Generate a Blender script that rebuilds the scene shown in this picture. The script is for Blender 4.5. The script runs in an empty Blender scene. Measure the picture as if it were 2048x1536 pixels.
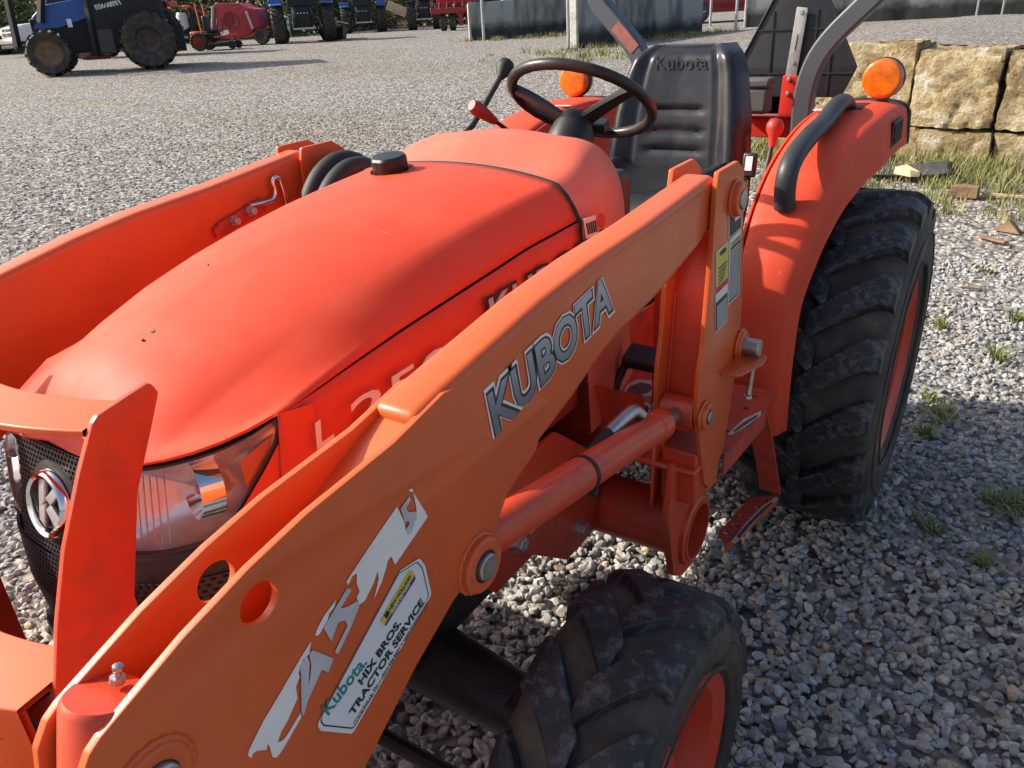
import bpy, bmesh, math, random
import numpy as np
from mathutils import Vector, Matrix, Euler

random.seed(7)
rng = np.random.default_rng(11)
SC = bpy.context.scene
COL = SC.collection
PI = math.pi

# ---------------------------------------------------------------- camera
CAM_POS = Vector((0.9766, -0.838, 1.538))
YAW, PITCH, ROLL = math.radians(-34.4), math.radians(25.4), math.radians(-3.25)
FPX = 1558.0                      # focal length in pixels of a 2048 px wide frame
FW = Vector((math.sin(YAW) * math.cos(PITCH), math.cos(YAW) * math.cos(PITCH), -math.sin(PITCH)))
_r = Vector((math.cos(YAW), -math.sin(YAW), 0.0))
_u = _r.cross(FW)
RT = _r * math.cos(ROLL) + _u * math.sin(ROLL)
UP = -_r * math.sin(ROLL) + _u * math.cos(ROLL)
cam_data = bpy.data.cameras.new('camera')
cam_data.sensor_width = 36.0
cam_data.lens = FPX / 2048.0 * 36.0
cam_data.clip_start = 0.05
cam_data.clip_end = 1500.0
cam = bpy.data.objects.new('camera', cam_data)
COL.objects.link(cam)
M3 = Matrix((RT, UP, -FW)).transposed()
cam.matrix_world = Matrix.Translation(CAM_POS) @ M3.to_4x4()
SC.camera = cam

# ---------------------------------------------------------------- sky, sun, exposure
SUN_DIR = Vector((-0.74, -0.285, 0.555)).normalized()       # towards the sun
world = bpy.data.worlds.new('World')
SC.world = world
world.use_nodes = True
wn = world.node_tree
sky = wn.nodes.new('ShaderNodeTexSky')
sky.sky_type = 'NISHITA'
sky.sun_disc = False
sky.sun_elevation = math.asin(SUN_DIR.z)
sky.sun_rotation = math.atan2(SUN_DIR.x, SUN_DIR.y)
sky.air_density = 1.0
sky.dust_density = 3.5
sky.ozone_density = 0.6
bg = wn.nodes['Background']
wn.links.new(sky.outputs[0], bg.inputs[0])
bg.inputs[1].default_value = 0.125
sun_data = bpy.data.lights.new('sun', 'SUN')
sun_data.energy = 4.6
sun_data.angle = math.radians(0.55)
sun_data.color = (1.0, 0.93, 0.82)
sun = bpy.data.objects.new('sun', sun_data)
COL.objects.link(sun)
sun.rotation_euler = SUN_DIR.to_track_quat('Z', 'Y').to_euler()
sun.location = (-4, -4, 6)
vs = SC.view_settings
vs.view_transform = 'Standard'
vs.look = 'None'
vs.exposure = 0.62
vs.gamma = 1.0
vs.use_curve_mapping = False
SC.render.engine = 'CYCLES'
SC.cycles.use_denoising = True
SC.cycles.max_bounces = 6
SC.cycles.transparent_max_bounces = 8
SC.cycles.caustics_reflective = False
SC.cycles.caustics_refractive = False

# ---------------------------------------------------------------- pixels -> points
def ray(x, y):
    return FW + RT * ((x - 1024) / FPX) - UP * ((y - 768) / FPX)
def on(x, y, ax, c):
    d = ray(x, y); i = 'xyz'.index(ax)
    return CAM_POS + d * ((c - CAM_POS[i]) / d[i])
def yz(x, y, X):
    p = on(x, y, 'x', X)
    return (p.y, p.z)
def terr(x, y):
    d = math.hypot(x - CAM_POS.x, y - CAM_POS.y)
    return 1.1 * (1 - math.exp(-max(0.0, d - 5.0) / 15.0))
def gnd(x, y):
    r = ray(x, y); t = 0.5
    while t < 300:
        p = CAM_POS + r * t
        if p.z < terr(p.x, p.y):
            return p
        t *= 1.001
    return p

# ---------------------------------------------------------------- materials
MATS = {}
def mat(name, base, rough=0.5, metal=0.0, coat=0.0, noise=0.0, scale=8.0, bump=0.0, bscale=60.0, base2=None, dirt=None, dirt_amt=0.0,
        dirt_scale=6.0, spec=0.5, rnoise=0.0, trans=0.0, ior=1.45, emit=None, sheen=0.0, bdist=0.01, scratch=None, scratch_amt=0.5, dirt_lo=0.45, dirt_hi=0.75, chips=None):
    if name in MATS:
        return MATS[name]
    m = bpy.data.materials.new(name)
    m.use_nodes = True
    nt = m.node_tree; N = nt.nodes; L = nt.links
    b = N['Principled BSDF']
    b.inputs['Roughness'].default_value = rough
    b.inputs['Metallic'].default_value = metal
    b.inputs['Coat Weight'].default_value = coat
    b.inputs['Coat Roughness'].default_value = 0.2
    b.inputs['Specular IOR Level'].default_value = spec
    b.inputs['Transmission Weight'].default_value = trans
    b.inputs['IOR'].default_value = ior
    b.inputs['Sheen Weight'].default_value = sheen
    b.inputs['Base Color'].default_value = (*base, 1)
    tc = N.new('ShaderNodeTexCoord')
    col = None
    if noise > 0 or base2 is not None:
        nz = N.new('ShaderNodeTexNoise'); nz.inputs['Scale'].default_value = scale; nz.inputs['Detail'].default_value = 6; nz.inputs['Roughness'].default_value = 0.62
        L.new(tc.outputs['Object'], nz.inputs['Vector'])
        rp = N.new('ShaderNodeValToRGB')
        rp.color_ramp.elements[0].position = 0.32; rp.color_ramp.elements[1].position = 0.68
        c1 = base; c2 = base2 if base2 is not None else tuple(min(1, c * (1 + noise)) for c in base)
        if base2 is None:
            c1 = tuple(c * (1 - noise) for c in base)
        rp.color_ramp.elements[0].color = (*c1, 1); rp.color_ramp.elements[1].color = (*c2, 1)
        L.new(nz.outputs['Fac'], rp.inputs['Fac'])
        col = rp.outputs['Color']
    if dirt is not None and dirt_amt > 0:
        nz = N.new('ShaderNodeTexNoise'); nz.inputs['Scale'].default_value = dirt_scale; nz.inputs['Detail'].default_value = 9; nz.inputs['Roughness'].default_value = 0.7
        L.new(tc.outputs['Object'], nz.inputs['Vector'])
        rp = N.new('ShaderNodeValToRGB')
        rp.color_ramp.elements[0].position = dirt_lo; rp.color_ramp.elements[1].position = dirt_hi
        rp.color_ramp.elements[0].color = (0, 0, 0, 1); rp.color_ramp.elements[1].color = (dirt_amt, dirt_amt, dirt_amt, 1)
        L.new(nz.outputs['Fac'], rp.inputs['Fac'])
        mx = N.new('ShaderNodeMix'); mx.data_type = 'RGBA'
        L.new(rp.outputs['Color'], mx.inputs['Factor'])
        if col is not None: L.new(col, mx.inputs[6])
        else: mx.inputs[6].default_value = (*base, 1)
        mx.inputs[7].default_value = (*dirt, 1)
        col = mx.outputs[2]
    if scratch is not None:
        for (ms, th) in (((70, 2.5, 30), 0.70), ((4, 60, 25), 0.72)):
            mp = N.new('ShaderNodeMapping'); mp.inputs['Scale'].default_value = ms; mp.inputs['Rotation'].default_value = (0.2, 0.1, 0.5)
            L.new(tc.outputs['Object'], mp.inputs['Vector'])
            nz = N.new('ShaderNodeTexNoise'); nz.inputs['Scale'].default_value = 1.0; nz.inputs['Detail'].default_value = 3; nz.inputs['Roughness'].default_value = 0.6
            L.new(mp.outputs[0], nz.inputs['Vector'])
            rp = N.new('ShaderNodeValToRGB'); rp.color_ramp.elements[0].position = th; rp.color_ramp.elements[1].position = th + 0.05
            rp.color_ramp.elements[0].color = (0, 0, 0, 1); rp.color_ramp.elements[1].color = (scratch_amt,) * 3 + (1,)
            L.new(nz.outputs['Fac'], rp.inputs['Fac'])
            mx = N.new('ShaderNodeMix'); mx.data_type = 'RGBA'; L.new(rp.outputs[0], mx.inputs['Factor'])
            if col is not None: L.new(col, mx.inputs[6])
            else: mx.inputs[6].default_value = (*base, 1)
            mx.inputs[7].default_value = (*scratch, 1); col = mx.outputs[2]
    if chips is not None:
        nz = N.new('ShaderNodeTexNoise'); nz.inputs['Scale'].default_value = 34; nz.inputs['Detail'].default_value = 4; nz.inputs['Roughness'].default_value = 0.75
        L.new(tc.outputs['Object'], nz.inputs['Vector'])
        rp = N.new('ShaderNodeValToRGB'); rp.color_ramp.elements[0].position = 0.725; rp.color_ramp.elements[1].position = 0.74
        rp.color_ramp.elements[0].color = (0, 0, 0, 1); rp.color_ramp.elements[1].color = (0.85, 0.85, 0.85, 1)
        L.new(nz.outputs['Fac'], rp.inputs['Fac'])
        mx = N.new('ShaderNodeMix'); mx.data_type = 'RGBA'; L.new(rp.outputs[0], mx.inputs['Factor'])
        if col is not None: L.new(col, mx.inputs[6])
        else: mx.inputs[6].default_value = (*base, 1)
        mx.inputs[7].default_value = (*chips, 1); col = mx.outputs[2]
    if col is not None:
        L.new(col, b.inputs['Base Color'])
    if rnoise > 0:
        nz = N.new('ShaderNodeTexNoise'); nz.inputs['Scale'].default_value = 14; nz.inputs['Detail'].default_value = 8
        L.new(tc.outputs['Object'], nz.inputs['Vector'])
        mr = N.new('ShaderNodeMapRange')
        mr.inputs[3].default_value = max(0.02, rough - rnoise); mr.inputs[4].default_value = min(1, rough + rnoise)
        L.new(nz.outputs['Fac'], mr.inputs[0]); L.new(mr.outputs[0], b.inputs['Roughness'])
    if bump > 0:
        nz = N.new('ShaderNodeTexNoise'); nz.inputs['Scale'].default_value = bscale; nz.inputs['Detail'].default_value = 5
        L.new(tc.outputs['Object'], nz.inputs['Vector'])
        bp = N.new('ShaderNodeBump'); bp.inputs['Strength'].default_value = bump; bp.inputs['Distance'].default_value = bdist
        L.new(nz.outputs['Fac'], bp.inputs['Height']); L.new(bp.outputs[0], b.inputs['Normal'])
    if emit:
        b.inputs['Emission Color'].default_value = (*emit, 1); b.inputs['Emission Strength'].default_value = 1
    MATS[name] = m
    return m

hood_paint = mat('hood_paint', (0.70, 0.070, 0.030), 0.55, coat=0.0, noise=0.05, scale=3, dirt=(0.72, 0.20, 0.12), dirt_amt=0.16, dirt_scale=11, rnoise=0.10, spec=0.26, scratch=(0.75, 0.33, 0.24), scratch_amt=0.35)
cowl_paint = mat('cowl_paint', (0.74, 0.135, 0.075), 0.5, coat=0.08, noise=0.05, scale=3, dirt=(0.75, 0.30, 0.18), dirt_amt=0.5, dirt_scale=4, rnoise=0.10, scratch=(0.35, 0.08, 0.05), scratch_amt=0.4)
arm_paint = mat('arm_paint', (0.67, 0.110, 0.023), 0.38, coat=0.2, noise=0.06, scale=4, dirt=(0.42, 0.10, 0.04), dirt_amt=0.35, dirt_scale=9, rnoise=0.12, bump=0.04, bscale=35, bdist=0.004, scratch=(0.30, 0.06, 0.02), scratch_amt=0.45, chips=(0.14, 0.05, 0.03))
frame_paint = mat('frame_paint', (0.62, 0.06, 0.02), 0.42, coat=0.15, noise=0.10, scale=6, dirt=(0.16, 0.07, 0.04), dirt_amt=0.45, dirt_scale=14, rnoise=0.15, bump=0.06, bscale=40, bdist=0.004, chips=(0.10, 0.05, 0.035))
worn_paint = mat('worn_paint', (0.55, 0.055, 0.025), 0.5, noise=0.1, scale=7, dirt=(0.13, 0.06, 0.04), dirt_amt=0.9, dirt_scale=18, bump=0.1, bscale=50, bdist=0.004)
rim_paint = mat('rim_paint', (0.62, 0.05, 0.02), 0.4, coat=0.1, noise=0.08, scale=6, dirt=(0.2, 0.09, 0.05), dirt_amt=0.4)
rubber = mat('tyre_rubber', (0.020, 0.020, 0.021), 0.75, base2=(0.05, 0.045, 0.04), noise=0.3, scale=9, dirt=(0.17, 0.13, 0.08), dirt_amt=0.7, dirt_scale=7, bump=0.35, bscale=70, bdist=0.004)
lug_rubber = mat('lug_rubber', (0.012, 0.013, 0.015), 0.58, base2=(0.028, 0.029, 0.033), noise=0.3, scale=16, dirt=(0.20, 0.20, 0.205), dirt_amt=0.7, dirt_scale=42, dirt_lo=0.50, dirt_hi=0.74, bump=0.45, bscale=150, bdist=0.004)
black_plastic = mat('black_plastic', (0.018, 0.018, 0.02), 0.42, noise=0.2, scale=10, dirt=(0.09, 0.08, 0.07), dirt_amt=0.35, dirt_scale=12, bump=0.1, bscale=200, bdist=0.002)
grip_plastic = mat('grip_plastic', (0.03, 0.032, 0.036), 0.45, noise=0.2, scale=10, bump=0.08, bscale=250, bdist=0.002)
black_metal = mat('black_metal', (0.012, 0.012, 0.012), 0.5, noise=0.3, scale=8, dirt=(0.10, 0.08, 0.06), dirt_amt=0.5, dirt_scale=10, bump=0.1, bscale=60)
vinyl = mat('seat_vinyl', (0.017, 0.018, 0.023), 0.27, noise=0.15, scale=6, dirt=(0.09, 0.09, 0.09), dirt_amt=0.3, dirt_scale=10, bump=0.12, bscale=380, bdist=0.002, rnoise=0.08)
cushion_m = mat('cushion_vinyl', (0.015, 0.016, 0.019), 0.5, noise=0.15, scale=6, bump=0.12, bscale=380, bdist=0.002, spec=0.3)
steel = mat('bare_steel', (0.42, 0.42, 0.42), 0.38, metal=0.9, noise=0.25, scale=30, dirt=(0.15, 0.1, 0.07), dirt_amt=0.5, dirt_scale=40)
zinc = mat('zinc_plate', (0.50, 0.50, 0.48), 0.42, metal=0.75, noise=0.15, scale=20, dirt=(0.2, 0.18, 0.15), dirt_amt=0.5, dirt_scale=25)
chrome = mat('chrome', (0.75, 0.75, 0.76), 0.10, metal=1.0)
reflector_m = mat('lamp_reflector', (0.86, 0.85, 0.84), 0.26, metal=0.6, bump=0.08, bscale=14, bdist=0.012)
def clear_plastic(name, tint=(0.97, 0.97, 1.0), gloss=0.10):
    m = bpy.data.materials.new(name); m.use_nodes = True
    N = m.node_tree.nodes; L = m.node_tree.links
    N.remove(N['Principled BSDF'])
    tr = N.new('ShaderNodeBsdfTransparent'); tr.inputs[0].default_value = (*tint, 1)
    gl = N.new('ShaderNodeBsdfGlossy'); gl.inputs['Roughness'].default_value = 0.06
    fr = N.new('ShaderNodeFresnel'); fr.inputs[0].default_value = 1.45
    df = N.new('ShaderNodeBsdfDiffuse'); df.inputs[0].default_value = (0.7, 0.68, 0.66, 1)
    hz = N.new('ShaderNodeMixShader'); hz.inputs[0].default_value = 0.05; L.new(tr.outputs[0], hz.inputs[1]); L.new(df.outputs[0], hz.inputs[2])
    mx = N.new('ShaderNodeMixShader'); L.new(fr.outputs[0], mx.inputs[0]); L.new(hz.outputs[0], mx.inputs[1]); L.new(gl.outputs[0], mx.inputs[2])
    L.new(mx.outputs[0], N['Material Output'].inputs[0])
    return m
lamp_glass = clear_plastic('lamp_glass')
amber = mat('amber_lens', (0.50, 0.085, 0.003), 0.12, coat=0.6, base2=(0.80, 0.20, 0.008), noise=0.2, scale=30)
rops_paint = mat('rollbar_paint', (0.075, 0.085, 0.095), 0.45, noise=0.08, scale=5, bump=0.05, bscale=120, bdist=0.002)
sign_black = mat('sign_back', (0.02, 0.022, 0.027), 0.5, noise=0.15, scale=4, bump=0.05, bscale=120)
bracket_red = mat('bracket_red', (0.60, 0.03, 0.02), 0.4, coat=0.2, noise=0.08)
toolbox_m = mat('toolbox_plastic', (0.10, 0.10, 0.10), 0.55, noise=0.1, scale=10)
deck_grey = mat('deck_grey', (0.12, 0.13, 0.15), 0.55, noise=0.15, scale=8)
lever_red = mat('lever_red', (0.42, 0.03, 0.02), 0.45, noise=0.1)
rubber_boot = mat('rubber_boot', (0.02, 0.02, 0.02), 0.6)
white_paint = mat('white_paint', (0.78, 0.78, 0.76), 0.45)
decal_silver = mat('decal_silver', (0.50, 0.50, 0.53), 0.45, noise=0.12, scale=30)
emblem_m = mat('emblem_satin', (0.55, 0.55, 0.56), 0.3, metal=0.55)
decal_white = mat('decal_white', (0.80, 0.77, 0.74), 0.5, noise=0.06, scale=12)
decal_dark = mat('decal_dark', (0.03, 0.025, 0.03), 0.5)
sticker_white = mat('sticker_white', (0.72, 0.72, 0.74), 0.4, noise=0.04, scale=15)
ink_black = mat('ink_black', (0.02, 0.02, 0.025), 0.5)
ink_teal = mat('ink_teal', (0.02, 0.22, 0.22), 0.5)
ink_yellow = mat('ink_yellow', (0.65, 0.48, 0.07), 0.5)
ink_blue = mat('ink_blue', (0.03, 0.035, 0.22), 0.5)
ink_red = mat('ink_red', (0.55, 0.02, 0.03), 0.5)
warn_yellow = mat('warning_yellow', (0.62, 0.55, 0.08), 0.5)
warn_black = mat('warning_black', (0.035, 0.036, 0.03), 0.5)
grease = mat('grease', (0.02, 0.015, 0.012), 0.35)
bare_spot = mat('bare_spot', (0.12, 0.06, 0.045), 0.7, noise=0.4, scale=40)
scuff_pale = mat('scuff_pale', (0.55, 0.42, 0.36), 0.6, noise=0.2, scale=60)
blue_paint = mat('blue_paint', (0.025, 0.10, 0.36), 0.35, coat=0.2, noise=0.1, scale=2)
dark_machine = mat('dark_machine', (0.012, 0.013, 0.016), 0.6, noise=0.3, scale=2)
far_red = mat('faded_red', (0.36, 0.025, 0.035), 0.5, noise=0.12, scale=2)
far_orange = mat('far_orange', (0.62, 0.10, 0.03), 0.45, noise=0.1, scale=2)
car_white = mat('car_white', (0.72, 0.73, 0.74), 0.25, coat=0.5)
car_red = mat('car_red', (0.22, 0.012, 0.012), 0.25, coat=0.6)
dark_glass = mat('dark_glass', (0.03, 0.04, 0.045), 0.06, spec=0.8)
chrome_far = mat('chrome_far', (0.6, 0.6, 0.62), 0.25, metal=0.9)
galv = mat('galvanised_pipe', (0.45, 0.46, 0.47), 0.45, metal=0.6, noise=0.12, scale=8)
raw_wood = mat('raw_wood', (0.50, 0.36, 0.20), 0.75, base2=(0.62, 0.47, 0.30), noise=0.2, scale=6, bump=0.2, bscale=30)
old_wood = mat('old_wood', (0.16, 0.085, 0.05), 0.8, base2=(0.28, 0.18, 0.11), noise=0.2, scale=12, bump=0.3, bscale=30)
cardboard = mat('cardboard', (0.48, 0.33, 0.19), 0.8)
pale_plastic = mat('pale_plastic', (0.55, 0.57, 0.55), 0.4)

# ---------------------------------------------------------------- mesh helpers
def link_mesh(name, me, m=None, parent=None, smooth=35, bevel=0.0, bseg=2, kind=None):
    if smooth:
        me.shade_smooth()
        if smooth < 180:
            me.set_sharp_from_angle(angle=math.radians(smooth))
    o = bpy.data.objects.new(name, me)
    if m is not None and not me.materials:
        me.materials.append(m)
    COL.objects.link(o)
    if parent is not None:
        o.parent = parent
    if bevel > 0:
        md = o.modifiers.new('edge', 'BEVEL'); md.width = bevel; md.segments = bseg; md.limit_method = 'ANGLE'; md.angle_limit = math.radians(40)
        md.harden_normals = False
    if kind:
        o['kind'] = kind
    return o

class MB:
    """collects simple shapes that make up ONE part"""
    def __init__(s):
        s.v = []; s.f = []
    def add(s, vs, fs):
        n = len(s.v); s.v += [tuple(v) for v in vs]; s.f += [tuple(i + n for i in f) for f in fs]; return s
    def box(s, x0, x1, y0, y1, z0, z1):
        return s.add([(x0, y0, z0), (x1, y0, z0), (x1, y1, z0), (x0, y1, z0), (x0, y0, z1), (x1, y0, z1), (x1, y1, z1), (x0, y1, z1)],
                     [(0, 3, 2, 1), (4, 5, 6, 7), (0, 1, 5, 4), (1, 2, 6, 5), (2, 3, 7, 6), (3, 0, 4, 7)])
    def obox(s, c, size, rot=(0, 0, 0)):
        R = Euler(rot).to_matrix(); h = [k / 2 for k in size]; vs = []
        for z in (-1, 1):
            for x, y in ((-1, -1), (1, -1), (1, 1), (-1, 1)):
                vs.append(Vector(c) + R @ Vector((x * h[0], y * h[1], z * h[2])))
        return s.add(vs, [(0, 3, 2, 1), (4, 5, 6, 7), (0, 1, 5, 4), (1, 2, 6, 5), (2, 3, 7, 6), (3, 0, 4, 7)])
    def tube(s, pts, r, seg=10, cap=True, flat=None):
        pts = [Vector(p) for p in pts]; n = len(pts)
        rs = r if isinstance(r, (list, tuple)) else [r] * n
        t0 = (pts[1] - pts[0]).normalized()
        ref = Vector((0, 0, 1)) if abs(t0.z) < 0.9 else Vector((1, 0, 0))
        a = t0.cross(ref).normalized(); vs = []
        for i, p in enumerate(pts):
            t = (pts[min(i + 1, n - 1)] - pts[max(i - 1, 0)]).normalized()
            a = (a - t * a.dot(t)).normalized(); b = t.cross(a)
            for k in range(seg):
                an = 2 * PI * k / seg
                kb = flat if flat else 1.0
                vs.append(p + (a * math.cos(an) + b * math.sin(an) * kb) * rs[i])
        fs = []
        for i in range(n - 1):
            for k in range(seg):
                k2 = (k + 1) % seg
                fs.append((i * seg + k, i * seg + k2, (i + 1) * seg + k2, (i + 1) * seg + k))
        if cap:
            fs.append(tuple(range(seg))[::-1]); fs.append(tuple((n - 1) * seg + k for k in range(seg)))
        return s.add(vs, fs)
    def lathe(s, prof, c=(0, 0, 0), axis=(1, 0, 0), seg=32, close=False, a0=0.0, a1=2 * PI, cap=True):
        """prof: list of (radius, height along the axis)"""
        ax = Vector(axis).normalized(); ref = Vector((0, 0, 1)) if abs(ax.z) < 0.9 else Vector((0, 1, 0))
        a = ax.cross(ref).normalized(); b = ax.cross(a); c = Vector(c); vs = []
        full = abs(a1 - a0 - 2 * PI) < 1e-6
        ns = seg if full else seg + 1
        for (r, h) in prof:
            for k in range(ns):
                an = a0 + (a1 - a0) * k / seg
                vs.append(c + ax * h + (a * math.cos(an) + b * math.sin(an)) * r)
        fs = []
        m = len(prof)
        for i in range(m - 1 if not close else m):
            i2 = (i + 1) % m
            for k in range(seg):
                k2 = (k + 1) % ns
                fs.append((i * ns + k, i * ns + k2, i2 * ns + k2, i2 * ns + k))
        if not close and full and cap:
            if prof[0][0] > 1e-5: fs.append(tuple(range(ns))[::-1])
            if prof[-1][0] > 1e-5: fs.append(tuple((m - 1) * ns + k for k in range(ns)))
        return s.add(vs, fs)
    def grid(s, P):
        """P: rows of points"""
        n = len(P); m = len(P[0]); vs = [p for r in P for p in r]
        return s.add(vs, [(i * m + j, i * m + j + 1, (i + 1) * m + j + 1, (i + 1) * m + j) for i in range(n - 1) for j in range(m - 1)])
    def build(s, name, m, parent=None, smooth=35, bevel=0.0, bseg=2, kind=None, fix=True):
        me = bpy.data.meshes.new(name)
        me.from_pydata(s.v, [], s.f); me.update()
        if fix:
            bm = bmesh.new(); bm.from_mesh(me)
            bmesh.ops.remove_doubles(bm, verts=bm.verts, dist=1e-6)
            bmesh.ops.recalc_face_normals(bm, faces=bm.faces)
            bm.to_mesh(me); bm.free()
        return link_mesh(name, me, m, parent, smooth, bevel, bseg, kind)

def fillet(pts, r, n=5):
    """round the corners of a closed 2-D polygon; r one number or one per corner"""
    out = []; k = len(pts)
    for i in range(k):
        p0, p1, p2 = Vector(pts[i - 1]), Vector(pts[i]), Vector(pts[(i + 1) % k])
        rr = r[i] if isinstance(r, (list, tuple)) else r
        a = (p0 - p1); b = (p2 - p1); la, lb = a.length, b.length
        if rr <= 0 or la < 1e-9 or lb < 1e-9:
            out.append(tuple(p1)); continue
        a.normalize(); b.normalize()
        ang = a.angle(b, PI)
        if ang > math.radians(172):
            out.append(tuple(p1)); continue
        d = min(rr / math.tan(ang / 2), la * 0.48, lb * 0.48)
        s, e = p1 + a * d, p1 + b * d
        for q in range(n + 1):
            t = q / n
            out.append(tuple(s * (1 - t) ** 2 + p1 * 2 * t * (1 - t) + e * t ** 2))
    return out

def smooth_curve(pts, n=6, closed=False):
    """Catmull-Rom through points (any dimension)"""
    P = [Vector(p) for p in pts]; out = []; k = len(P)
    rngk = range(k if closed else k - 1)
    for i in rngk:
        p1 = P[i]; p2 = P[(i + 1) % k]
        p0 = P[i - 1] if (i > 0 or closed) else p1 * 2 - p2
        p3 = P[(i + 2) % k] if (i + 2 < k or closed) else p2 * 2 - p1
        for q in range(n):
            t = q / n
            out.append(0.5 * ((2 * p1) + (p2 - p0) * t + (2 * p0 - 5 * p1 + 4 * p2 - p3) * t * t + (3 * p1 - p0 - 3 * p2 + p3) * t ** 3))
    if not closed:
        out.append(P[-1])
    return out

def plate_mesh(outlines, thick, bev=0.0, bseg=2):
    """flat plate in local xy, from z=0 to z=thick; the first outline is the outside, the others holes"""
    cu = bpy.data.curves.new('tmp', 'CURVE'); cu.dimensions = '2D'; cu.fill_mode = 'BOTH'
    bev = min(bev, thick * 0.45)
    cu.extrude = max(thick / 2 - bev, 1e-5); cu.bevel_depth = bev; cu.bevel_resolution = bseg; cu.offset = -bev
    for o in outlines:
        sp = cu.splines.new('POLY'); sp.points.add(len(o) - 1)
        for p, q in zip(sp.points, o):
            p.co = (q[0], q[1], 0, 1)
        sp.use_cyclic_u = True
    ob = bpy.data.objects.new('tmp', cu)
    me = bpy.data.meshes.new_from_object(ob)
    bpy.data.objects.remove(ob); bpy.data.curves.remove(cu)
    me.transform(Matrix.Translation((0, 0, thick / 2)))
    bm = bmesh.new(); bm.from_mesh(me)
    bmesh.ops.remove_doubles(bm, verts=bm.verts, dist=1e-6)
    bmesh.ops.recalc_face_normals(bm, faces=bm.faces)
    bm.to_mesh(me); bm.free()
    return me
TO_X = Matrix(((0, 0, 1, 0), (1, 0, 0, 0), (0, 1, 0, 0), (0, 0, 0, 1)))     # local (a,b,c) -> (x=c, y=a, z=b)
def plate_x(name, outlines, x0, x1, m, parent, bev=0.0015, smooth=30):
    """plate whose outline is given in (y,z), between x0 and x1"""
    me = plate_mesh(outlines, abs(x1 - x0), bev)
    me.transform(Matrix.Translation((min(x0, x1), 0, 0)) @ TO_X)
    return link_mesh(name, me, m, parent, smooth)

def circle(c, r, n=24, cw=False):
    return [(c[0] + r * math.cos(2 * PI * k / n), c[1] + r * math.sin((-1 if cw else 1) * 2 * PI * k / n)) for k in range(n)]

def text_on(name, body, p0, p1, p2, m, parent, depth=0.0006, bold=0.0, spacing=1.0, shear=0.0, warp=None, gap=0.0, split=False):
    """letters laid between p0 (base start), p1 (base end) and p2 (top start)"""
    cu = bpy.data.curves.new('tmp', 'FONT'); cu.body = body; cu.offset = bold; cu.extrude = 0.5; cu.space_character = spacing; cu.shear = shear
    cu.resolution_u = 3
    ob = bpy.data.objects.new('tmp', cu)
    me = bpy.data.meshes.new_from_object(ob)
    bpy.data.objects.remove(ob); bpy.data.curves.remove(cu)
    co = np.empty(len(me.vertices) * 3); me.vertices.foreach_get('co', co); co = co.reshape(-1, 3)
    lo, hi = co.min(0), co.max(0)
    u = (co[:, 0] - lo[0]) / (hi[0] - lo[0]); v = (co[:, 1] - lo[1]) / (hi[1] - lo[1]); w = co[:, 2] + 0.5
    p0, p1, p2 = np.array(p0), np.array(p1), np.array(p2)
    n = np.cross(p1 - p0, p2 - p0); n = n / np.linalg.norm(n)
    q = p0 + u[:, None] * (p1 - p0) + v[:, None] * (p2 - p0) + (gap + w * depth)[:, None] * n
    if warp is not None:
        q = np.array([warp(*k) for k in q])
    me.vertices.foreach_set('co', q.ravel()); me.update()
    if split:                              # one object for each letter
        bm = bmesh.new(); bm.from_mesh(me); bmesh.ops.remove_doubles(bm, verts=bm.verts, dist=1e-7); seen = set(); out = None
        for v0 in bm.verts:
            if v0 in seen: continue
            st_ = [v0]; comp = set()
            while st_:
                v_ = st_.pop()
                if v_ in comp: continue
                comp.add(v_); st_ += [e.other_vert(v_) for e in v_.link_edges]
            seen |= comp; idx = {v_: i for i, v_ in enumerate(comp)}
            fs = [[idx[k] for k in f.verts] for f in bm.faces if f.verts[0] in comp]
            mm = bpy.data.meshes.new(name); mm.from_pydata([tuple(v_.co) for v_ in idx], [], fs); mm.update()
            out = link_mesh(name, mm, m, parent, 0)
        bm.free(); bpy.data.meshes.remove(me)
        return out
    return link_mesh(name, me, m, parent, 0)

def thing(name, label, cat, loc=(0, 0, 0), rotz=0.0, group=None):
    o = bpy.data.objects.new(name, None); COL.objects.link(o)
    o.empty_display_size = 0.2
    o.location = loc; o.rotation_euler = (0, 0, rotz)
    o['label'] = label; o['category'] = cat
    if group: o['group'] = group
    return o
def tag(o, label, cat, group=None):
    o['label'] = label; o['category'] = cat
    if group: o['group'] = group
    return o
def copy_tree(o, parent=None):
    c = o.copy(); COL.objects.link(c); c.parent = parent
    for ch in o.children:
        copy_tree(ch, c)
    return c
def mirror_x(o, parent, name=None):
    """a mirrored twin of a part (mesh data mirrored about x=0), with its sub-parts"""
    me = o.data.copy(); me.transform(Matrix.Scale(-1, 4, (1, 0, 0))); me.flip_normals()
    c = bpy.data.objects.new(name or o.name.split('.')[0], me); COL.objects.link(c); c.parent = parent
    for md in o.modifiers:
        n = c.modifiers.new(md.name, md.type)
        for a in ('width', 'segments', 'limit_method', 'angle_limit', 'levels', 'render_levels'):
            if hasattr(md, a): setattr(n, a, getattr(md, a))
    for k in o.keys():
        if k in ('kind', 'label'): c[k] = o[k]
    for ch in o.children:
        mirror_x(ch, c)
    return c
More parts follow.
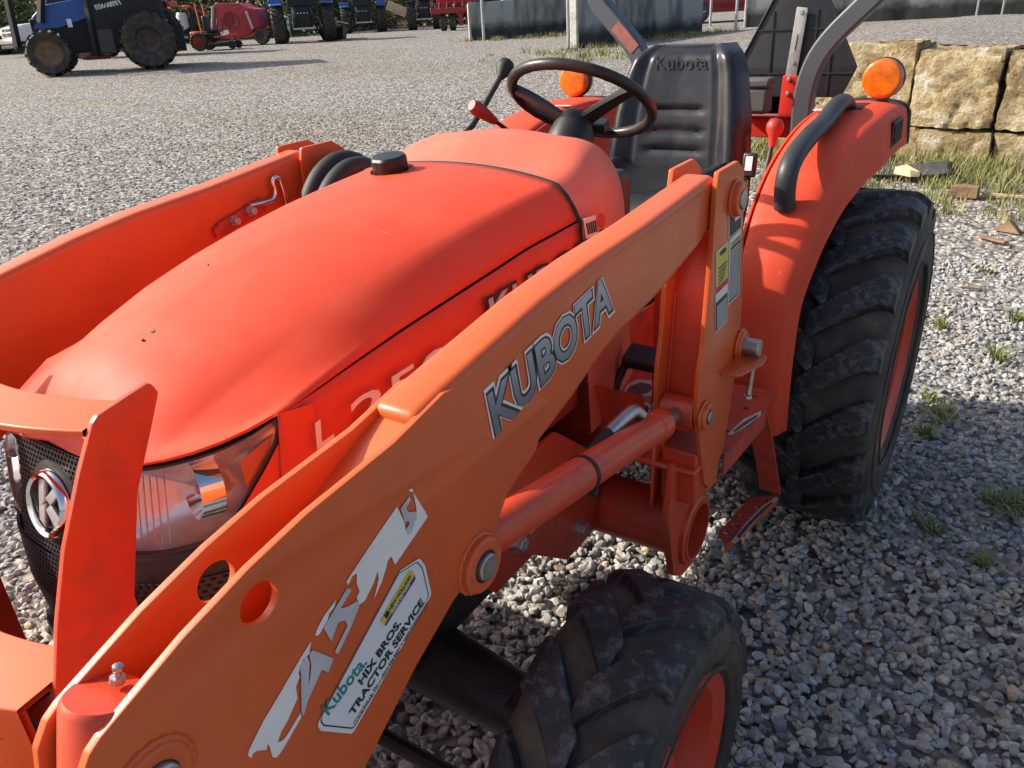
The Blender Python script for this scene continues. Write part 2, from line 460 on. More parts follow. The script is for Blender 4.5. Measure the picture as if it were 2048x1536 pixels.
# ================================================================ the ground
def ground_material(name, near_dark=False):
    m = bpy.data.materials.new(name); m.use_nodes = True
    nt = m.node_tree; N = nt.nodes; L = nt.links; b = N['Principled BSDF']
    b.inputs['Roughness'].default_value = 0.92; b.inputs['Specular IOR Level'].default_value = 0.25
    tc = N.new('ShaderNodeTexCoord')
    vo = N.new('ShaderNodeTexVoronoi'); vo.inputs['Scale'].default_value = 24; vo.inputs['Randomness'].default_value = 1
    L.new(tc.outputs['Object'], vo.inputs['Vector'])
    sep = N.new('ShaderNodeSeparateColor'); L.new(vo.outputs['Color'], sep.inputs[0])
    rp = N.new('ShaderNodeValToRGB'); cr = rp.color_ramp
    cr.elements[0].color = (0.13, 0.125, 0.12, 1); cr.elements[0].position = 0.0
    cr.elements[1].color = (0.52, 0.495, 0.455, 1); cr.elements[1].position = 1.0
    e = cr.elements.new(0.45); e.color = (0.295, 0.278, 0.255, 1)
    L.new(sep.outputs[0], rp.inputs['Fac'])
    # dark gaps between stones
    rg = N.new('ShaderNodeValToRGB'); rg.color_ramp.elements[0].position = 0.25; rg.color_ramp.elements[1].position = 0.62
    rg.color_ramp.elements[0].color = (1, 1, 1, 1); rg.color_ramp.elements[1].color = (0.42, 0.40, 0.38, 1)
    mr = N.new('ShaderNodeMath'); mr.operation = 'MULTIPLY'; mr.inputs[1].default_value = 1.0
    L.new(vo.outputs['Distance'], mr.inputs[0]); L.new(mr.outputs[0], rg.inputs['Fac'])
    mx = N.new('ShaderNodeMix'); mx.data_type = 'RGBA'; mx.blend_type = 'MULTIPLY'; mx.inputs['Factor'].default_value = 0.8
    L.new(rp.outputs[0], mx.inputs[6]); L.new(rg.outputs[0], mx.inputs[7])
    # large patches: pale gravel, tan fines, sparse green weeds
    nz = N.new('ShaderNodeTexNoise'); nz.inputs['Scale'].default_value = 0.42; nz.inputs['Detail'].default_value = 7; nz.inputs['Roughness'].default_value = 0.6
    mp = N.new('ShaderNodeMapping'); mp.inputs['Rotation'].default_value = (0, 0, 0.6); mp.inputs['Scale'].default_value = (0.35, 1.0, 1)
    L.new(tc.outputs['Object'], mp.inputs['Vector']); L.new(mp.outputs[0], nz.inputs['Vector'])
    r2 = N.new('ShaderNodeValToRGB'); r2.color_ramp.elements[0].position = 0.52; r2.color_ramp.elements[1].position = 0.68
    r2.color_ramp.elements[0].color = (0, 0, 0, 1); r2.color_ramp.elements[1].color = (0.42, 0.42, 0.42, 1)
    L.new(nz.outputs['Fac'], r2.inputs['Fac'])
    m2 = N.new('ShaderNodeMix'); m2.data_type = 'RGBA'; m2.blend_type = 'MULTIPLY'
    L.new(r2.outputs[0], m2.inputs['Factor']); L.new(mx.outputs[2], m2.inputs[6]); m2.inputs[7].default_value = (0.80, 0.66, 0.46, 1)
    n3 = N.new('ShaderNodeTexNoise'); n3.inputs['Scale'].default_value = 0.9; n3.inputs['Detail'].default_value = 9; n3.inputs['Roughness'].default_value = 0.72
    L.new(tc.outputs['Object'], n3.inputs['Vector'])
    r3 = N.new('ShaderNodeValToRGB'); r3.color_ramp.elements[0].position = 0.62; r3.color_ramp.elements[1].position = 0.74
    r3.color_ramp.elements[0].color = (0, 0, 0, 1); r3.color_ramp.elements[1].color = (0.55, 0.55, 0.55, 1)
    L.new(n3.outputs['Fac'], r3.inputs['Fac'])
    m3 = N.new('ShaderNodeMix'); m3.data_type = 'RGBA'
    L.new(r3.outputs[0], m3.inputs['Factor']); L.new(m2.outputs[2], m3.inputs[6]); m3.inputs[7].default_value = (0.22, 0.22, 0.10, 1)
    L.new(m3.outputs[2], b.inputs['Base Color'])
    bp = N.new('ShaderNodeBump'); bp.inputs['Strength'].default_value = 0.9; bp.inputs['Distance'].default_value = 0.02; bp.invert = True
    L.new(vo.outputs['Distance'], bp.inputs['Height']); L.new(bp.outputs[0], b.inputs['Normal'])
    return m
gravel_ground = ground_material('gravel_ground')
P = []
rad = [0.0, 0.6, 1.2, 2, 3, 4, 4.6, 5.2, 6, 7, 8, 9.5, 11, 13, 15, 18, 22, 27, 33, 40, 50, 65, 90, 130, 200, 350, 600]
for r in rad:
    P.append([(CAM_POS.x + r * math.cos(2 * PI * k / 72), CAM_POS.y + r * math.sin(2 * PI * k / 72),
               terr(CAM_POS.x + r, CAM_POS.y) - (0.012 if r < 11 else 0.012)) for k in range(73)])
g = MB().grid(P).build('ground', gravel_ground, None, 180)
g['kind'] = 'structure'

# loose crushed stone near the machine: real stones, one mass nobody could count
def ico_base(sub):
    bm = bmesh.new(); bmesh.ops.create_icosphere(bm, subdivisions=sub, radius=1.0)
    v = np.array([w.co[:] for w in bm.verts]); f = np.array([[q.index for q in fc.verts] for fc in bm.faces]); bm.free()
    return v, f
def random_rot(n):
    q = rng.normal(size=(n, 4)); q /= np.linalg.norm(q, axis=1)[:, None]; w, x, y, z = q.T
    return np.stack([np.stack([1 - 2 * (y * y + z * z), 2 * (x * y - z * w), 2 * (x * z + y * w)], -1),
                     np.stack([2 * (x * y + z * w), 1 - 2 * (x * x + z * z), 2 * (y * z - x * w)], -1),
                     np.stack([2 * (x * z - y * w), 2 * (y * z + x * w), 1 - 2 * (x * x + y * y)], -1)], -2)
def stones(pos, size, sub, tone):
    n = len(pos); v, f = ico_base(sub); V = np.repeat(v[None], n, 0)
    for k in range(9):
        d = rng.normal(size=(n, 3)); d /= np.linalg.norm(d, axis=1)[:, None]
        o = rng.uniform(0.40, 0.72, n)
        h = np.einsum('nij,nj->ni', V, d) - o[:, None]
        V = V - np.maximum(h, 0)[..., None] * d[:, None, :]
    V *= rng.uniform(0.75, 1.25, (n, 1, 3)) * np.array([1.15, 0.95, 0.72])
    # tilt a little, spin freely
    R = random_rot(n); lean = rng.uniform(0, 1, n)
    a = rng.uniform(0, 2 * PI, n); tl = rng.normal(0, 0.45, n)
    Rz = np.zeros((n, 3, 3)); Rz[:, 0, 0] = np.cos(a); Rz[:, 0, 1] = -np.sin(a); Rz[:, 1, 0] = np.sin(a); Rz[:, 1, 1] = np.cos(a); Rz[:, 2, 2] = 1
    Rx = np.zeros((n, 3, 3)); Rx[:, 0, 0] = 1; Rx[:, 1, 1] = np.cos(tl); Rx[:, 1, 2] = -np.sin(tl); Rx[:, 2, 1] = np.sin(tl); Rx[:, 2, 2] = np.cos(tl)
    RR = np.where((lean < 0.35)[:, None, None], R, Rz @ Rx)
    V = np.einsum('nab,nib->nia', RR, V) * size[:, None, None] + pos[:, None, :]
    F = (f[None] + (np.arange(n) * len(v))[:, None, None])
    return V.reshape(-1, 3), F.reshape(-1, 3), np.repeat(tone, len(v), 0)
def sector_points(r0, r1, dens, a0=-56, a1=56):
    yaw = math.atan2(FW.y, FW.x)
    area = math.radians(a1 - a0) / 2 * (r1 * r1 - r0 * r0); n = int(area * dens)
    r = np.sqrt(rng.uniform(r0 * r0, r1 * r1, n)); a = yaw + np.radians(rng.uniform(a0, a1, n))
    return np.stack([CAM_POS.x + r * np.cos(a), CAM_POS.y + r * np.sin(a)], -1)
def tones(n):
    k = rng.beta(2.2, 2.0, n); t = 0.17 + 0.42 * k
    warm = rng.normal(0, 1, n)
    c = np.stack([t * (1 + 0.035 * warm), t * (0.975 + 0.008 * warm), t * (0.955 - 0.035 * warm)], -1)
    tan = rng.uniform(0, 1, n) < 0.07
    c[tan] *= np.array([1.1, 0.92, 0.70])
    return np.clip(c * np.array([0.87, 0.855, 0.83]), 0.05, 0.8)
VV = []; FFc = []; CC = []; off = 0
for (r0, r1, dens, sub, s0, s1) in ((0.75, 2.25, 3300, 2, 0.007, 0.0195), (2.25, 5.4, 2200, 1, 0.009, 0.0215), (5.4, 14.0, 470, 1, 0.011, 0.024)):
    xy = sector_points(r0, r1, dens)
    d = np.hypot(xy[:, 0] - CAM_POS.x, xy[:, 1] - CAM_POS.y)
    z = 1.1 * (1 - np.exp(-np.maximum(0, d - 5) / 15))
    size = (s0 + (s1 - s0) * rng.beta(1.5, 2.0, len(xy))) * 1.15
    keep = rng.uniform(0, 1, len(xy)) < np.clip((14.2 - d) / 8.0, 0, 1)
    xy = xy[keep]; z = z[keep]; size = size[keep]
    pos = np.stack([xy[:, 0], xy[:, 1], z - 0.006 - 0.007 * (r0 > 2) - 0.006 * (r0 > 5) + rng.uniform(-0.004, 0.014 if r0 < 2 else 0.010, len(xy))], -1)
    tn = tones(len(xy))
    lf_ = np.sin(xy[:, 0] * 1.7 + 0.6 * np.sin(xy[:, 1] * 1.1)) * np.sin(xy[:, 1] * 1.3 + 0.9 * np.sin(xy[:, 0] * 0.8)) + 0.6 * np.sin(xy[:, 0] * 4.1 + xy[:, 1] * 3.3)
    tn = tn * (1 + 0.07 * lf_)[:, None] * (1 + np.array([0.03, 0.0, -0.05]) * lf_[:, None]); tn = tn if r0 < 5 else 0.35 * tn + 0.65 * np.array([0.345, 0.328, 0.30])
    v, f, c = stones(pos, size, sub, tn)
    VV.append(v); FFc.append(f + off); CC.append(c); off += len(v)
VV = np.concatenate(VV); FFc = np.concatenate(FFc); CC = np.concatenate(CC)
def big_mesh(name, V, F, C=None):
    me = bpy.data.meshes.new(name); k = F.shape[1]
    me.vertices.add(len(V)); me.vertices.foreach_set('co', V.astype(np.float32).ravel())
    me.loops.add(F.size); me.loops.foreach_set('vertex_index', F.astype(np.int32).ravel())
    me.polygons.add(len(F)); me.polygons.foreach_set('loop_start', np.arange(0, F.size, k, dtype=np.int32))
    me.polygons.foreach_set('loop_total', np.full(len(F), k, dtype=np.int32))
    me.update(calc_edges=True)
    me.shade_flat()
    if C is not None:
        at = me.color_attributes.new('tone', 'FLOAT_COLOR', 'POINT')
        at.data.foreach_set('color', np.concatenate([C, np.ones((len(C), 1))], 1).astype(np.float32).ravel())
    return me
stone_m = bpy.data.materials.new('crushed_stone'); stone_m.use_nodes = True
_n = stone_m.node_tree.nodes; _l = stone_m.node_tree.links; _b = _n['Principled BSDF']
_a = _n.new('ShaderNodeVertexColor'); _a.layer_name = 'tone'
_z = _n.new('ShaderNodeTexNoise'); _z.inputs['Scale'].default_value = 90; _z.inputs['Detail'].default_value = 6
_tc = _n.new('ShaderNodeTexCoord'); _l.new(_tc.outputs['Object'], _z.inputs['Vector'])
_r = _n.new('ShaderNodeMapRange'); _r.inputs[1].default_value = 0.3; _r.inputs[2].default_value = 0.7; _r.inputs[3].default_value = 0.72; _r.inputs[4].default_value = 1.2
_l.new(_z.outputs['Fac'], _r.inputs[0])
_m = _n.new('ShaderNodeVectorMath'); _m.operation = 'SCALE'
_l.new(_a.outputs['Color'], _m.inputs[0]); _l.new(_r.outputs[0], _m.inputs['Scale']); _l.new(_m.outputs[0], _b.inputs['Base Color'])
_b.inputs['Roughness'].default_value = 0.85; _b.inputs['Specular IOR Level'].default_value = 0.3
_bp = _n.new('ShaderNodeBump'); _bp.inputs['Strength'].default_value = 0.3; _bp.inputs['Distance'].default_value = 0.003
_l.new(_z.outputs['Fac'], _bp.inputs['Height']); _l.new(_bp.outputs[0], _b.inputs['Normal'])
gm = big_mesh('gravel', VV, FFc, CC); gm.materials.append(stone_m)
gravel = bpy.data.objects.new('gravel', gm); COL.objects.link(gravel); gravel['kind'] = 'stuff'
gravel['label'] = 'loose grey and tan crushed stone covering the yard around the tractor'
gravel['category'] = 'gravel'
# ================================================================ the compact tractor
TR = thing('compact_tractor', 'orange compact tractor with black seat and steering wheel, front loader mounted, parked on gravel', 'tractor', (0, 0, 0))

def lug_mesh(R, half_w, h, sweep, w_in, w_out, side):
    """one tread bar of an industrial tyre, wrapped on the tread at angle 0 (pointing to the top), side=+1 outer / -1 inner"""
    NS, rows = 9, []
    for i in range(NS + 1):
        s = i / NS
        a = side * (-0.10 * half_w + s * 1.06 * half_w)              # axial place
        bend = sweep * (max(0.0, 0.86 - s) / 0.86) ** 1.15
        ph = -bend                                                 # trails towards the middle
        w = w_in + (w_out - w_in) * s
        drop = 0.0 if s < 0.72 else ((s - 0.72) / 0.28) ** 2 * h * 0.95
        base = R - 0.012 - (0.0 if s < 0.75 else ((s - 0.75) / 0.25) ** 2 * h * 1.0)
        top = R + h - drop - (0.12 * h if i == 0 else 0)
        row = []
        for (da, rr) in ((-w * 0.5 - 0.007, base), (-w * 0.5, top - 0.0025), (-w * 0.46, top), (w * 0.46, top), (w * 0.5, top - 0.0025), (w * 0.5 + 0.007, base)):
            p = ph + da / R
            row.append((a, rr * math.sin(p), rr * math.cos(p)))
        rows.append(row)
    mb = MB().grid(rows)
    n = len(rows[0])
    mb.f.append(tuple(range(n))); mb.f.append(tuple((NS) * n + k for k in range(n)))
    me = bpy.data.meshes.new('lug'); me.from_pydata(mb.v, [], mb.f); me.update()
    bm = bmesh.new(); bm.from_mesh(me); bmesh.ops.recalc_face_normals(bm, faces=bm.faces); bm.to_mesh(me); bm.free()
    me.materials.append(lug_rubber); me.shade_smooth(); me.set_sharp_from_angle(angle=math.radians(24))
    return me

def make_wheel(name, R, half_w, rim_r, h, nlug, centre, spin, steer=0.0, side=1, sweep=0.30, dish=0.10, lw=(0.06, 0.07)):
    """a wheel built about its own axle (local x outwards); part of the tractor, tyre, rim and lugs its sub-parts"""
    Rt = R - h
    prof = [(rim_r - 0.01, -half_w * 0.80), (rim_r + 0.012, -half_w * 0.88), (rim_r + 0.05, -half_w * 0.99), (rim_r + (Rt - rim_r) * 0.45, -half_w * 1.03), (rim_r + (Rt - rim_r) * 0.72, -half_w * 1.0),
            (Rt - 0.022, -half_w * 0.93), (Rt - 0.006, -half_w * 0.80), (Rt, -half_w * 0.5), (Rt + 0.002, 0), (Rt, half_w * 0.5), (Rt - 0.006, half_w * 0.80), (Rt - 0.022, half_w * 0.93),
            (rim_r + (Rt - rim_r) * 0.72, half_w * 1.0), (rim_r + (Rt - rim_r) * 0.45, half_w * 1.03), (rim_r + 0.05, half_w * 0.99), (rim_r + 0.012, half_w * 0.88), (rim_r - 0.01, half_w * 0.80)]
    tyre = MB().lathe(prof, seg=72, cap=False).build('tyre', rubber, None, 60)
    w = bpy.data.objects.new(name, None); COL.objects.link(w); w.parent = TR; w.empty_display_size = 0.1
    w.location = centre; w.rotation_euler = (0, 0, steer)
    tyre.parent = w; tyre.rotation_euler = (spin, 0, 0)
    o = side
    rp = [(rim_r - 0.012, -half_w * 0.84), (rim_r + 0.012, -half_w * 0.90), (rim_r + 0.014, -half_w * 0.86), (rim_r - 0.016, -half_w * 0.78), (rim_r - 0.035, -half_w * 0.3), (rim_r - 0.035, half_w * 0.1),
          (rim_r - 0.022, half_w * 0.55), (rim_r - 0.014, half_w * 0.80), (rim_r + 0.006, half_w * 0.87), (rim_r + 0.014, half_w * 0.92), (rim_r + 0.016, half_w * 0.89), (rim_r + 0.004, half_w * 0.84)]
    rim = MB()
    ns = 56
    rim.lathe(rp, seg=ns, close=True)
    zd = o * dish * 0.2
    rim.lathe([(0.05, zd + o * 0.01), (rim_r * 0.55, zd + o * 0.012), (rim_r * 0.8, zd - o * 0.01), (rim_r - 0.03, zd - o * 0.03), (rim_r - 0.03, zd - o * 0.036), (rim_r * 0.8, zd - o * 0.018), (rim_r * .55, zd + o * 0.004), (0.05, zd + o * 0.002)], seg=ns, close=True)
    rim.lathe([(0.0, zd + o * 0.05), (0.055, zd + o * 0.05), (0.07, zd + o * 0.04), (0.075, zd - o * 0.02)], seg=24)
    rim = rim.build('rim', rim_paint, w, 40)
    for rr in (rim_r + (Rt - rim_r) * 0.22, rim_r + (Rt - rim_r) * 0.62):      # moulded rings on the sidewalls
        for sd in (1, -1):
            MB().lathe([(rr - 0.004, sd * half_w * 1.0), (rr, sd * (half_w * 1.035)), (rr + 0.004, sd * half_w * 1.0)], (0, 0, 0), (1, 0, 0), 64, cap=False).build('sidewall_ring', rubber, w, 40)
    for k in range(6):
        a = k * PI / 3
        MB().lathe([(0.0, 0.022), (0.012, 0.022), (0.014, 0.0)], (zd + o * 0.012 if o > 0 else zd - 0.012, 0.105 * math.cos(a), 0.105 * math.sin(a)), (o, 0, 0), 6).build('wheel_nut', steel, w, 30)
    for sd in (1, -1):
        me = lug_mesh(Rt, half_w, h, sweep, lw[0], lw[1], sd)
        for k in range(nlug):
            a = 2 * PI * (k + (0.5 if sd < 0 else 0)) / nlug + spin
            l = bpy.data.objects.new('lug', me); COL.objects.link(l); l.parent = w
            l.rotation_euler = (a, 0, 0)
    return w
RW_X, FW_X = 0.565, 0.580
make_wheel('rear_wheel', 0.515, 0.185, 0.262, 0.032, 18, (RW_X, 1.61, 0.508), 0.10, 0, 1, sweep=0.26, lw=(0.072, 0.088))
make_wheel('rear_wheel', 0.515, 0.185, 0.262, 0.032, 18, (-RW_X, 1.61, 0.508), 0.22, 0, -1, sweep=0.26, lw=(0.072, 0.088))
make_wheel('front_wheel', 0.340, 0.112, 0.200, 0.019, 13, (FW_X, 0.02, 0.335), 0.10, 0.0, 1, sweep=0.36, lw=(0.074, 0.090))
make_wheel('front_wheel', 0.340, 0.112, 0.200, 0.019, 13, (-FW_X, 0.02, 0.335), 0.31, 0.0, -1, sweep=0.36, lw=(0.074, 0.090))

# front axle, tie rod, engine block, frame: dark machinery below the hood
ax = MB()
ax.tube([(-0.44, 0.02, 0.36), (-0.12, 0.02, 0.40), (0.12, 0.02, 0.40), (0.44, 0.02, 0.36)], [0.052, 0.075, 0.075, 0.056], 14)
ax.lathe([(0.09, -0.10), (0.105, -0.05), (0.105, 0.05), (0.09, 0.10)], (0, 0.02, 0.39), (0, 1, 0), 20)
ax.build('front_axle', black_metal, TR, 40)
for s in (1, -1):
    kn = MB()
    kn.box(min(s * 0.425, s * 0.47), max(s * 0.425, s * 0.47), -0.06, 0.10, 0.24, 0.47)
    kn.box(min(s * 0.40, s * 0.475), max(s * 0.40, s * 0.475), -0.08, 0.11, 0.455, 0.49)
    kn.lathe([(0.05, 0), (0.05, 0.10)], (s * 0.45, 0.02, 0.345), (s, 0, 0), 16)
    kn = kn.build('steering_knuckle', black_metal, TR, 30, 0.006)
    for (y, z) in ((-0.055, 0.495), (0.085, 0.495)):
        MB().lathe([(0.0, 0.018), (0.013, 0.018), (0.014, 0.0)], (s * 0.437, y, z - 0.004), (0, 0, 1), 6).build('bolt', black_metal, kn, 30)
MB().tube([(-0.46, -0.14, 0.335), (0.46, -0.14, 0.335)], 0.016, 10).build('tie_rod', black_metal, TR)
eng = MB()
eng.box(-0.15, 0.15, -0.30, 0.60, 0.42, 0.88)
eng.box(-0.20, 0.20, -0.28, 0.38, 0.62, 1.06)
eng.box(-0.16, 0.16, 0.55, 1.75, 0.38, 0.72)
eng.build('engine_block', dark_machine, TR, 30, 0.012)
MB().lathe([(0.0, 0.0), (0.042, 0.003), (0.045, 0.012), (0.045, 0.11), (0.038, 0.125), (0.0, 0.125)], (0.215, 0.045, 0.93), (0.35, -0.2, -0.75), 20).build('oil_filter', mat('filter_white', (0.35, 0.36, 0.36), 0.4), TR)
fr = MB()
for s in (1, -1):
    fr.box(min(s * 0.17, s * 0.19), max(s * 0.17, s * 0.19), -0.55, 0.75, 0.44, 0.60)
fr.box(-0.19, 0.19, -0.62, -0.55, 0.44, 0.62)
fr.build('chassis_rail', black_metal, TR, 30, 0.004)
rax = MB()
rax.tube([(-0.42, 1.61, 0.508), (0.42, 1.61, 0.508)], 0.085, 18)
rax.box(-0.2, 0.2, 1.40, 1.85, 0.35, 0.80)
rax.build('rear_axle', black_metal, TR, 35, 0.01)
# ---------------------------------------------------------------- hood
def interp(x, xs, ys):
    return float(np.interp(x, xs, ys))
def y_front(x):
    return -0.452 + 28 * abs(x) ** 4
REAR = 0.42
def hood_point(t, q):
    """t 0 nose .. 1 rear seam, q -1..1 across"""
    s = 1 if q >= 0 else -1; a = abs(q)
    # half width at the part line and at the shoulder
    wp = interp(t, [0, 0.1, 0.3, 0.6, 1], [0.268, 0.272, 0.276, 0.280, 0.283])
    wc = interp(t, [0, 0.1, 0.3, 0.6, 1], [0.165, 0.190, 0.212, 0.226, 0.234])
    yc = None
    x = interp(a, [0, 0.35, 0.62, 0.76, 0.84, 0.92, 1], [0, 0.40 * wc, 0.74 * wc, 0.93 * wc, wc, 0.42 * wc + 0.58 * wp, wp])
    tt = t
    yf = y_front(x)
    y = yf * (1 - tt) + REAR * tt
    # heights along the length: middle, shoulder, part line (functions of the length coordinate)
    zc = np.interp(tt, [0, 0.02, 0.06, 0.12, 0.2, 0.3, 0.42, 0.55, 0.7, 0.85, 1], [1.086, 1.106, 1.132, 1.160, 1.187, 1.212, 1.236, 1.254, 1.266, 1.273, 1.276])
    zs = np.interp(tt, [0, 0.02, 0.06, 0.12, 0.2, 0.3, 0.42, 0.55, 0.7, 0.85, 1], [1.080, 1.092, 1.110, 1.132, 1.157, 1.183, 1.205, 1.222, 1.236, 1.245, 1.251])
    zp = np.interp(tt, [0, 0.06, 0.15, 0.3, 0.5, 0.75, 1], [1.121, 1.125, 1.135, 1.149, 1.163, 1.180, 1.187])
    lip = np.interp(x, [0, 0.05, 0.11, 0.158, 0.195, 0.227, 0.25, 0.27], [1.086, 1.082, 1.081, 1.085, 1.091, 1.098, 1.108, 1.121])
    if a <= 0.84:
        k = (x / wc)
        z = zc + (zs - zc) * k ** 2.2
    else:
        k = (a - 0.84) / 0.16
        z = zs + (zp - zs) * (k ** 1.25)
    w = max(0.0, 1 - tt / 0.10) ** 2
    z = z * (1 - w) + min(lip, z if a > .84 else 9) * w if a <= 0.84 else z * (1 - w) + lip * w
    return (s * x, y, z)
NT, NQ = 60, 64
ts = [((i / NT) ** 1.6) for i in range(NT + 1)]
rows = [[hood_point(t, -1 + 2 * j / NQ) for j in range(NQ + 1)] for t in ts]
R_ = np.array(rows)
for _ in range(1):                                  # soften the sheet
    R2 = R_.copy()
    R2[1:-1, 1:-1] = 0.5 * R_[1:-1, 1:-1] + 0.125 * (R_[:-2, 1:-1] + R_[2:, 1:-1] + R_[1:-1, :-2] + R_[1:-1, 2:])
    R_ = R2
hb = MB().grid([[tuple(p) for p in r] for r in R_])
hood = hb.build('hood', hood_paint, TR, 180)
md = hood.modifiers.new('sheet', 'SOLIDIFY'); md.thickness = 0.004; md.offset = -1
# little drilled holes on the hood where an ornament was
def hood_z(x, y):
    d = np.hypot(R_[..., 0] - x, R_[..., 1] - y); i = np.unravel_index(np.argmin(d), d.shape)
    return float(R_[i][2])
for (px, py, r) in ((305, 659, 0.0035), (284, 675, 0.0022), (417, 532, 0.0014)):
    p = on(px, py, 'z', 1.17)
    for _ in range(5):
        p = on(px, py, 'z', hood_z(p.x, p.y))
    MB().lathe([(0.0, 0.0012), (r, 0.001), (r, -0.001)], (p.x, p.y, hood_z(p.x, p.y) + 0.0016), (0, -0.3, 1), 10).build('ornament_hole', decal_dark, hood, 30)

# side panels under the part line (with the lettering), both sides
def side_panel(s):
    rows = []
    for i in range(25):
        t = 0.0 + i / 24
        p = hood_point(t, 1.0)
        top = p[2] - 0.004
        row = []
        for j in range(9):
            k = j / 8
            z = top + (0.80 - top) * k
            x = p[0] + 0.0005 + (0.002 + 0.008 * min(1, i / 10)) * math.sin(min(1, k * 1.6) * PI / 2) - 0.02 * k * k
            row.append((s * x, p[1] - 0.05 * k * (1 - i / 24), z))
        rows.append(row)
    o = MB().grid(rows).build('hood_side_panel', hood_paint, TR, 180)
    md = o.modifiers.new('sheet', 'SOLIDIFY'); md.thickness = 0.003; md.offset = 1 if s > 0 else 1
    return o
panel_l = side_panel(1); panel_r = side_panel(-1)
# lettering on the side panel
XS = 0.2945
def PX(px, py, X=XS):
    return tuple(on(px, py, 'x', X))
text_on('decal_letter', 'L', PX(634, 900), PX(668, 876), PX(630, 846), decal_white, panel_l, 0.0008, 0.012)
text_on('decal_letter', '2501', PX(706, 866), PX(936, 712), PX(699, 806), decal_white, panel_l, 0.0008, 0.008, 1.0, split=True)
text_on('decal_edge', 'KUBOTA', PX(980, 645, XS + 0.0005), PX(1225, 490, XS + 0.0005), PX(964, 598, XS + 0.0005), decal_dark, panel_l, 0.0008, 0.045, 1.1, 0.12, split=True)
text_on('decal_letter', 'KUBOTA', PX(984, 640, XS + 0.0016), PX(1221, 491, XS + 0.0016), PX(970, 602, XS + 0.0016), decal_silver, panel_l, 0.0008, 0.015, 1.1, 0.12, split=True)

# rubber seam and the cowl behind it
seam = [hood_point(1.0, -1 + 2 * j / 40) for j in range(41)]
seam = [(seam[0][0] - .001, seam[0][1], 0.85)] + seam + [(seam[-1][0] + .001, seam[-1][1], 0.85)]
MB().tube([(x * 1.002, y + 0.004, z - 0.004) for x, y, z in seam], 0.0065, 8).build('hood_seam', rubber_boot, TR, 60)
def cowl_point(t, q):
    s = 1 if q >= 0 else -1; a = abs(q)
    p = hood_point(1.0, q)
    y = 0.428 + 0.285 * t
    hump = math.sin(min(1, t / 0.62) * PI / 2) ** 2
    x = abs(p[0]); k = x / 0.283
    z = p[2] + hump * (0.040 - 0.022 * k ** 2) * (1 if t < .62 else 1 - ((t - .62) / .38) ** 2 * 1.1)
    wid = 1 - 0.16 * t ** 2 + 0.01 * math.sin(t * PI)
    bulge = 0.010 * math.exp(-((x - 0.20) / 0.05) ** 2) * hump
    return (s * x * wid, y, z + bulge)
rows = []
for i in range(25):
    t = i / 24
    r = [cowl_point(t, -1 + 2 * j / 48) for j in range(49)]
    drop = []
    lo = r[0]; hi = r[-1]
    left = [(lo[0] - 0.004 * k, lo[1], lo[2] - 0.09 * k) for k in range(5, 0, -1)]
    right = [(hi[0] + 0.004 * k, hi[1], hi[2] - 0.09 * k) for k in range(1, 6)]
    rows.append(left + r + right)
last = rows[-1]
cz = [(x * 0.9, y + 0.05, 0.80 + (z - 0.80) * 0.72) for x, y, z in last]
rows.append([(x * .97, y + 0.03, 0.80 + (z - .80) * .92) for x, y, z in last]); rows.append(cz)
rows.append([(x * .8, y + 0.055, 0.75 + (z - 0.75) * 0.4) for x, y, z in last])
C_ = np.array(rows)
for _ in range(3):
    C2 = C_.copy(); C2[1:-1, 1:-1] = 0.5 * C_[1:-1, 1:-1] + 0.125 * (C_[:-2, 1:-1] + C_[2:, 1:-1] + C_[1:-1, :-2] + C_[1:-1, 2:]); C_ = C2
cowl = MB().grid([[tuple(p) for p in r] for r in C_]).build('cowl', cowl_paint, TR, 180)
# sticker with bar code and the round red badge on the cowl
def cowl_decal(pts, name, m, X=0.300, up=0.0):
    me = plate_mesh([[yz(px, py, X) for px, py in pts]], 0.0008)
    me.transform(Matrix.Translation((X + up, 0, 0)) @ TO_X)
    return link_mesh(name, me, m, cowl, 0)
cowl_decal([(1167, 438), (1190, 430), (1196, 470), (1172, 478)], 'paper_label', sticker_white, 0.306)
for k in range(5):
    cowl_decal([(1171 + k * 4.2, 447 - k * 1.6), (1173.5 + k * 4.2, 446 - k * 1.6), (1177.5 + k * 4, 468 - k * 1.4), (1175 + k * 4, 469 - k * 1.4)], 'bar_code', ink_black, 0.306, 0.001)
cowl_decal([(1202 + 8 * math.cos(a), 441 + 15 * math.sin(a)) for a in [2 * PI * k / 20 for k in range(20)]], 'round_badge', ink_red, 0.307)

# filler cap on the right of the hood
cp = on(795, 362, 'x', -0.085)
cz0 = hood_z(-0.085, 0.34)
cap = MB()
n = 10
prof = []
for (r, z) in ((0.034, 0.0), (0.036, 0.004), (0.036, 0.030), (0.032, 0.035), (0.0, 0.036)):
    prof.append((r, z))
cap.lathe(prof, (-0.085, 0.335, cz0 - 0.004), (0, -0.12, 1), 40)
for i, v in enumerate(cap.v):
    d = Vector((v[0] + 0.085, v[1] - 0.335)); a = math.atan2(d.y, d.x)
    k = 1 - 0.05 * (0.5 + 0.5 * math.cos(8 * a))
    cap.v[i] = (-0.085 + d.x * k, 0.335 + d.y * k, v[2])
cap.build('fuel_cap', black_plastic, TR, 30, 0.001)
MB().lathe([(0.050, 0.0), (0.047, 0.006), (0.041, 0.007), (0.038, 0.002)], (-0.085, 0.335, cz0 - 0.004), (0, -0.12, 1), 32, cap=False).build('filler_collar', hood_paint, TR, 40)

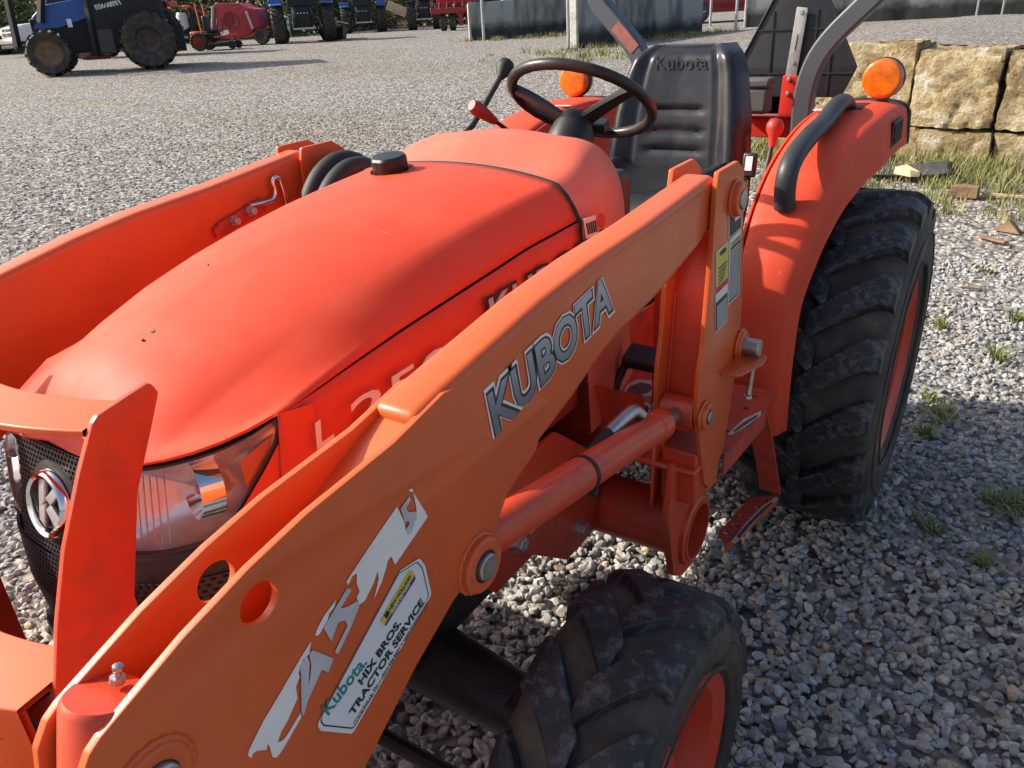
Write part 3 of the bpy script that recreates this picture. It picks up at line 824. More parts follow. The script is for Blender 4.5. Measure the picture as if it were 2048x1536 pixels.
# ---------------------------------------------------------------- nose: grille, headlights, emblem
def fascia(x, z, off=0.0):
    y = y_front(x) + 0.006 + interp(z, [0.66, 0.70, 0.76, 0.85, 0.92, 1.0, 1.07], [0.0, -0.02, -0.038, -0.046, -0.040, -0.018, 0]) * max(0, 1 - (x / 0.30) ** 2) - off
    return (x, y, z)
def lip_z(x):
    return interp(abs(x), [0, 0.05, 0.11, 0.158, 0.195, 0.227, 0.25, 0.27, 0.285], [1.086, 1.082, 1.081, 1.085, 1.091, 1.098, 1.108, 1.121, 1.121])
HL = [(0.100, 1.070), (0.158, 1.075), (0.195, 1.081), (0.227, 1.088), (0.25, 1.098), (0.267, 1.110), (0.266, 1.085), (0.255, 1.050), (0.244, 1.020), (0.232, 0.990), (0.218, 0.975), (0.206, 0.970), (0.175, 0.965), (0.141, 0.962), (0.112, 0.963), (0.098, 0.985), (0.094, 1.025)]
def in_lamp(x, z):
    c = False; n = len(HL)
    for i in range(n):
        (x0, z0), (x1, z1) = HL[i - 1], HL[i]
        if (z0 > z) != (z1 > z) and x < (x1 - x0) * (z - z0) / (z1 - z0) + x0: c = not c
    return c
rows = []
for j in range(101):
    x = -0.283 + 0.566 * j / 100
    rows.append([fascia(x, lip_z(x) - 0.004 + (0.66 - lip_z(x)) * k / 60) for k in range(61)])
    rows[-1] = [(a_, b_ + (0.075 if in_lamp(abs(a_), c_) else 0.0), c_) for a_, b_, c_ in rows[-1]]
MB().grid(rows).build('front_fascia', black_plastic, TR, 180)
# mesh grille: drilled black sheet standing a little proud (upper middle and lower band)
def mesh_mat():
    m = bpy.data.materials.new('grille_mesh'); m.use_nodes = True
    N = m.node_tree.nodes; L = m.node_tree.links; b = N['Principled BSDF']
    b.inputs['Roughness'].default_value = 0.4
    b.inputs['Base Color'].default_value = (0.03, 0.03, 0.032, 1)
    return m
gm_ = mesh_mat()
def grille_sheet(name, xs, zs, nx, nz, hole=0.36):
    """sheet with round holes, one cell per hole, as real geometry"""
    mb = MB()
    def pt(u, v):
        x = xs[0] + (xs[1] - xs[0]) * u; z0, z1 = zs(x); z = z0 + (z1 - z0) * v
        return fascia(x, z, 0.005)
    for i in range(nx):
        for j in range(nz):
            sh = 0.5 if j % 2 else 0.0
            if i == nx - 1 and sh: continue
            c = ((i + 0.5 + sh) / nx, (j + 0.5) / nz); hw, hh = 0.5 / nx, 0.5 / nz
            outer = [pt(c[0] + hw * a, c[1] + hh * b) for a, b in ((1, 0), (1, 1), (0, 1), (-1, 1), (-1, 0), (-1, -1), (0, -1), (1, -1))]
            inner = [pt(c[0] + hw * 2 * hole * math.cos(k * PI / 4), c[1] + hh * 2 * hole * math.sin(k * PI / 4)) for k in range(8)]
            back = [(p[0], p[1] + 0.004, p[2]) for p in inner]
            mb.add(outer + inner + back, [(k, (k + 1) % 8, 8 + (k + 1) % 8, 8 + k) for k in range(8)] + [(8 + k, 8 + (k + 1) % 8, 16 + (k + 1) % 8, 16 + k) for k in range(8)])
    return mb.build(name, gm_, TR, 30, kind='stuff')
grille_sheet('grille', (-0.092, 0.092), lambda x: (0.93, 1.074), 24, 21)
grille_sheet('lower_grille', (-0.24, 0.24), lambda x: (0.72, 0.925), 58, 26)
# emblem: chrome ring with the letter mark, on a black round boss
EC = on(108, 1006, 'x', 0.0)
EY = fascia(0, EC.z)[1] - 0.008
EN = Vector((0, 0.965, -0.26)).normalized()
em = MB().lathe([(0.0, 0.0), (0.052, 0.0), (0.060, 0.004), (0.062, 0.014)], (0, EY, EC.z), EN, 40).build('emblem', black_plastic, TR, 40)
MB().lathe([(0.036, -0.010), (0.041, -0.012), (0.0455, -0.009), (0.047, -0.001), (0.036, 0.001)], (0, EY, EC.z), EN, 44, close=True).build('emblem_ring', chrome, em, 50)
for k, poly in enumerate(([(-.021, .030), (-.006, .034), (-.008, .002), (-.022, -.012)], [(-.006, .008), (.018, .030), (.026, .020), (.006, .000)], [(.006, .002), (.028, -.012), (.018, -.030), (-.006, -.008)], [(-.022, -.008), (-.007, .000), (-.009, -.034), (-.022, -.026)])):
    me = plate_mesh([poly], 0.006, 0.0015)
    me.transform(Matrix.Translation((0, EY, EC.z)) @ Matrix(((1, 0, 0, 0), (0, -EN.z, -EN.y, 0), (0, EN.y, -EN.z, 0), (0, 0, 0, 1))))
    link_mesh('emblem_mark', me, emblem_m, em, 30)
# headlights
def hl_outline():
    """outline in (x, z) on the fascia, left-hand lamp"""
    return HL
def lens_surface(scale, off, nr=7, s=1):
    ol = [Vector(p) for p in smooth_curve(hl_outline(), 4, True)]
    c = Vector((0.180, 1.022)); rows = []
    for i in range(nr + 1):
        k = scale * i / nr
        rows.append([(s * fascia(*(c + (p - c) * k))[0], fascia(*(c + (p - c) * k), off * (1 - (0.6 * (i / nr) ** 3)))[1], (c + (p - c) * k).y) for p in ol + ol[:1]])
    return rows
def headlight(s):
    """dark housing pan, bright reflector bowls, clear lens in front"""
    root = MB()
    rows = lens_surface(1.0, 0.004, 6, s)
    back = [[(p[0] * 0.98, p[1] + 0.05, p[2]) for p in rows[-1]]]
    # pan: rim band and back
    rim_out = lens_surface(1.035, 0.012, 2, s)[-1]; rim_in = lens_surface(0.965, 0.012, 2, s)[-1]
    deep = [(p[0] * 0.97, p[1] + 0.045, p[2] * 0.995 + 0.005) for p in rim_in]
    low = lens_surface(1.04, 0.0, 2, s)[-1]
    root.grid([low, rim_out, rim_in, deep])
    h = root.build('headlight', black_plastic, TR, 40)
    # reflector: a wavy bright bowl behind the lens
    rows = []
    for i, r in enumerate(lens_surface(0.97, 0.0, 8, s)):
        k = i / 8
        rows.append([(p[0], p[1] + 0.045 * (1 - k ** 2) + 0.004, p[2]) for p in r])
    MB().grid(rows).build('reflector', reflector_m, h, 180)
    c = fascia(0.200, 1.034)
    bw = Vector((s * 0.30, 0.95, -0.12))
    MB().lathe([(0.0, 0.016), (0.010, 0.015), (0.022, 0.006), (0.031, -0.006), (0.036, -0.016), (0.0375, -0.016), (0.038, 0.012)], (s * c[0], c[1] + 0.026, c[2]), bw, 36).build('bulb_bowl', chrome, h, 60)
    for k in range(9):                     # moulded ribs of the inner lens
        x_ = 0.112 + 0.008 * k
        MB().tube([(s * x_, fascia(x_, z_, 0.003)[1] + 0.010, z_) for z_ in (0.972, 1.0, 1.03, 1.062)], 0.0009, 5).build('lens_rib', reflector_m, h, 60)
    MB().lathe([(0.0, -0.016), (0.006, -0.014), (0.007, 0.02)], (s * c[0], c[1] + 0.030, c[2]), (s * 0.3, 1, 0), 14).build('bulb', sticker_white, h, 50)
    lens = MB().grid(lens_surface(0.985, 0.013, 8, s)).build('lens', lamp_glass, h, 180)
    # a flat orange strip inside the lamp, in the upper outer corner
    st = [fascia(0.238, 1.066, 0.0), fascia(0.260, 1.090, 0.0), fascia(0.251, 1.052, 0.0), fascia(0.240, 1.022, 0.0)]
    MB().add([(s * p[0], p[1] + 0.006, p[2]) for p in st], [(0, 1, 2, 3)]).build('orange_strip', mat('strip_orange', (0.75, 0.14, 0.02), 0.2, coat=0.5), h, 0)
    return h
headlight(1); headlight(-1)
# painted corner that carries the side panel round to the lamp
def panel_corner(s):
    rows = []
    for i in range(17):
        z = 1.1185 - (1.1185 - 0.976) * i / 16
        x0 = interp(-z, [-1.114, -1.085, -1.05, -1.02, -0.99, -0.975, -0.966], [0.2705, 0.2695, 0.2585, 0.2475, 0.2355, 0.2215, 0.190])
        rows.append([(s * a, fascia(a, z, 0.011)[1], z) for a in [x0 + (0.2870 - x0) * j / 6 for j in range(7)]])
    MB().grid(rows).build('panel_corner', hood_paint, panel_l if s > 0 else panel_r, 180)
panel_corner(1); panel_corner(-1)

# ---------------------------------------------------------------- steering wheel and column
SW = Vector((0, 0.962, 1.334)); TILT = math.radians(33)
sx = Vector((1, 0, 0)); sn = Vector((0, math.sin(TILT), math.cos(TILT))); sf = sn.cross(sx)      # sf points rear-down -> use both ways
sf = Vector((0, math.cos(TILT), -math.sin(TILT)))
SWR = 0.177
def sp(u, v, w=0):
    return SW + sx * u + sf * v + sn * w
ring = [sp(SWR * math.cos(a), SWR * math.sin(a)) for a in [2 * PI * k / 64 for k in range(65)]]
hub_root = MB().lathe([(0.0, 0.018), (0.035, 0.014), (0.044, 0.0), (0.046, -0.03), (0.05, -0.055), (0.04, -0.06)], SW + sn * -0.05, sn, 28).build('steering_wheel', black_plastic, TR, 40)
rimv = MB()
segs = 14; vs = []; fs = []
for k in range(64):
    a = 2 * PI * k / 64; c = sp(SWR * math.cos(a), SWR * math.sin(a)); rd = (sx * math.cos(a) + sf * math.sin(a))
    for j in range(segs):
        b = 2 * PI * j / segs; r = 0.0135 * (1 + (0.03 * math.cos(k * PI) if math.sin(b) < -0.2 else 0))
        vs.append(c + rd * (r * math.cos(b)) + sn * (r * math.sin(b)))
for k in range(64):
    for j in range(segs):
        fs.append((k * segs + j, k * segs + (j + 1) % segs, ((k + 1) % 64) * segs + (j + 1) % segs, ((k + 1) % 64) * segs + j))
rimv.add(vs, fs).build('wheel_rim', mat('wheel_grip', (0.02, 0.017, 0.016), 0.36, noise=0.3, scale=12, dirt=(0.12, 0.06, 0.045), dirt_amt=0.5, dirt_scale=14), hub_root, 180)
for a in (math.radians(200), math.radians(340), math.radians(90)):
    d = sx * math.cos(a) + sf * math.sin(a); e = sn.cross(d)
    sb = MB(); rows = []
    for i in range(7):
        k = i / 6; c = SW + d * (0.03 + (SWR - 0.034) * k) + sn * (-0.052 * (1 - k) ** 1.3); w = 0.024 - 0.010 * k; h = 0.010
        rows.append([c + e * w + sn * -h * .2, c + e * (w * .6) + sn * h, c - e * (w * .6) + sn * h, c - e * w - sn * h * .2, c - e * w * .8 - sn * h, c + e * w * .8 - sn * h, c + e * w + sn * -h * .2])
    sb.grid(rows).build('spoke', black_plastic, hub_root, 30)
MB().tube([SW + sn * -0.07, SW + sn * -0.11 + Vector((0, -0.005, 0)), SW + sn * -0.22], [0.052, 0.060, 0.064], 24).build('steering_column', black_plastic, TR, 40, 0.003)
MB().obox((0.02, 0.965, 1.275), (0.09, 0.05, 0.022), (0.2, 0, 0.25)).build('column_switch', black_plastic, TR, 30, 0.003)
dash = MB(); dash.box(-0.19, 0.19, 0.72, 0.86, 0.78, 1.20); dash.build('dash_panel', black_plastic, TR, 30, 0.02, 3)

# ---------------------------------------------------------------- seat
def seat_back():
    """moulded backrest: side bolsters, flat middle with cross grooves"""
    rows = []
    NZ, NX = 36, 40
    for i in range(NZ + 1):
        v = i / NZ; z = 1.035 + 0.39 * v
        w = np.interp(v, [0, 0.15, 0.5, 0.8, 0.93, 1.0], [0.238, 0.238, 0.222, 0.195, 0.172, 0.130])
        lean = 1.555 + 0.060 * v + 0.02 * v * v
        row = []
        for j in range(NX + 1):
            q = -1 + 2 * j / NX; x = q * w
            bol = 0.045 * math.exp(-((abs(q) - 0.80) / 0.16) ** 2) * (1 - 0.55 * v) + 0.01 * abs(q)
            edge = -0.055 * max(0, (abs(q) - 0.86) / 0.14) ** 2 - 0.05 * max(0, (v - 0.90) / 0.10) ** 2
            pad = 0.012 if (abs(q) < 0.60 and 0.05 < v < 0.96) else 0.0
            gr = 0.0
            for gz in (0.215, 0.36, 0.52):
                if abs(q) < 0.46:
                    dz = (v - gz - 0.012 * (1 - (q / 0.46) ** 2))
                    gr -= 0.013 * math.exp(-(dz / 0.016) ** 2) * min(1, (0.46 - abs(q)) * 8)
            row.append((x, lean - bol - pad - edge - gr, z))
        rows.append(row)
    A = np.array(rows)
    for _ in range(1):
        B = A.copy(); B[1:-1, 1:-1] = 0.6 * A[1:-1, 1:-1] + 0.1 * (A[:-2, 1:-1] + A[2:, 1:-1] + A[1:-1, :-2] + A[1:-1, 2:]); A = B
    front = [[tuple(p) for p in r] for r in A]
    mb = MB().grid(front)
    back = [[(p[0] * 0.90, 1.555 + 0.06 * (i / NZ) + 0.075 - 0.03 * (i / NZ), p[2] - 0.004 * (i / NZ)) for p in r] for i, r in enumerate(front)]
    mb.grid(back)
    ring_f = [front[0][j] for j in range(NX + 1)] + [front[i][NX] for i in range(1, NZ + 1)] + [front[NZ][j] for j in range(NX - 1, -1, -1)] + [front[i][0] for i in range(NZ - 1, 0, -1)]
    ring_b = [back[0][j] for j in range(NX + 1)] + [back[i][NX] for i in range(1, NZ + 1)] + [back[NZ][j] for j in range(NX - 1, -1, -1)] + [back[i][0] for i in range(NZ - 1, 0, -1)]
    mb.grid([ring_f + ring_f[:1], ring_b + ring_b[:1]])
    return mb.build('backrest', vinyl, None, 60)
seat = bpy.data.objects.new('seat', None); COL.objects.link(seat); seat.parent = TR; seat.empty_display_size = 0.1
sb = seat_back(); sb.parent = seat
rows = []
for i in range(25):
    v = i / 24; y = 1.13 + 0.46 * v
    row = []
    for j in range(33):
        q = -1 + 2 * j / 32; w = 0.20 + 0.02 * v - 0.05 * max(0, (0.12 - v) / 0.12) ** 2
        z = 1.058 + 0.012 * v + 0.034 * math.exp(-((abs(q) - 0.82) / 0.2) ** 2) - 0.06 * max(0, (abs(q) - 0.86) / 0.14) ** 2 - 0.05 * max(0, (0.14 - v) / 0.14) ** 2 - 0.018 * math.exp(-((v - 0.45) / 0.22) ** 2 - (q / 0.5) ** 2)
        row.append((q * w, y, z))
    rows.append(row)
cu = MB().grid(rows)
ring_f = [rows[0][j] for j in range(33)] + [rows[i][32] for i in range(1, 25)] + [rows[24][j] for j in range(31, -1, -1)] + [rows[i][0] for i in range(23, 0, -1)]
cu.grid([ring_f + ring_f[:1], [(x * .95, y, 0.95) for x, y, z in ring_f + ring_f[:1]]])
cu.build('cushion', cushion_m, seat, 60)
MB().box(-0.16, 0.16, 1.17, 1.57, 0.80, 0.955).build('seat_base', black_metal, seat, 30, 0.01)
SB = np.array([v.co[:] for v in sb.data.vertices])[:37 * 41]
def on_back(x, y, z):
    d = np.hypot(SB[:, 0] - x, SB[:, 2] - z); k = np.argsort(d)[:4]; w = 1 / (d[k] + 1e-4)
    return (x, float((SB[k, 1] * w).sum() / w.sum()) + (y - 1.606), z)
lg0 = [on(1313, 139, 'y', 1.606), on(1416, 138, 'y', 1.606), on(1311, 113, 'y', 1.606)]
text_on('seat_logo', 'Kubota', lg0[0], lg0[1], lg0[2], vinyl, seat, 0.004, 0.006, 1.05, warp=on_back)

# ---------------------------------------------------------------- fenders, lamps, grab handles
FPATH = [(1.035, 0.47), (1.005, 0.60), (0.988, 0.74), (0.997, 0.87), (1.045, 0.985), (1.13, 1.085), (1.25, 1.160), (1.42, 1.212), (1.60, 1.236), (1.80, 1.240), (1.985, 1.228)]
def fender(s):
    path = smooth_curve(FPATH, 6)
    rows = []; n = len(path)
    for i, p in enumerate(path):
        k = i / (n - 1)
        t = (path[min(i + 1, n - 1)] - path[max(i - 1, 0)]).normalized(); nv = Vector((-t.y, t.x))          # outwards of the curve
        if nv.dot(Vector(p) - Vector((1.61, 0.6))) < 0: nv = -nv
        xin = 0.405; xout = np.interp(k, [0, 0.3, 0.6, 0.8, 1], [0.540, 0.545, 0.575, 0.605, 0.610])
        skirt = np.interp(k, [0, 0.25, 0.5, 0.75, 1], [0.012, 0.03, 0.075, 0.10, 0.085])
        sec = [(xin - 0.012, -0.05), (xin - 0.006, -0.02), (xin, -0.006), (xin + 0.012, 0.0), (xin + 0.06, 0.003), (xout - 0.07, 0.002), (xout - 0.035, -0.004), (xout - 0.014, -0.014), (xout - 0.003, -0.030), (xout + 0.004, -0.035 - skirt), (xout + 0.010, -0.037 - skirt)]
        rows.append([(s * x, p[0] + nv.x * h, p[1] + nv.y * h) for x, h in sec])
    o = MB().grid(rows).build('fender', hood_paint, TR, 50)
    md = o.modifiers.new('sheet', 'SOLIDIFY'); md.thickness = 0.005; md.offset = -1 if s > 0 else 1
    md2 = o.modifiers.new('round', 'SUBSURF'); md2.levels = 1; md2.render_levels = 2
    # inner wall that closes the fender towards the seat
    inner = [(p[0], p[1] - 0.01) for p in path] + [(1.985, 0.75), (1.30, 0.62), (1.06, 0.47)]
    plate_x('fender_wall', [inner], s * 0.392, s * 0.398, hood_paint, o, 0.001)
    # rubber edging along the rear
    MB().tube([rows[-1][k] for k in range(2, 11)], 0.007, 8).build('rear_edging', black_plastic, o, 60)
    # ribbed vents
    for k in range(9):
        y = 1.66 + k * 0.016
        MB().obox((s * 0.492, y, 1.2415), (0.062, 0.009, 0.005), (0.01, 0, 0.15)).build('vent_rib', black_plastic, o, 30, 0.001)
    MB().obox((s * 0.492, 1.724, 1.2400), (0.072, 0.150, 0.003), (0.0, 0, 0.0)).build('vent_plate', black_plastic, o, 30)
    for k in range(5):
        MB().obox((s * 0.612, 1.72 + 0.028 * k, 1.165), (0.008, 0.012, 0.055), (0.25, 0, 0)).build('reflector_rib', sign_black, o, 30, 0.001)
    MB().obox((s * 0.609, 1.776, 1.165), (0.006, 0.15, 0.075), (0, 0, 0)).build('reflector_plate', sign_black, o, 30, 0.003)
    me = plate_mesh([[(0, 0), (0.075, 0), (0.075, 0.028), (0, 0.028)]], 0.001)
    me.transform(Matrix.Translation((s * 0.44 - 0.035, 1.60, 1.2435)))
    link_mesh('white_label', me, sticker_white, o, 0)
    if s < 0:
        return o
    # grab handle
    hp = [(0.478, 1.112, 1.075), (0.478, 1.100, 1.125), (0.479, 1.112, 1.168), (0.480, 1.165, 1.198), (0.481, 1.28, 1.222), (0.482, 1.40, 1.236), (0.482, 1.50, 1.256), (0.482, 1.57, 1.266), (0.481, 1.64, 1.262), (0.480, 1.69, 1.242)]
    hp = [Vector((s * a, b, c)) for a, b, c in hp]
    hp = smooth_curve(hp, 5)
    hd = MB().tube(hp, [0.0225] * len(hp), 16, flat=1.15).build('grab_handle', grip_plastic, o, 60)
    MB().box(min(s * .472, s * .492), max(s * .472, s * .492), 1.44, 1.475, 1.20, 1.25).build('handle_foot', grip_plastic, hd, 30, 0.004)
    return o
fender(1); fender(-1)
def turn_lamp(s):
    c = Vector((s * 0.532, 1.905, 1.302))
    h = MB().lathe([(0.045, -0.022), (0.055, -0.020), (0.060, -0.006), (0.060, 0.014), (0.050, 0.02)], c, (0, 1, 0), 36).build('turn_lamp', black_plastic, TR, 40)
    MB().tube([(c.x, c.y + 0.004, c.z - 0.056), (c.x, c.y + 0.004, c.z - 0.085)], [0.024, 0.028], 18).build('lamp_stem', black_plastic, h, 40)
    for d in (-1, 1):
        prof = [(0.0, 0.026)]
        for k in range(1, 9):
            r = 0.052 * k / 8; prof.append((r, 0.026 - 0.003 * (k / 8) ** 2 + (0.0013 if k % 2 else -0.0004)))
        prof += [(0.056, 0.020), (0.058, 0.004)]
        ln = MB().lathe(prof, c + Vector((0, d * 0.010, 0)), (0, d, 0), 40).build('amber_lens', amber, h, 50)
        for k in range(3):
            a = PI / 2 + k * 2 * PI / 3
            MB().lathe([(0.0, 0.0), (0.003, 0.0005), (0.0035, 0.003)], c + Vector((0.047 * math.cos(a), d * 0.034, 0.047 * math.sin(a))), (0, -d, 0), 10).build('lens_screw', steel, h, 40)
    MB().lathe([(0.0, 0), (0.02, 0.001), (0.02, 0.012), (0.0, 0.016)], c + Vector((0, -0.012, 0)), (0, -1, 0), 16).build('bulb', mat('bulb_amber', (0.95, 0.5, 0.08), 0.1, metal=0.8), h, 40)
turn_lamp(1); turn_lamp(-1)
# ---------------------------------------------------------------- roll bar, slow-vehicle sign (seen from behind), tool box, hitch bar
def beam(pts, w, d, name, m, parent, bevel=0.008):
    """rectangular tube swept along points in a plane y ~ const: w across (in plane), d deep (along y)"""
    P = [Vector(p) for p in pts]; rows = []
    for i, p in enumerate(P):
        t = (P[min(i + 1, len(P) - 1)] - P[max(i - 1, 0)]).normalized(); yv = Vector((0, 1, 0)); a = t.cross(yv).normalized(); b = a.cross(t)
        rows.append([p + a * (w / 2) - b * (d / 2), p + a * (w / 2) + b * (d / 2), p - a * (w / 2) + b * (d / 2), p - a * (w / 2) - b * (d / 2)])
    mb = MB(); n = len(rows)
    mb.v = [tuple(q) for r in rows for q in r]
    for i in range(n - 1):
        for k in range(4):
            mb.f.append((i * 4 + k, i * 4 + (k + 1) % 4, (i + 1) * 4 + (k + 1) % 4, (i + 1) * 4 + k))
    mb.f.append((3, 2, 1, 0)); mb.f.append(tuple((n - 1) * 4 + k for k in range(4)))
    return mb.build(name, m, parent, 40, bevel, 3)
for s in (1, -1):
    pts = [(s * 0.295, 2.0, 0.62), (s * 0.285, 2.0, 0.95), (s * 0.281, 2.0, 1.14), (s * 0.280, 2.0, 1.22), (s * 0.288, 2.0, 1.29), (s * 0.312, 2.0, 1.362), (s * 0.355, 2.0, 1.425), (s * 0.42, 2.0, 1.492), (s * 0.475, 2.0, 1.55), (s * 0.505, 2.0, 1.62), (s * 0.515, 2.0, 1.72), (s * 0.515, 2.0, 2.15)]
    pts = smooth_curve(pts, 4)
    post = beam(pts, 0.062, 0.062, 'rollbar_post', rops_paint, TR)
    if s < 0:
        me = plate_mesh([[(0, 0), (0.115, 0), (0.115, 0.042), (0, 0.042)]], 0.001)
        a = on(1262, 108, 'y', 1.967); b = on(1232, 72, 'y', 1.967); u = (b - a).normalized(); n = Vector((0, -1, 0)); v = -n.cross(u); n = u.cross(v)
        me.transform(Matrix.Translation(a) @ Matrix((u, v, n)).transposed().to_4x4())
        link_mesh('warning_label', me, mat('label_grey', (0.16, 0.10, 0.10), 0.5, base2=(0.42, 0.12, 0.09), scale=40), post, 0)
MB().box(-0.545, 0.545, 1.969, 2.031, 2.13, 2.19).build('rollbar_top', rops_paint, TR, 40, 0.01)
MB().box(-0.27, 0.27, 2.02, 2.075, 1.10, 1.165).build('hitch_bar', bracket_red, TR, 30, 0.003)
MB().box(0.03, 0.29, 2.012, 2.078, 1.166, 1.172).build('hitch_plate', bracket_red, TR, 30, 0.001)
# the sign: truncated triangle, black back with moulded ribs
SX, SY = 0.203, 2.135
tri = [(SX - 0.165, 1.222), (SX + 0.165, 1.222), (SX + 0.206, 1.318), (SX + 0.048, 1.622), (SX - 0.048, 1.622), (SX - 0.206, 1.318)]
def plate_y(name, outl, y0, thick, m, parent, bev=0.002):
    me = plate_mesh(outl, thick, bev)
    me.transform(Matrix.Translation((0, y0, 0)) @ Matrix(((1, 0, 0, 0), (0, 0, 1, 0), (0, 1, 0, 0), (0, 0, 0, 1))))
    me.flip_normals()
    return link_mesh(name, me, m, parent, 30)
sign = plate_y('slow_vehicle_sign', [fillet(tri, 0.012)], SY, 0.005, sign_black, TR)
for z in (1.30, 1.44, 1.545):
    hw = np.interp(z, [1.222, 1.318, 1.622], [0.165, 0.203, 0.048])
    MB().box(SX - hw, SX + hw, SY - 0.004, SY, z - 0.0025, z + 0.0025).build('sign_rib', sign_black, sign, 30)
for x in (-0.085, 0.06, 0.115):
    MB().box(SX + x - 0.0025, SX + x + 0.0025, SY - 0.0035, SY, 1.23, 1.50).build('sign_rib', sign_black, sign, 30)
for s in (-1, 1):
    MB().tube([(SX + s * 0.200, SY - 0.002, 1.32), (SX + s * 0.05, SY - 0.002, 1.615)], 0.004, 6).build('sign_rib', sign_black, sign, 60)
br = plate_y('sign_bracket', [fillet([(SX - 0.026, 1.28), (SX + 0.012, 1.28), (SX + 0.030, 1.505), (SX - 0.008, 1.51)], 0.006), ], SY - 0.014, 0.004, zinc, TR)
for (x, z) in ((SX + 0.010, 1.492), (SX - 0.002, 1.335)):
    MB().lathe([(0.0, 0.006), (0.006, 0.006), (0.0075, 0.0)], (x, SY - 0.014, z), (0, -1, 0), 12).build('bracket_bolt', zinc, br, 30)
plate_y('bracket_slot', [fillet([(SX - 0.002, 1.375), (SX + 0.002, 1.375), (SX + 0.006, 1.425), (SX + 0.003, 1.425)], 0.001)], SY - 0.0150, 0.0008, decal_dark, br)
rb = plate_y('sign_mount', [fillet([(SX - 0.035, 1.16), (SX + 0.018, 1.16), (SX + 0.024, 1.293), (SX - 0.030, 1.296)], 0.008)], SY - 0.024, 0.006, bracket_red, TR)
for z in (1.283, 1.236):
    MB().lathe([(0.0, 0.010), (0.006, 0.009), (0.0085, 0.0)], (SX - 0.008, SY - 0.024, z), (0, -1, 0), 12).build('mount_bolt', zinc, rb, 30)
tb = MB().box(0.045, 0.175, 1.94, 2.01, 1.185, 1.272).build('tool_box', toolbox_m, TR, 30, 0.014, 3)
MB().box(0.041, 0.179, 1.935, 2.015, 1.268, 1.300).build('tool_box_lid', toolbox_m, tb, 30, 0.010, 3)

# ---------------------------------------------------------------- levers and small controls
st = MB().tube([(-0.36, 0.925, 1.235), (-0.36, 0.99, 1.262), (-0.36, 1.06, 1.312), (-0.36, 1.165, 1.392)], [0.0085, 0.0085, 0.0085, 0.0085], 10).build('joystick', black_metal, TR, 60)
MB().lathe([(0.010, -0.004), (0.014, 0.005), (0.0235, 0.022), (0.026, 0.036), (0.022, 0.050), (0.012, 0.057), (0.0, 0.059)], (-0.36, 1.145, 1.376), (0, 0.72, 0.70), 20).build('joystick_knob', rubber_boot, st, 60)
rib = []
for k in range(11):
    rib.append((0.062 - 0.0042 * k + (0.010 if k % 2 else 0.0), 0.011 * k))
bt = MB().lathe(rib, (-0.36, 0.865, 1.118), (0, 0.25, 1), 20).build('joystick_boot', rubber_boot, st, 40)
MB().box(-0.47, -0.29, 0.60, 1.02, 1.092, 1.118).build('valve_cover', deck_grey, TR, 30, 0.008)
MB().lathe([(0.012, 0), (0.014, 0.03), (0.012, 0.045), (0.0, 0.05)], (-0.33, 0.742, 1.175), (0, 0, 1), 14).build('small_knob', black_plastic, TR, 40)
MB().tube([(-0.33, 0.742, 1.11), (-0.33, 0.742, 1.18)], 0.006, 8).build('knob_rod', black_metal, TR, 60)
rl = MB().tube([(-0.17, 0.93, 1.245), (-0.20, 0.86, 1.300)], 0.0055, 8).build('throttle_lever', black_metal, TR, 60)
MB().tube([(-0.196, 0.868, 1.293), (-0.200, 0.856, 1.301), (-0.206, 0.838, 1.314), (-0.214, 0.812, 1.332), (-0.218, 0.800, 1.340)], [0.009, 0.012, 0.0155, 0.019, 0.013], 12).build('lever_grip', lever_red, rl, 60)
lv = MB().tube([(0.33, 1.30, 0.92), (0.33, 1.36, 0.985), (0.33, 1.432, 1.07), (0.33, 1.470, 1.135), (0.33, 1.492, 1.175)], 0.0065, 10).build('range_lever', black_metal, TR, 60)
MB().lathe([(0.0095, 0), (0.011, 0.01), (0.013, 0.028), (0.0235, 0.046), (0.0245, 0.062), (0.016, 0.077), (0.0, 0.081)], (0.33, 1.485, 1.155), (0, 0.28, 0.96), 20).build('lever_ball', lever_red, lv, 60)
l2 = MB().tube([(0.285, 1.40, 0.93), (0.283, 1.44, 1.00), (0.28, 1.458, 1.08)], 0.006, 8).build('hitch_lever', black_metal, TR, 60)
MB().obox((0.28, 1.455, 1.108), (0.040, 0.022, 0.068), (-0.15, 0, 0)).build('lever_pad', black_plastic, l2, 30, 0.006)
MB().obox((0.281, 1.4425, 1.115), (0.020, 0.002, 0.040), (-0.15, 0, 0)).build('pad_inlay', sticker_white, l2, 30)

# ---------------------------------------------------------------- floor, pedal, step
def step_part():
    fl = MB()
    fl.box(0.16, 0.40, 0.56, 1.20, 0.640, 0.648)
    fl.box(0.16, 0.165, 0.56, 1.20, 0.64, 0.80)
    fl.build('floor_plate', worn_paint, TR, 30, 0.002)
    MB().box(-0.42, -0.16, 0.56, 1.20, 0.640, 0.648).build('floor_plate', worn_paint, TR, 30, 0.002)
    MB().add([(0.165, 0.50, 0.66), (0.41, 0.50, 0.66), (0.41, 0.45, 0.84), (0.165, 0.45, 0.84)], [(0, 1, 2, 3)]).build('toe_board', worn_paint, TR, 0)
    MB().box(0.30, 0.40, 0.745, 0.752, 0.65, 0.98).build('foot_guard', frame_paint, TR, 30, 0.002)
step_part()
pd = MB().tube([(0.285, 0.47, 0.62), (0.29, 0.52, 0.715), (0.297, 0.565, 0.80), (0.302, 0.59, 0.828), (0.33, 0.60, 0.834)], 0.010, 10).build('pedal_arm', black_metal, TR, 60)
MB().obox((0.352, 0.602, 0.848), (0.105, 0.060, 0.026), (0.35, 0, 0)).build('pedal_pad', rubber_boot, pd, 30, 0.006)
stp = MB()
ptop = [on(1452, 868, 'x', 0.54), ]
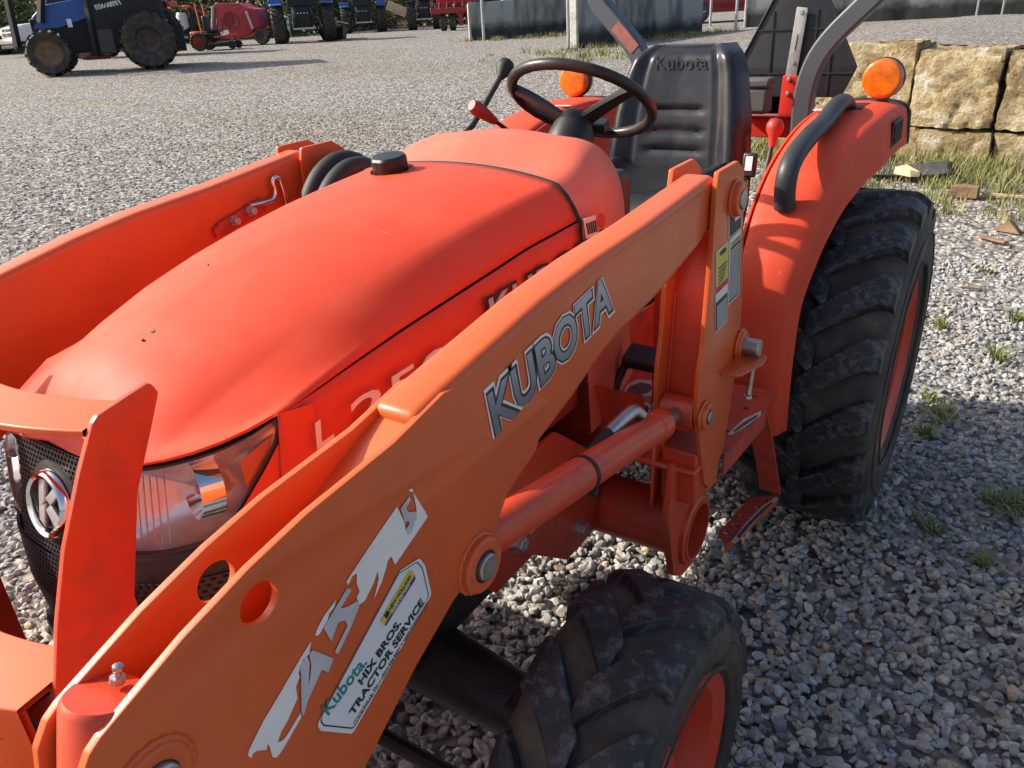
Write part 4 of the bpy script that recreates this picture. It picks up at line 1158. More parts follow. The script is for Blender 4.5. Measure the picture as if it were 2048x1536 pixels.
up = bpy.data.objects.new('step', None); COL.objects.link(up); up.parent = TR; up.empty_display_size = 0.1
def zplate(name, pts, z0, z1, m, parent, holes=(), bev=0.0015):
    me = plate_mesh([pts] + [circle(h[:2], h[2], 12) for h in holes], z1 - z0, bev)
    me.transform(Matrix.Translation((0, 0, z0)))
    return link_mesh(name, me, m, parent, 30)
zt = 0.660
tp = [tuple(on(px, py, 'z', zt))[:2] for px, py in ((1450, 872), (1463, 800), (1524, 822), (1526, 848))]
tp = [(0.43, 0.60), (0.43, 0.95), (0.545, 0.95), (0.548, 0.86), (0.535, 0.60)]
zplate('upper_tread', tp, zt - 0.006, zt, worn_paint, up, [(0.470, 0.70, 0.006), (0.505, 0.70, 0.006), (0.47, 0.80, 0.006), (0.505, 0.83, 0.006), (0.505, 0.90, 0.006)])
edge = MB()
edge.add([(0.535, 0.60, zt), (0.548, 0.86, zt), (0.548, 0.86, zt - 0.055), (0.535, 0.60, zt - 0.055), (0.530, 0.60, zt), (0.543, 0.86, zt), (0.543, 0.86, zt - 0.055), (0.530, 0.60, zt - 0.055)], [(0, 1, 2, 3), (7, 6, 5, 4), (4, 5, 1, 0), (3, 2, 6, 7), (0, 3, 7, 4), (1, 5, 6, 2)])
edge.build('tread_edge', worn_paint, up, 30, 0.001)
# strap down to the lower tread
sa = [(0.535, 0.88, 0.655), (0.545, 0.93, 0.56), (0.566, 0.995, 0.365), (0.570, 1.000, 0.335)]
rows = [[(x - 0.055, y, z), (x, y, z), (x, y + 0.006, z), (x - 0.055, y + 0.006, z), (x - 0.055, y, z)] for x, y, z in sa]
MB().grid(rows).build('step_strap', worn_paint, up, 30, 0.001)
lo = [(0.455, 0.950), (0.575, 0.995), (0.575, 1.060), (0.49, 1.06)]
def lowtread():
    A = on(1432, 1075, 'z', 0.325); 
    pts = [on(px, py, 'z', 0.325) for px, py in ((1437, 1066), (1500, 992), (1558, 990), (1452, 1090))]
    return [(p.x, p.y) for p in pts]
ltp = lowtread()
hol = []
a, b, c, d = [Vector(p) for p in ltp]
for u in (0.12, 0.32, 0.52, 0.72, 0.9):
    for v in (0.33, 0.70):
        q = (a * (1 - u) + b * u) * (1 - v) + (d * (1 - u) + c * u) * v; hol.append((q.x, q.y, 0.0075))
zplate('lower_tread', ltp, 0.319, 0.325, worn_paint, up, hol)
ed = MB(); e1 = d; e2 = c
ed.add([(e1.x, e1.y, 0.325), (e2.x, e2.y, 0.325), (e2.x, e2.y, 0.298), (e1.x, e1.y, 0.298), (e1.x - 0.004, e1.y + 0.003, 0.325), (e2.x - 0.004, e2.y + 0.003, 0.325), (e2.x - 0.004, e2.y + 0.003, 0.298), (e1.x - 0.004, e1.y + 0.003, 0.298)],
       [(0, 1, 2, 3), (7, 6, 5, 4), (4, 5, 1, 0), (3, 2, 6, 7), (0, 3, 7, 4), (1, 5, 6, 2)])
ed.build('tread_edge', worn_paint, up, 30, 0.001)
def zdecal(name, pts, z, m, parent, th=0.0006):
    me = plate_mesh([[tuple(on(px, py, 'z', z))[:2] for px, py in pts]], th); me.transform(Matrix.Translation((0, 0, z))); return link_mesh(name, me, m, parent, 0)
fl_ = [o for o in TR.children if o.name.startswith('floor_plate')][0]
zdecal('chipped_rim', [(1246, 782), (1256, 768), (1276, 758), (1306, 762), (1316, 774), (1302, 792), (1270, 796), (1252, 792)], 0.6484, scuff_pale, fl_)
zdecal('bare_patch', [(1254, 781), (1262, 772), (1280, 765), (1300, 768), (1307, 776), (1296, 786), (1272, 790), (1258, 788)], 0.6494, bare_spot, fl_)
zdecal('chipped_rim', [(1280, 812), (1292, 804), (1303, 812), (1296, 836), (1284, 836)], 0.6484, scuff_pale, fl_)
zdecal('bare_patch', [(1284, 816), (1292, 810), (1298, 816), (1292, 832), (1286, 832)], 0.6494, grease, fl_)
zdecal('worn_edge', [(1455, 868), (1488, 838), (1523, 822), (1521, 832), (1484, 858), (1462, 870)], 0.6602, scuff_pale, up)
zdecal('worn_metal', [(1466, 862), (1490, 843), (1516, 829), (1514, 834), (1486, 853), (1470, 864)], 0.6610, bare_spot, up)
zdecal('worn_edge', [(1462, 1084), (1488, 1050), (1520, 1016), (1550, 995), (1556, 998), (1526, 1024), (1494, 1062), (1470, 1088)], 0.3252, scuff_pale, up)
zdecal('worn_metal', [(1474, 1072), (1494, 1048), (1522, 1020), (1544, 1003), (1547, 1005), (1522, 1028), (1496, 1056), (1478, 1078)], 0.3260, bare_spot, up)
# hydraulic hose loop beside the hood and a hose to the lift cylinder
for (dx, dz, r) in ((-0.385, 0.0, 0.024), (-0.345, -0.012, 0.024)):
    MB().tube(smooth_curve([(dx, 0.34, 1.02), (dx, 0.365, 1.14 + dz), (dx, 0.415, 1.215 + dz), (dx, 0.49, 1.248 + dz), (dx, 0.565, 1.225 + dz), (dx, 0.61, 1.15 + dz), (dx, 0.63, 1.02)], 6), r, 14).build('hydraulic_hose', rubber_boot, TR, 60)
# ================================================================ the front loader
LD = thing('front_loader', 'orange front loader with long lettered boom arms fixed to both sides of the compact tractor', 'loader', (0, 0, 0))
XI, XO = 0.465, 0.525
BOX_TOP = [(0.467, 1.276), (0.196, 1.254), (0.02, 1.246), (-0.105, 1.234), (-0.296, 1.204), (-0.345, 1.194)]
BOX_BOT = [(-0.320, 1.020), (-0.134, 1.049), (-0.037, 1.075), (0.018, 1.094), (0.082, 1.112), (0.215, 1.127), (0.296, 1.142), (0.396, 1.163), (0.467, 1.186)]
def boom(name):
    """closed rear box of the arm with rounded top edges; plates and lettering are its sub-parts"""
    me = plate_mesh([fillet(BOX_TOP + BOX_BOT, 0.012)], XO - XI, 0.013, 4)
    me.transform(Matrix.Translation((XI, 0, 0)) @ TO_X)
    return link_mesh(name, me, arm_paint, LD, 60)
arm_l = boom('boom_arm')
PIN = (-0.668, 1.072)
PL_TOP = [(-0.30, 1.200), (-0.345, 1.190), (-0.377, 1.183), (-0.49, 1.172), (-0.553, 1.160), (-0.617, 1.142), (-0.690, 1.114)]
nose = [(PIN[0] - 0.048 * math.sin(a) , PIN[1] + 0.048 * math.cos(a)) for a in np.radians([42, 66, 90, 112])]
PL_OUT = PL_TOP + nose + [(-0.80, 0.86), (-1.02, 0.50), (-1.13, 0.30), (-1.12, 0.235), (-1.06, 0.215), (-1.01, 0.26), (-0.78, 0.55), (-0.60, 0.765), (-0.481, 0.857), (-0.39, 0.915), (-0.317, 0.951), (-0.285, 0.958), (-0.245, 0.975), (-0.201, 1.025), (-0.134, 1.049), (-0.10, 1.10), (-0.20, 1.19)]
HOLE = circle((-0.552, 1.124), 0.0185, 28)
plate_x('outer_plate', [fillet(PL_OUT, 0.01), HOLE], XO - 0.0078, XO + 0.0006, arm_paint, arm_l, 0.0012)
plate_x('inner_plate', [fillet(PL_OUT, 0.01), HOLE], XI - 0.0006, XI + 0.0078, arm_paint, arm_l, 0.0012)
# web between the plates, sloping forward from the end of the box
wb = [(-0.335, 1.185), (-0.37, 1.172), (-0.46, 1.135), (-0.505, 1.090), (-0.53, 0.98), (-0.76, 0.66), (-0.75, 0.65), (-0.518, 0.965), (-0.492, 1.07), (-0.45, 1.118), (-0.36, 1.152), (-0.33, 1.165)]
plate_x('web_plate', [wb], XI + 0.008, XO - 0.008, arm_paint, arm_l, 0)
def pin(name, y, z, x0, x1, r, m, parent, head=True):
    mb = MB().tube([(x0, y, z), (x1, y, z)], r, 24)
    return mb.build(name, m, parent, 40, 0.002)
def boss(y, z, x0, x1, r, parent, name='pin_boss'):
    o = MB().tube([(x0, y, z), (x1, y, z)], r, 28).build(name, arm_paint, parent, 40, 0.003)
    xa = x0 if abs(x1) > abs(x0) else x1
    pts = [(xa + 0.0045, y + (r + 0.001) * math.cos(a), z + (r + 0.001) * math.sin(a)) for a in [2 * PI * k / 40 for k in range(41)]]
    MB().tube(pts, [0.0030 + 0.0012 * (k % 2) for k in range(41)], 6, cap=False).build('weld_bead', arm_paint, parent, 60)
    xe = x1 + 0.0004
    MB().lathe([(r * 0.50, 0), (r * 0.56, 0.0003), (r * 0.59, 0)], (xe, y, z), (1, 0, 0), 24, cap=False).build('grease_ring', grease, parent, 0)
    return o
# knee pin for the tilt cylinder
boss(PIN[0], PIN[1] - 0.024, XO - 0.004, XO + 0.006, 0.030, arm_l)
pin('knee_pin', PIN[0], PIN[1] - 0.024, XI - 0.03, XO + 0.012, 0.0165, steel, arm_l)
# lift cylinder pin
LC = (-0.270, 0.969)
boss(LC[0], LC[1], XO - 0.004, XO + 0.012, 0.034, arm_l)
boss(LC[0], LC[1], XI - 0.012, XI + 0.004, 0.034, arm_l)
pin('lift_pin', LC[0], LC[1], XI - 0.02, XO + 0.018, 0.0165, steel, arm_l)
arm_r = mirror_x(arm_l, LD)
for o in [arm_r] + list(arm_r.children):
    for v in o.data.vertices:                      # this arm hangs a little lower towards the front
        v.co.z -= 0.032 * min(1.3, max(0.0, (0.45 - v.co.y) / 0.75))

# ---- lettering on the outer face of the left arm
XF = XO + 0.0012
def A(px, py, up=0.0):
    return tuple(on(px, py, 'x', XF + up))
def decal(name, pts, m, parent, X=XF, up=0.0, holes=(), n=1, rad=0.0):
    ol = [yz(px, py, X) for px, py in pts]
    if rad: ol = fillet(ol, rad, 6)
    me = plate_mesh([ol] + [[yz(px, py, X) for px, py in h] for h in holes], 0.0005)
    me.transform(Matrix.Translation((X + up, 0, 0)) @ TO_X)
    return link_mesh(name, me, m, parent, 0)
# six letters, each with a dark edge and a pale worn border
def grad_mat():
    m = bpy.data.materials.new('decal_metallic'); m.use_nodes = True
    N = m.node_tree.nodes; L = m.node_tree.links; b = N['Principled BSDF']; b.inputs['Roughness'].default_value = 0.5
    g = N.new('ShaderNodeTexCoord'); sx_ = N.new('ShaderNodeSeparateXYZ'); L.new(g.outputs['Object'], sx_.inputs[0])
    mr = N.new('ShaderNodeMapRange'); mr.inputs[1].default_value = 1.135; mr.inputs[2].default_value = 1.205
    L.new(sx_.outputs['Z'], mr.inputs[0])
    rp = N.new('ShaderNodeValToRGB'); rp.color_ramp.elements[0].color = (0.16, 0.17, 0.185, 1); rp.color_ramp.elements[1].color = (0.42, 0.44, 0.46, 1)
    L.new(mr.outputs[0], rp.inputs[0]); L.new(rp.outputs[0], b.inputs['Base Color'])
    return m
decal_metal = grad_mat()
b0, b1, t0 = (992, 874), (1232, 618), (966, 790)
text_on('brand_border', 'KUBOTA', A(b0[0] - 6, b0[1] + 6), A(b1[0] - 2, b1[1] + 6), A(t0[0] - 6, t0[1] - 4), decal_white, arm_l, 0.0005, 0.085, 1.02, 0.10, split=True)
text_on('brand_edge', 'KUBOTA', A(b0[0] - 2, b0[1] + 3, .0006), A(b1[0] - 4, b1[1] + 3, .0006), A(t0[0] - 1, t0[1] + 2, .0006), decal_dark, arm_l, 0.0005, 0.055, 1.02, 0.10, split=True)
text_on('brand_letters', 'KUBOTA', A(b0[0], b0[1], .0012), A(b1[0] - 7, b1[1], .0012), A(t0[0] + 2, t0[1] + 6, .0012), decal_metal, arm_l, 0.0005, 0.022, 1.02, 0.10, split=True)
# peeling model lettering: outlines of what is left of the white and silver film
z8 = lambda pts: [(450 + x / 2.622, 950 + y / 2.622) for x, y in pts]
decal('peeling_film', z8([(120, 1470), (125, 1440), (200, 1290), (290, 1140), (330, 1070), (395, 960), (450, 870), (440, 935), (425, 950), (443, 990), (430, 1000), (410, 960), (396, 1000), (382, 1040), (390, 1055), (370, 1110), (378, 1170), (360, 1210), (330, 1280), (290, 1350), (275, 1400), (295, 1395), (320, 1370), (395, 1245), (398, 1270), (300, 1440), (270, 1480), (248, 1478), (230, 1415), (222, 1410), (215, 1440), (165, 1445), (145, 1460), (135, 1485)]), decal_white, arm_l)
decal('peeling_film', z8([(440, 935), (460, 918), (565, 960), (540, 1035), (505, 1018), (430, 1185), (408, 1262), (400, 1240), (430, 1130), (445, 1060), (450, 1000)]), decal_silver, arm_l, up=0.0003)
decal('peeling_film', z8([(408, 1262), (398, 1230), (396, 1050), (390, 1000), (418, 955), (438, 990), (434, 1120), (436, 1160)]), decal_silver, arm_l, up=0.0005)
decal('peeling_film', z8([(472, 842), (478, 815), (520, 735), (580, 655), (572, 690), (545, 725), (536, 760), (490, 838)]), decal_white, arm_l)
decal('peeling_film', z8([(515, 800), (640, 590), (660, 603), (602, 700), (640, 690), (690, 660), (700, 690), (660, 790), (590, 938), (574, 925), (640, 790), (628, 760), (590, 770), (555, 872)]), decal_silver, arm_l, up=0.0003)
decal('peeling_film', z8([(636, 560), (660, 520), (760, 370), (900, 165), (915, 195), (940, 250), (945, 290), (960, 305), (985, 240), (1005, 200), (1000, 160), (985, 90), (1050, 195), (1060, 220), (890, 470), (870, 425), (850, 450), (845, 480), (820, 560), (780, 650), (805, 545), (800, 500), (775, 570), (730, 660), (700, 680), (690, 640), (705, 610), (690, 570), (690, 515), (665, 530), (645, 575)]), decal_white, arm_l)
decal('peeling_film', z8([(918, 175), (962, 112), (972, 128), (945, 175), (960, 195), (1000, 190), (1003, 220), (990, 250), (975, 305), (955, 312), (945, 285), (965, 255), (960, 240), (940, 245)]), decal_silver, arm_l, up=0.0005)
decal('peeling_film', z8([(962, 78), (975, 70), (988, 82), (975, 90)]), decal_white, arm_l)
# dealer's sticker
SK = [(632, 1452), (640, 1430), (806, 1136), (836, 1118), (846, 1124), (862, 1185), (861, 1200), (716, 1448), (702, 1466), (640, 1459)]
sk = decal('dealer_sticker', [(633, 1449), (800, 1140), (838, 1116), (849, 1130), (862, 1188), (704, 1467), (640, 1461)], sticker_white, arm_l, up=0.0003, rad=0.006)
S1 = XF + 0.0010
def B(px, py): return tuple(on(px, py, 'x', S1))
ol = [Vector(yz(px, py, S1)) for px, py in [(633, 1449), (800, 1140), (838, 1116), (849, 1130), (862, 1188), (704, 1467), (640, 1461)]]
c_ = sum(ol, Vector((0, 0))) / len(ol)
r1 = fillet([tuple(c_ + (p - c_) * 0.955) for p in ol], 0.006, 6); r2 = fillet([tuple(c_ + (p - c_) * 0.942) for p in ol], 0.006, 6)
me = plate_mesh([r1, r2], 0.0002); me.transform(Matrix.Translation((S1, 0, 0)) @ TO_X); link_mesh('sticker_border', me, ink_black, arm_l, 0)
text_on('sticker_letters', 'Kubota.', B(657, 1432), B(735, 1326), B(643, 1416), ink_teal, arm_l, 0.0003, 0.02)
text_on('sticker_letters', 'HIX BROS.', B(724, 1371), B(803, 1247), B(715, 1362), ink_black, arm_l, 0.0003, 0.035)
text_on('sticker_letters', 'TRACTOR SERVICE', B(706, 1433), B(848, 1206), B(697, 1424), ink_black, arm_l, 0.0003, 0.035)
text_on('sticker_letters', 'COOKEVILLE, TN  \u2022  (931) 526-9621  \u2022  www.hixtractor.com', B(712, 1452), B(857, 1210), B(706, 1446), ink_black, arm_l, 0.0003, 0.0)
def quad(name, pts, m):
    me = plate_mesh([[yz(px, py, S1) for px, py in pts]], 0.0003); me.transform(Matrix.Translation((S1, 0, 0)) @ TO_X); return link_mesh(name, me, m, arm_l, 0)
quad('badge_yellow', [(760, 1240), (818, 1140), (826, 1142), (829, 1150), (768, 1250)], ink_yellow)
quad('badge_blue', [(768, 1250), (829, 1150), (831, 1158), (772, 1251)], ink_blue)
S1 = XF + 0.0015
text_on('badge_letters', 'NEW HOLLAND', B(781, 1222), B(823, 1154), B(777, 1217), ink_black, arm_l, 0.0002, 0.02)
text_on('badge_letters', 'AGRICULTURE', B(786, 1228), B(820, 1170), B(783, 1224), sticker_white, arm_l, 0.0002, 0.0)
quad('badge_mark', [(768, 1232), (774, 1220), (780, 1224), (774, 1238)], ink_black)

# ---------------------------------------------------------------- upright towers
UP_OUT = [(1439, 344), (1434, 378), (1430, 430), (1426, 498), (1418, 586), (1408, 693), (1400, 747), (1396, 794), (1395, 838), (1400, 886), (1410, 968), (1419, 978), (1433, 964), (1437, 925), (1447, 894), (1462, 804), (1474, 726), (1482, 640), (1486, 573), (1487, 456), (1489, 340), (1477, 322)]
XU = 0.538
up_out = [yz(px, py, XU) for px, py in UP_OUT]
tower_l = plate_x('tower', [fillet(up_out, 0.006)], XU - 0.009, XU, arm_paint, LD, 0.0012)
plate_x('inner_plate', [fillet(up_out, 0.006)], 0.449, 0.458, arm_paint, tower_l, 0.0012)
front = [(y, z) for y, z in up_out if z > 0.80 and y < 0.50]
front.sort(key=lambda p: -p[1])
webp = [(0.530, 1.165), (0.500, 1.13), (0.470, 1.06), (0.462, 0.98), (0.452, 0.90), (0.452, 0.78), (0.460, 0.78), (0.460, 0.90), (0.470, 0.98), (0.478, 1.055), (0.508, 1.124), (0.538, 1.158)]
plate_x('web_plate', [webp], 0.4585, XU - 0.0095, frame_paint, tower_l, 0)
for xb in (0.4600, XU - 0.0110):
    MB().tube([(xb, y_, z_) for y_, z_ in [(0.449 + 0.028 * max(0, (k / 40) - 0.3), 0.79 + 0.27 * k / 40) for k in range(41)]], [0.0035 + 0.0012 * (k % 2) for k in range(41)], 6).build('weld_bead', frame_paint, tower_l, 60)
PV = yz(1470, 387, 0.555)
PV = (0.530, 1.222)
boss(PV[0], PV[1], XU - 0.002, XU + 0.016, 0.030, tower_l)
boss(PV[0], PV[1], 0.436, 0.451, 0.030, tower_l)
pin('pivot_pin', PV[0], PV[1], 0.432, XU + 0.019, 0.0165, steel, tower_l)
# quick-release pin with its T handle and ring tab
QP = yz(1478, 690, XU)
boss(QP[0], QP[1], XU - 0.001, XU + 0.012, 0.031, tower_l)
qp = pin('release_pin', QP[0], QP[1], XU + 0.008, XU + 0.043, 0.0185, steel, tower_l)
MB().tube([(XU + 0.034, QP[0], QP[1] - 0.010), (XU + 0.031, QP[0] - 0.012, QP[1] - 0.10)], 0.0055, 10).build('pin_handle', steel, qp, 60)
MB().lathe([(0.0, -0.004), (0.0075, -0.003), (0.0085, 0.003), (0.0, 0.008)], (XU + 0.0305, QP[0] - 0.0135, QP[1] - 0.104), (0, 0, -1), 12).build('handle_tip', steel, qp, 60)
TBp = yz(1440, 748, XU)
me = plate_mesh([fillet([(XU - .004, TBp[0] - .004), (XU + .036, TBp[0] + 0.004), (XU + .060, QP[0] - 0.03), (XU + 0.056, QP[0] + 0.012), (XU - .004, QP[0] + 0.024)], 0.010), circle((XU + 0.0325, QP[0] - 0.007), 0.0085, 14)], 0.005, 0.001)
me.transform(Matrix.Translation((0, 0, TBp[1] - 0.002))); link_mesh('ring_tab', me, arm_paint, tower_l, 30)
# cylinder cross boss at the foot of the tower
CB = (0.432, 0.834)
boss(CB[0], CB[1], XU - 0.001, XU + 0.014, 0.026, tower_l)
pin('cylinder_pin', CB[0], CB[1], 0.44, XU + 0.018, 0.0125, steel, tower_l)
MB().tube([(0.459, CB[0], CB[1]), (XU - 0.010, CB[0], CB[1])], 0.031, 26).build('cylinder_eye', frame_paint, tower_l, 40, 0.003)
# safety labels on the tower
def tdecal(name, pts, m, up=0.0):
    X = XU + 0.0008
    me = plate_mesh([[yz(px, py, X) for px, py in pts]], 0.0004); me.transform(Matrix.Translation((X + up, 0, 0)) @ TO_X); return link_mesh(name, me, m, tower_l, 0)
def T(px, py, up=0.0015): return tuple(on(px, py, 'x', XU + up))
tdecal('label_border', [(1457, 422), (1484, 402), (1483, 455), (1457, 478)], sticker_white)
tdecal('label_face', [(1458.5, 424), (1482.5, 405), (1481.5, 454), (1458.5, 475)], warn_black, 0.0004)
text_on('label_letters', 'Kubota', T(1465, 428), T(1479, 416), T(1464.5, 422), sticker_white, tower_l, 0.0003, 0.02)
tdecal('label_patch', [(1469, 434), (1480, 425), (1479.5, 434), (1469, 443)], sticker_white, 0.0008)
tdecal('label_border', [(1459, 480), (1482, 457), (1478, 588), (1456, 611)], sticker_white)
tdecal('label_head', [(1462, 487), (1481, 468), (1480.5, 476), (1461, 495)], warn_yellow, 0.0004)
text_on('label_letters', 'CAUTION', T(1463, 492), T(1480, 475), T(1462.7, 487), ink_black, tower_l, 0.0003, 0.02)
tdecal('label_face', [(1461, 496), (1480.5, 477), (1476.5, 587), (1457.5, 607)], warn_black, 0.0004)
for k in range(17):
    y = 503 + k * 6.0
    tdecal('label_line', [(1460.6 - k * .18, y), (1478.5 - k * .2, y - 18), (1478.5 - k * .2, y - 16), (1460.6 - k * .18, y + 2)], sticker_white, 0.0008)
tdecal('label_border', [(1432, 505), (1457, 481), (1454, 641), (1430, 668)], sticker_white)
tdecal('label_face', [(1433, 507), (1456, 485), (1454.8, 553), (1431.8, 576)], warn_yellow, 0.0004)
tdecal('label_mark', [(1439, 505), (1449, 494), (1452, 497), (1450, 503), (1440, 512)], ink_black, 0.0008)
for k, (a_, b_) in enumerate(((1436, 1453), (1436, 1452), (1436, 1450), (1436, 1449), (1436, 1448))):
    y = 537 + k * 7.5
    tdecal('label_line', [(a_, y), (b_, y - 17), (b_, y - 14), (a_, y + 3)], ink_black, 0.0008)
tdecal('label_band', [(1431.8, 577), (1454.8, 554), (1454.6, 566), (1431.5, 589)], ink_red, 0.0004)
tdecal('label_face', [(1431.2, 606), (1454, 584), (1453, 640), (1430.8, 664)], warn_black, 0.0004)
for k in range(9):
    y = 614 + k * 5.2
    tdecal('label_line', [(1433, y), (1452, y - 19), (1452, y - 17), (1433, y + 2)], sticker_white, 0.0008)
tower_r = mirror_x(tower_l, LD)
for ch in list(tower_r.children):
    if ch.name.startswith('label_') : bpy.data.objects.remove(ch)

# ---------------------------------------------------------------- lift cylinders
def cylinder(s):
    xm = s * 0.495
    a = Vector((xm, LC[0], LC[1])); b = Vector((xm, CB[0], CB[1])); d = (b - a).normalized()
    o = MB().tube([a + d * 0.045, a + d * 0.06, b - d * 0.105, b - d * 0.10], [0.026, 0.0275, 0.0275, 0.027], 28).build('lift_cylinder', frame_paint, LD, 40, 0.002)
    MB().tube([b - d * 0.14, b - d * 0.10], 0.0292, 28).build('gland', frame_paint, o, 40, 0.002)
    MB().tube([b - d * 0.105, b - d * 0.01], 0.0145, 18).build('rod', steel, o, 60)
    MB().tube([(xm - 0.024, a.y, a.z), (xm + 0.024, a.y, a.z)], 0.033, 26).build('base_eye', frame_paint, o, 40, 0.002)
    m_ = a + (b - a) * 0.44; n = d.cross(Vector((1, 0, 0)))
    MB().lathe([(0.0275, -0.004), (0.0295, -0.004), (0.0295, 0.004), (0.0275, 0.004)], m_, d, 26, close=True).build('cable_tie', rubber_boot, o, 40)
    MB().obox(m_ + Vector((s * 0.012, 0.01, -0.032)), (0.014, 0.014, 0.012), (0.3, 0.2, 0)).build('tie_lock', rubber_boot, o, 30, 0.002)
    # hose and fitting on top of the barrel
    q = b - d * 0.16
    MB().tube(smooth_curve([q + Vector((-s * 0.012, 0, 0.03)), q + Vector((-s * 0.02, -0.02, 0.045)), q + Vector((-s * 0.03, -0.09, 0.035))], 4), 0.012, 12).build('hose_fitting', steel, o, 60)
    MB().tube(smooth_curve([q + Vector((-s * 0.03, -0.09, 0.035)), q + Vector((-s * 0.04, -0.16, 0.015)), q + Vector((-s * 0.10, -0.24, -0.06)), q + Vector((-s * 0.2, -0.2, -0.15))], 5), 0.0115, 12).build('hose', rubber_boot, o, 60)
    return o
cylinder(1); cylinder(-1)
def tilt_cylinder(s):
    xm = s * 0.495
    a = Vector((xm, PIN[0], PIN[1] - 0.024)); d = Vector((0, -0.30, -0.95)).normalized()
    top = Vector((xm, -0.668, 1.118))
    o = MB().tube([top, top + d * 0.004, top + d * 0.42], [0.026, 0.029, 0.029], 28).build('tilt_cylinder', frame_paint, LD, 40)
    MB().tube([top + d * 0.41, top + d * 0.80], 0.015, 16).build('rod', steel, o, 60)
    g = top + Vector((0, 0.010, 0.0)) - d * 0.001
    MB().lathe([(0.0055, 0), (0.0055, 0.005), (0.0026, 0.006), (0.0026, 0.009), (0.0042, 0.011), (0.0042, 0.014), (0.0, 0.0165)], g, (0.1, 0.28, 0.95), 8).build('grease_fitting', steel, o, 30)
    return o
tilt_cylinder(1); tilt_cylinder(-1)

# ---------------------------------------------------------------- mounting frame: cross tube and side brackets
TC = (0.540, 0.490)
ct = MB()
prof_o, prof_i = 0.070, 0.062
ct.lathe([(prof_o, -0.50), (prof_o, 0.50), (prof_o - 0.001, 0.508), (prof_i, 0.508), (prof_i, -0.508), (prof_o - .001, -0.508)], (0, TC[0], TC[1]), (1, 0, 0), 40, close=True)
tube_o = ct.build('cross_tube', frame_paint, LD, 40)
brk = [(0.395, 0.60), (0.42, 0.715), (0.455, 0.72), (0.47, 0.70), (0.565, 0.66), (0.60, 0.60), (0.625, 0.50), (0.605, 0.42), (0.555, 0.385), (0.49, 0.395), (0.44, 0.43)]
for s in (1, -1):
    plate_x('tube_bracket', [fillet(brk, 0.012), circle(TC, 0.064, 32)], s * 0.478, s * 0.494, frame_paint, LD, 0.0015)
    MB().lathe([(0.082, 0.0), (0.080, 0.008), (0.070, 0.012)], (s * 0.494, TC[0], TC[1]), (s, 0, 0), 36, cap=False).build('weld_ring', frame_paint, LD, 40)
    sp_ = MB(); sp_.box(min(s * .30, s * .535), max(s * .30, s * .535), 0.42, 0.60, 0.70, 0.712); sp_.box(min(s * .44, s * .45), max(s * .44, s * .45), 0.42, 0.60, 0.60, 0.80)
    sp_.box(min(s * .455, s * .53), max(s * .455, s * .53), 0.44, 0.58, 0.62, 0.74)
    sp_.build('tower_socket', frame_paint, LD, 30, 0.006)
    side = [(0.02, 0.80), (0.05, 0.69), (0.086, 0.655), (0.194, 0.578), (0.325, 0.476), (0.388, 0.472), (0.466, 0.478), (0.475, 0.66), (0.30, 0.80)]
    sbk = plate_x('side_bracket', [fillet(side, 0.015)], s * 0.285, s * 0.297, frame_paint, LD, 0.0015)
    for (y, z) in ((0.379, 0.527), (0.139, 0.646), (0.165, 0.668), (0.22, 0.72)):
        MB().lathe([(0.0, 0.020), (0.013, 0.020), (0.015, 0.018), (0.015, 0.004), (0.021, 0.004), (0.021, 0.0)], (s * 0.297, y, z), (s, 0, 0), 6).build('frame_bolt', zinc, sbk, 30)
    fb = MB(); fb.box(min(s * .19, s * .286), max(s * .19, s * .286), 0.08, 0.40, 0.56, 0.66); fb.build('bracket_spacer', frame_paint, LD, 30, 0.004)

# ---------------------------------------------------------------- front guard before the grille
GX = 0.200
gp = [(300, 764), (318, 784), (304, 855), (276, 985), (270, 1190), (250, 1370), (112, 1374), (116, 1250), (130, 1100), (160, 950), (186, 848), (196, 832)]
gpo = [yz(px, py, GX) for px, py in gp]
lowy = [(p[0], p[1]) for p in gpo]
gpo = lowy[:5] + [(-0.50, 0.86), (-0.50, 0.55), (-0.60, 0.55), (-0.622, 0.86)] + lowy[6:]
gl = plate_x('front_guard', [fillet(gpo, 0.008)], GX - 0.009, GX, frame_paint, LD, 0.0015)
plate_x('guard_plate', [fillet(gpo, 0.008)], -GX, -GX + 0.009, frame_paint, gl, 0.0015)
def bowed_bar(y0, bow, z0, depth, thick, name, dz=0.0):
    rows = []
    for i in range(21):
        x = -GX + 0.009 + (2 * GX - 0.018) * i / 20; b = bow * (1 - (x / GX) ** 2)
        rows.append([(x, y0 - b, z0), (x, y0 - b + depth, z0 + dz), (x, y0 - b + depth, z0 + dz - thick), (x, y0 - b, z0 - thick), (x, y0 - b, z0)])
    mb = MB().grid(rows)
    return mb.build(name, arm_paint, gl, 40, 0.0015)
bowed_bar(-0.489, 0.050, 1.166, 0.058, 0.008, 'guard_top_bar', 0.010)
bowed_bar(-0.640, 0.045, 0.905, 0.085, 0.008, 'guard_lower_bar', 0.012)
bowed_bar(-0.640, 0.045, 0.898, 0.008, 0.22, 'guard_bumper')
MB().box(-0.19, 0.19, -0.60, -0.50, 0.55, 0.60).build('guard_foot', frame_paint, gl, 30, 0.004)

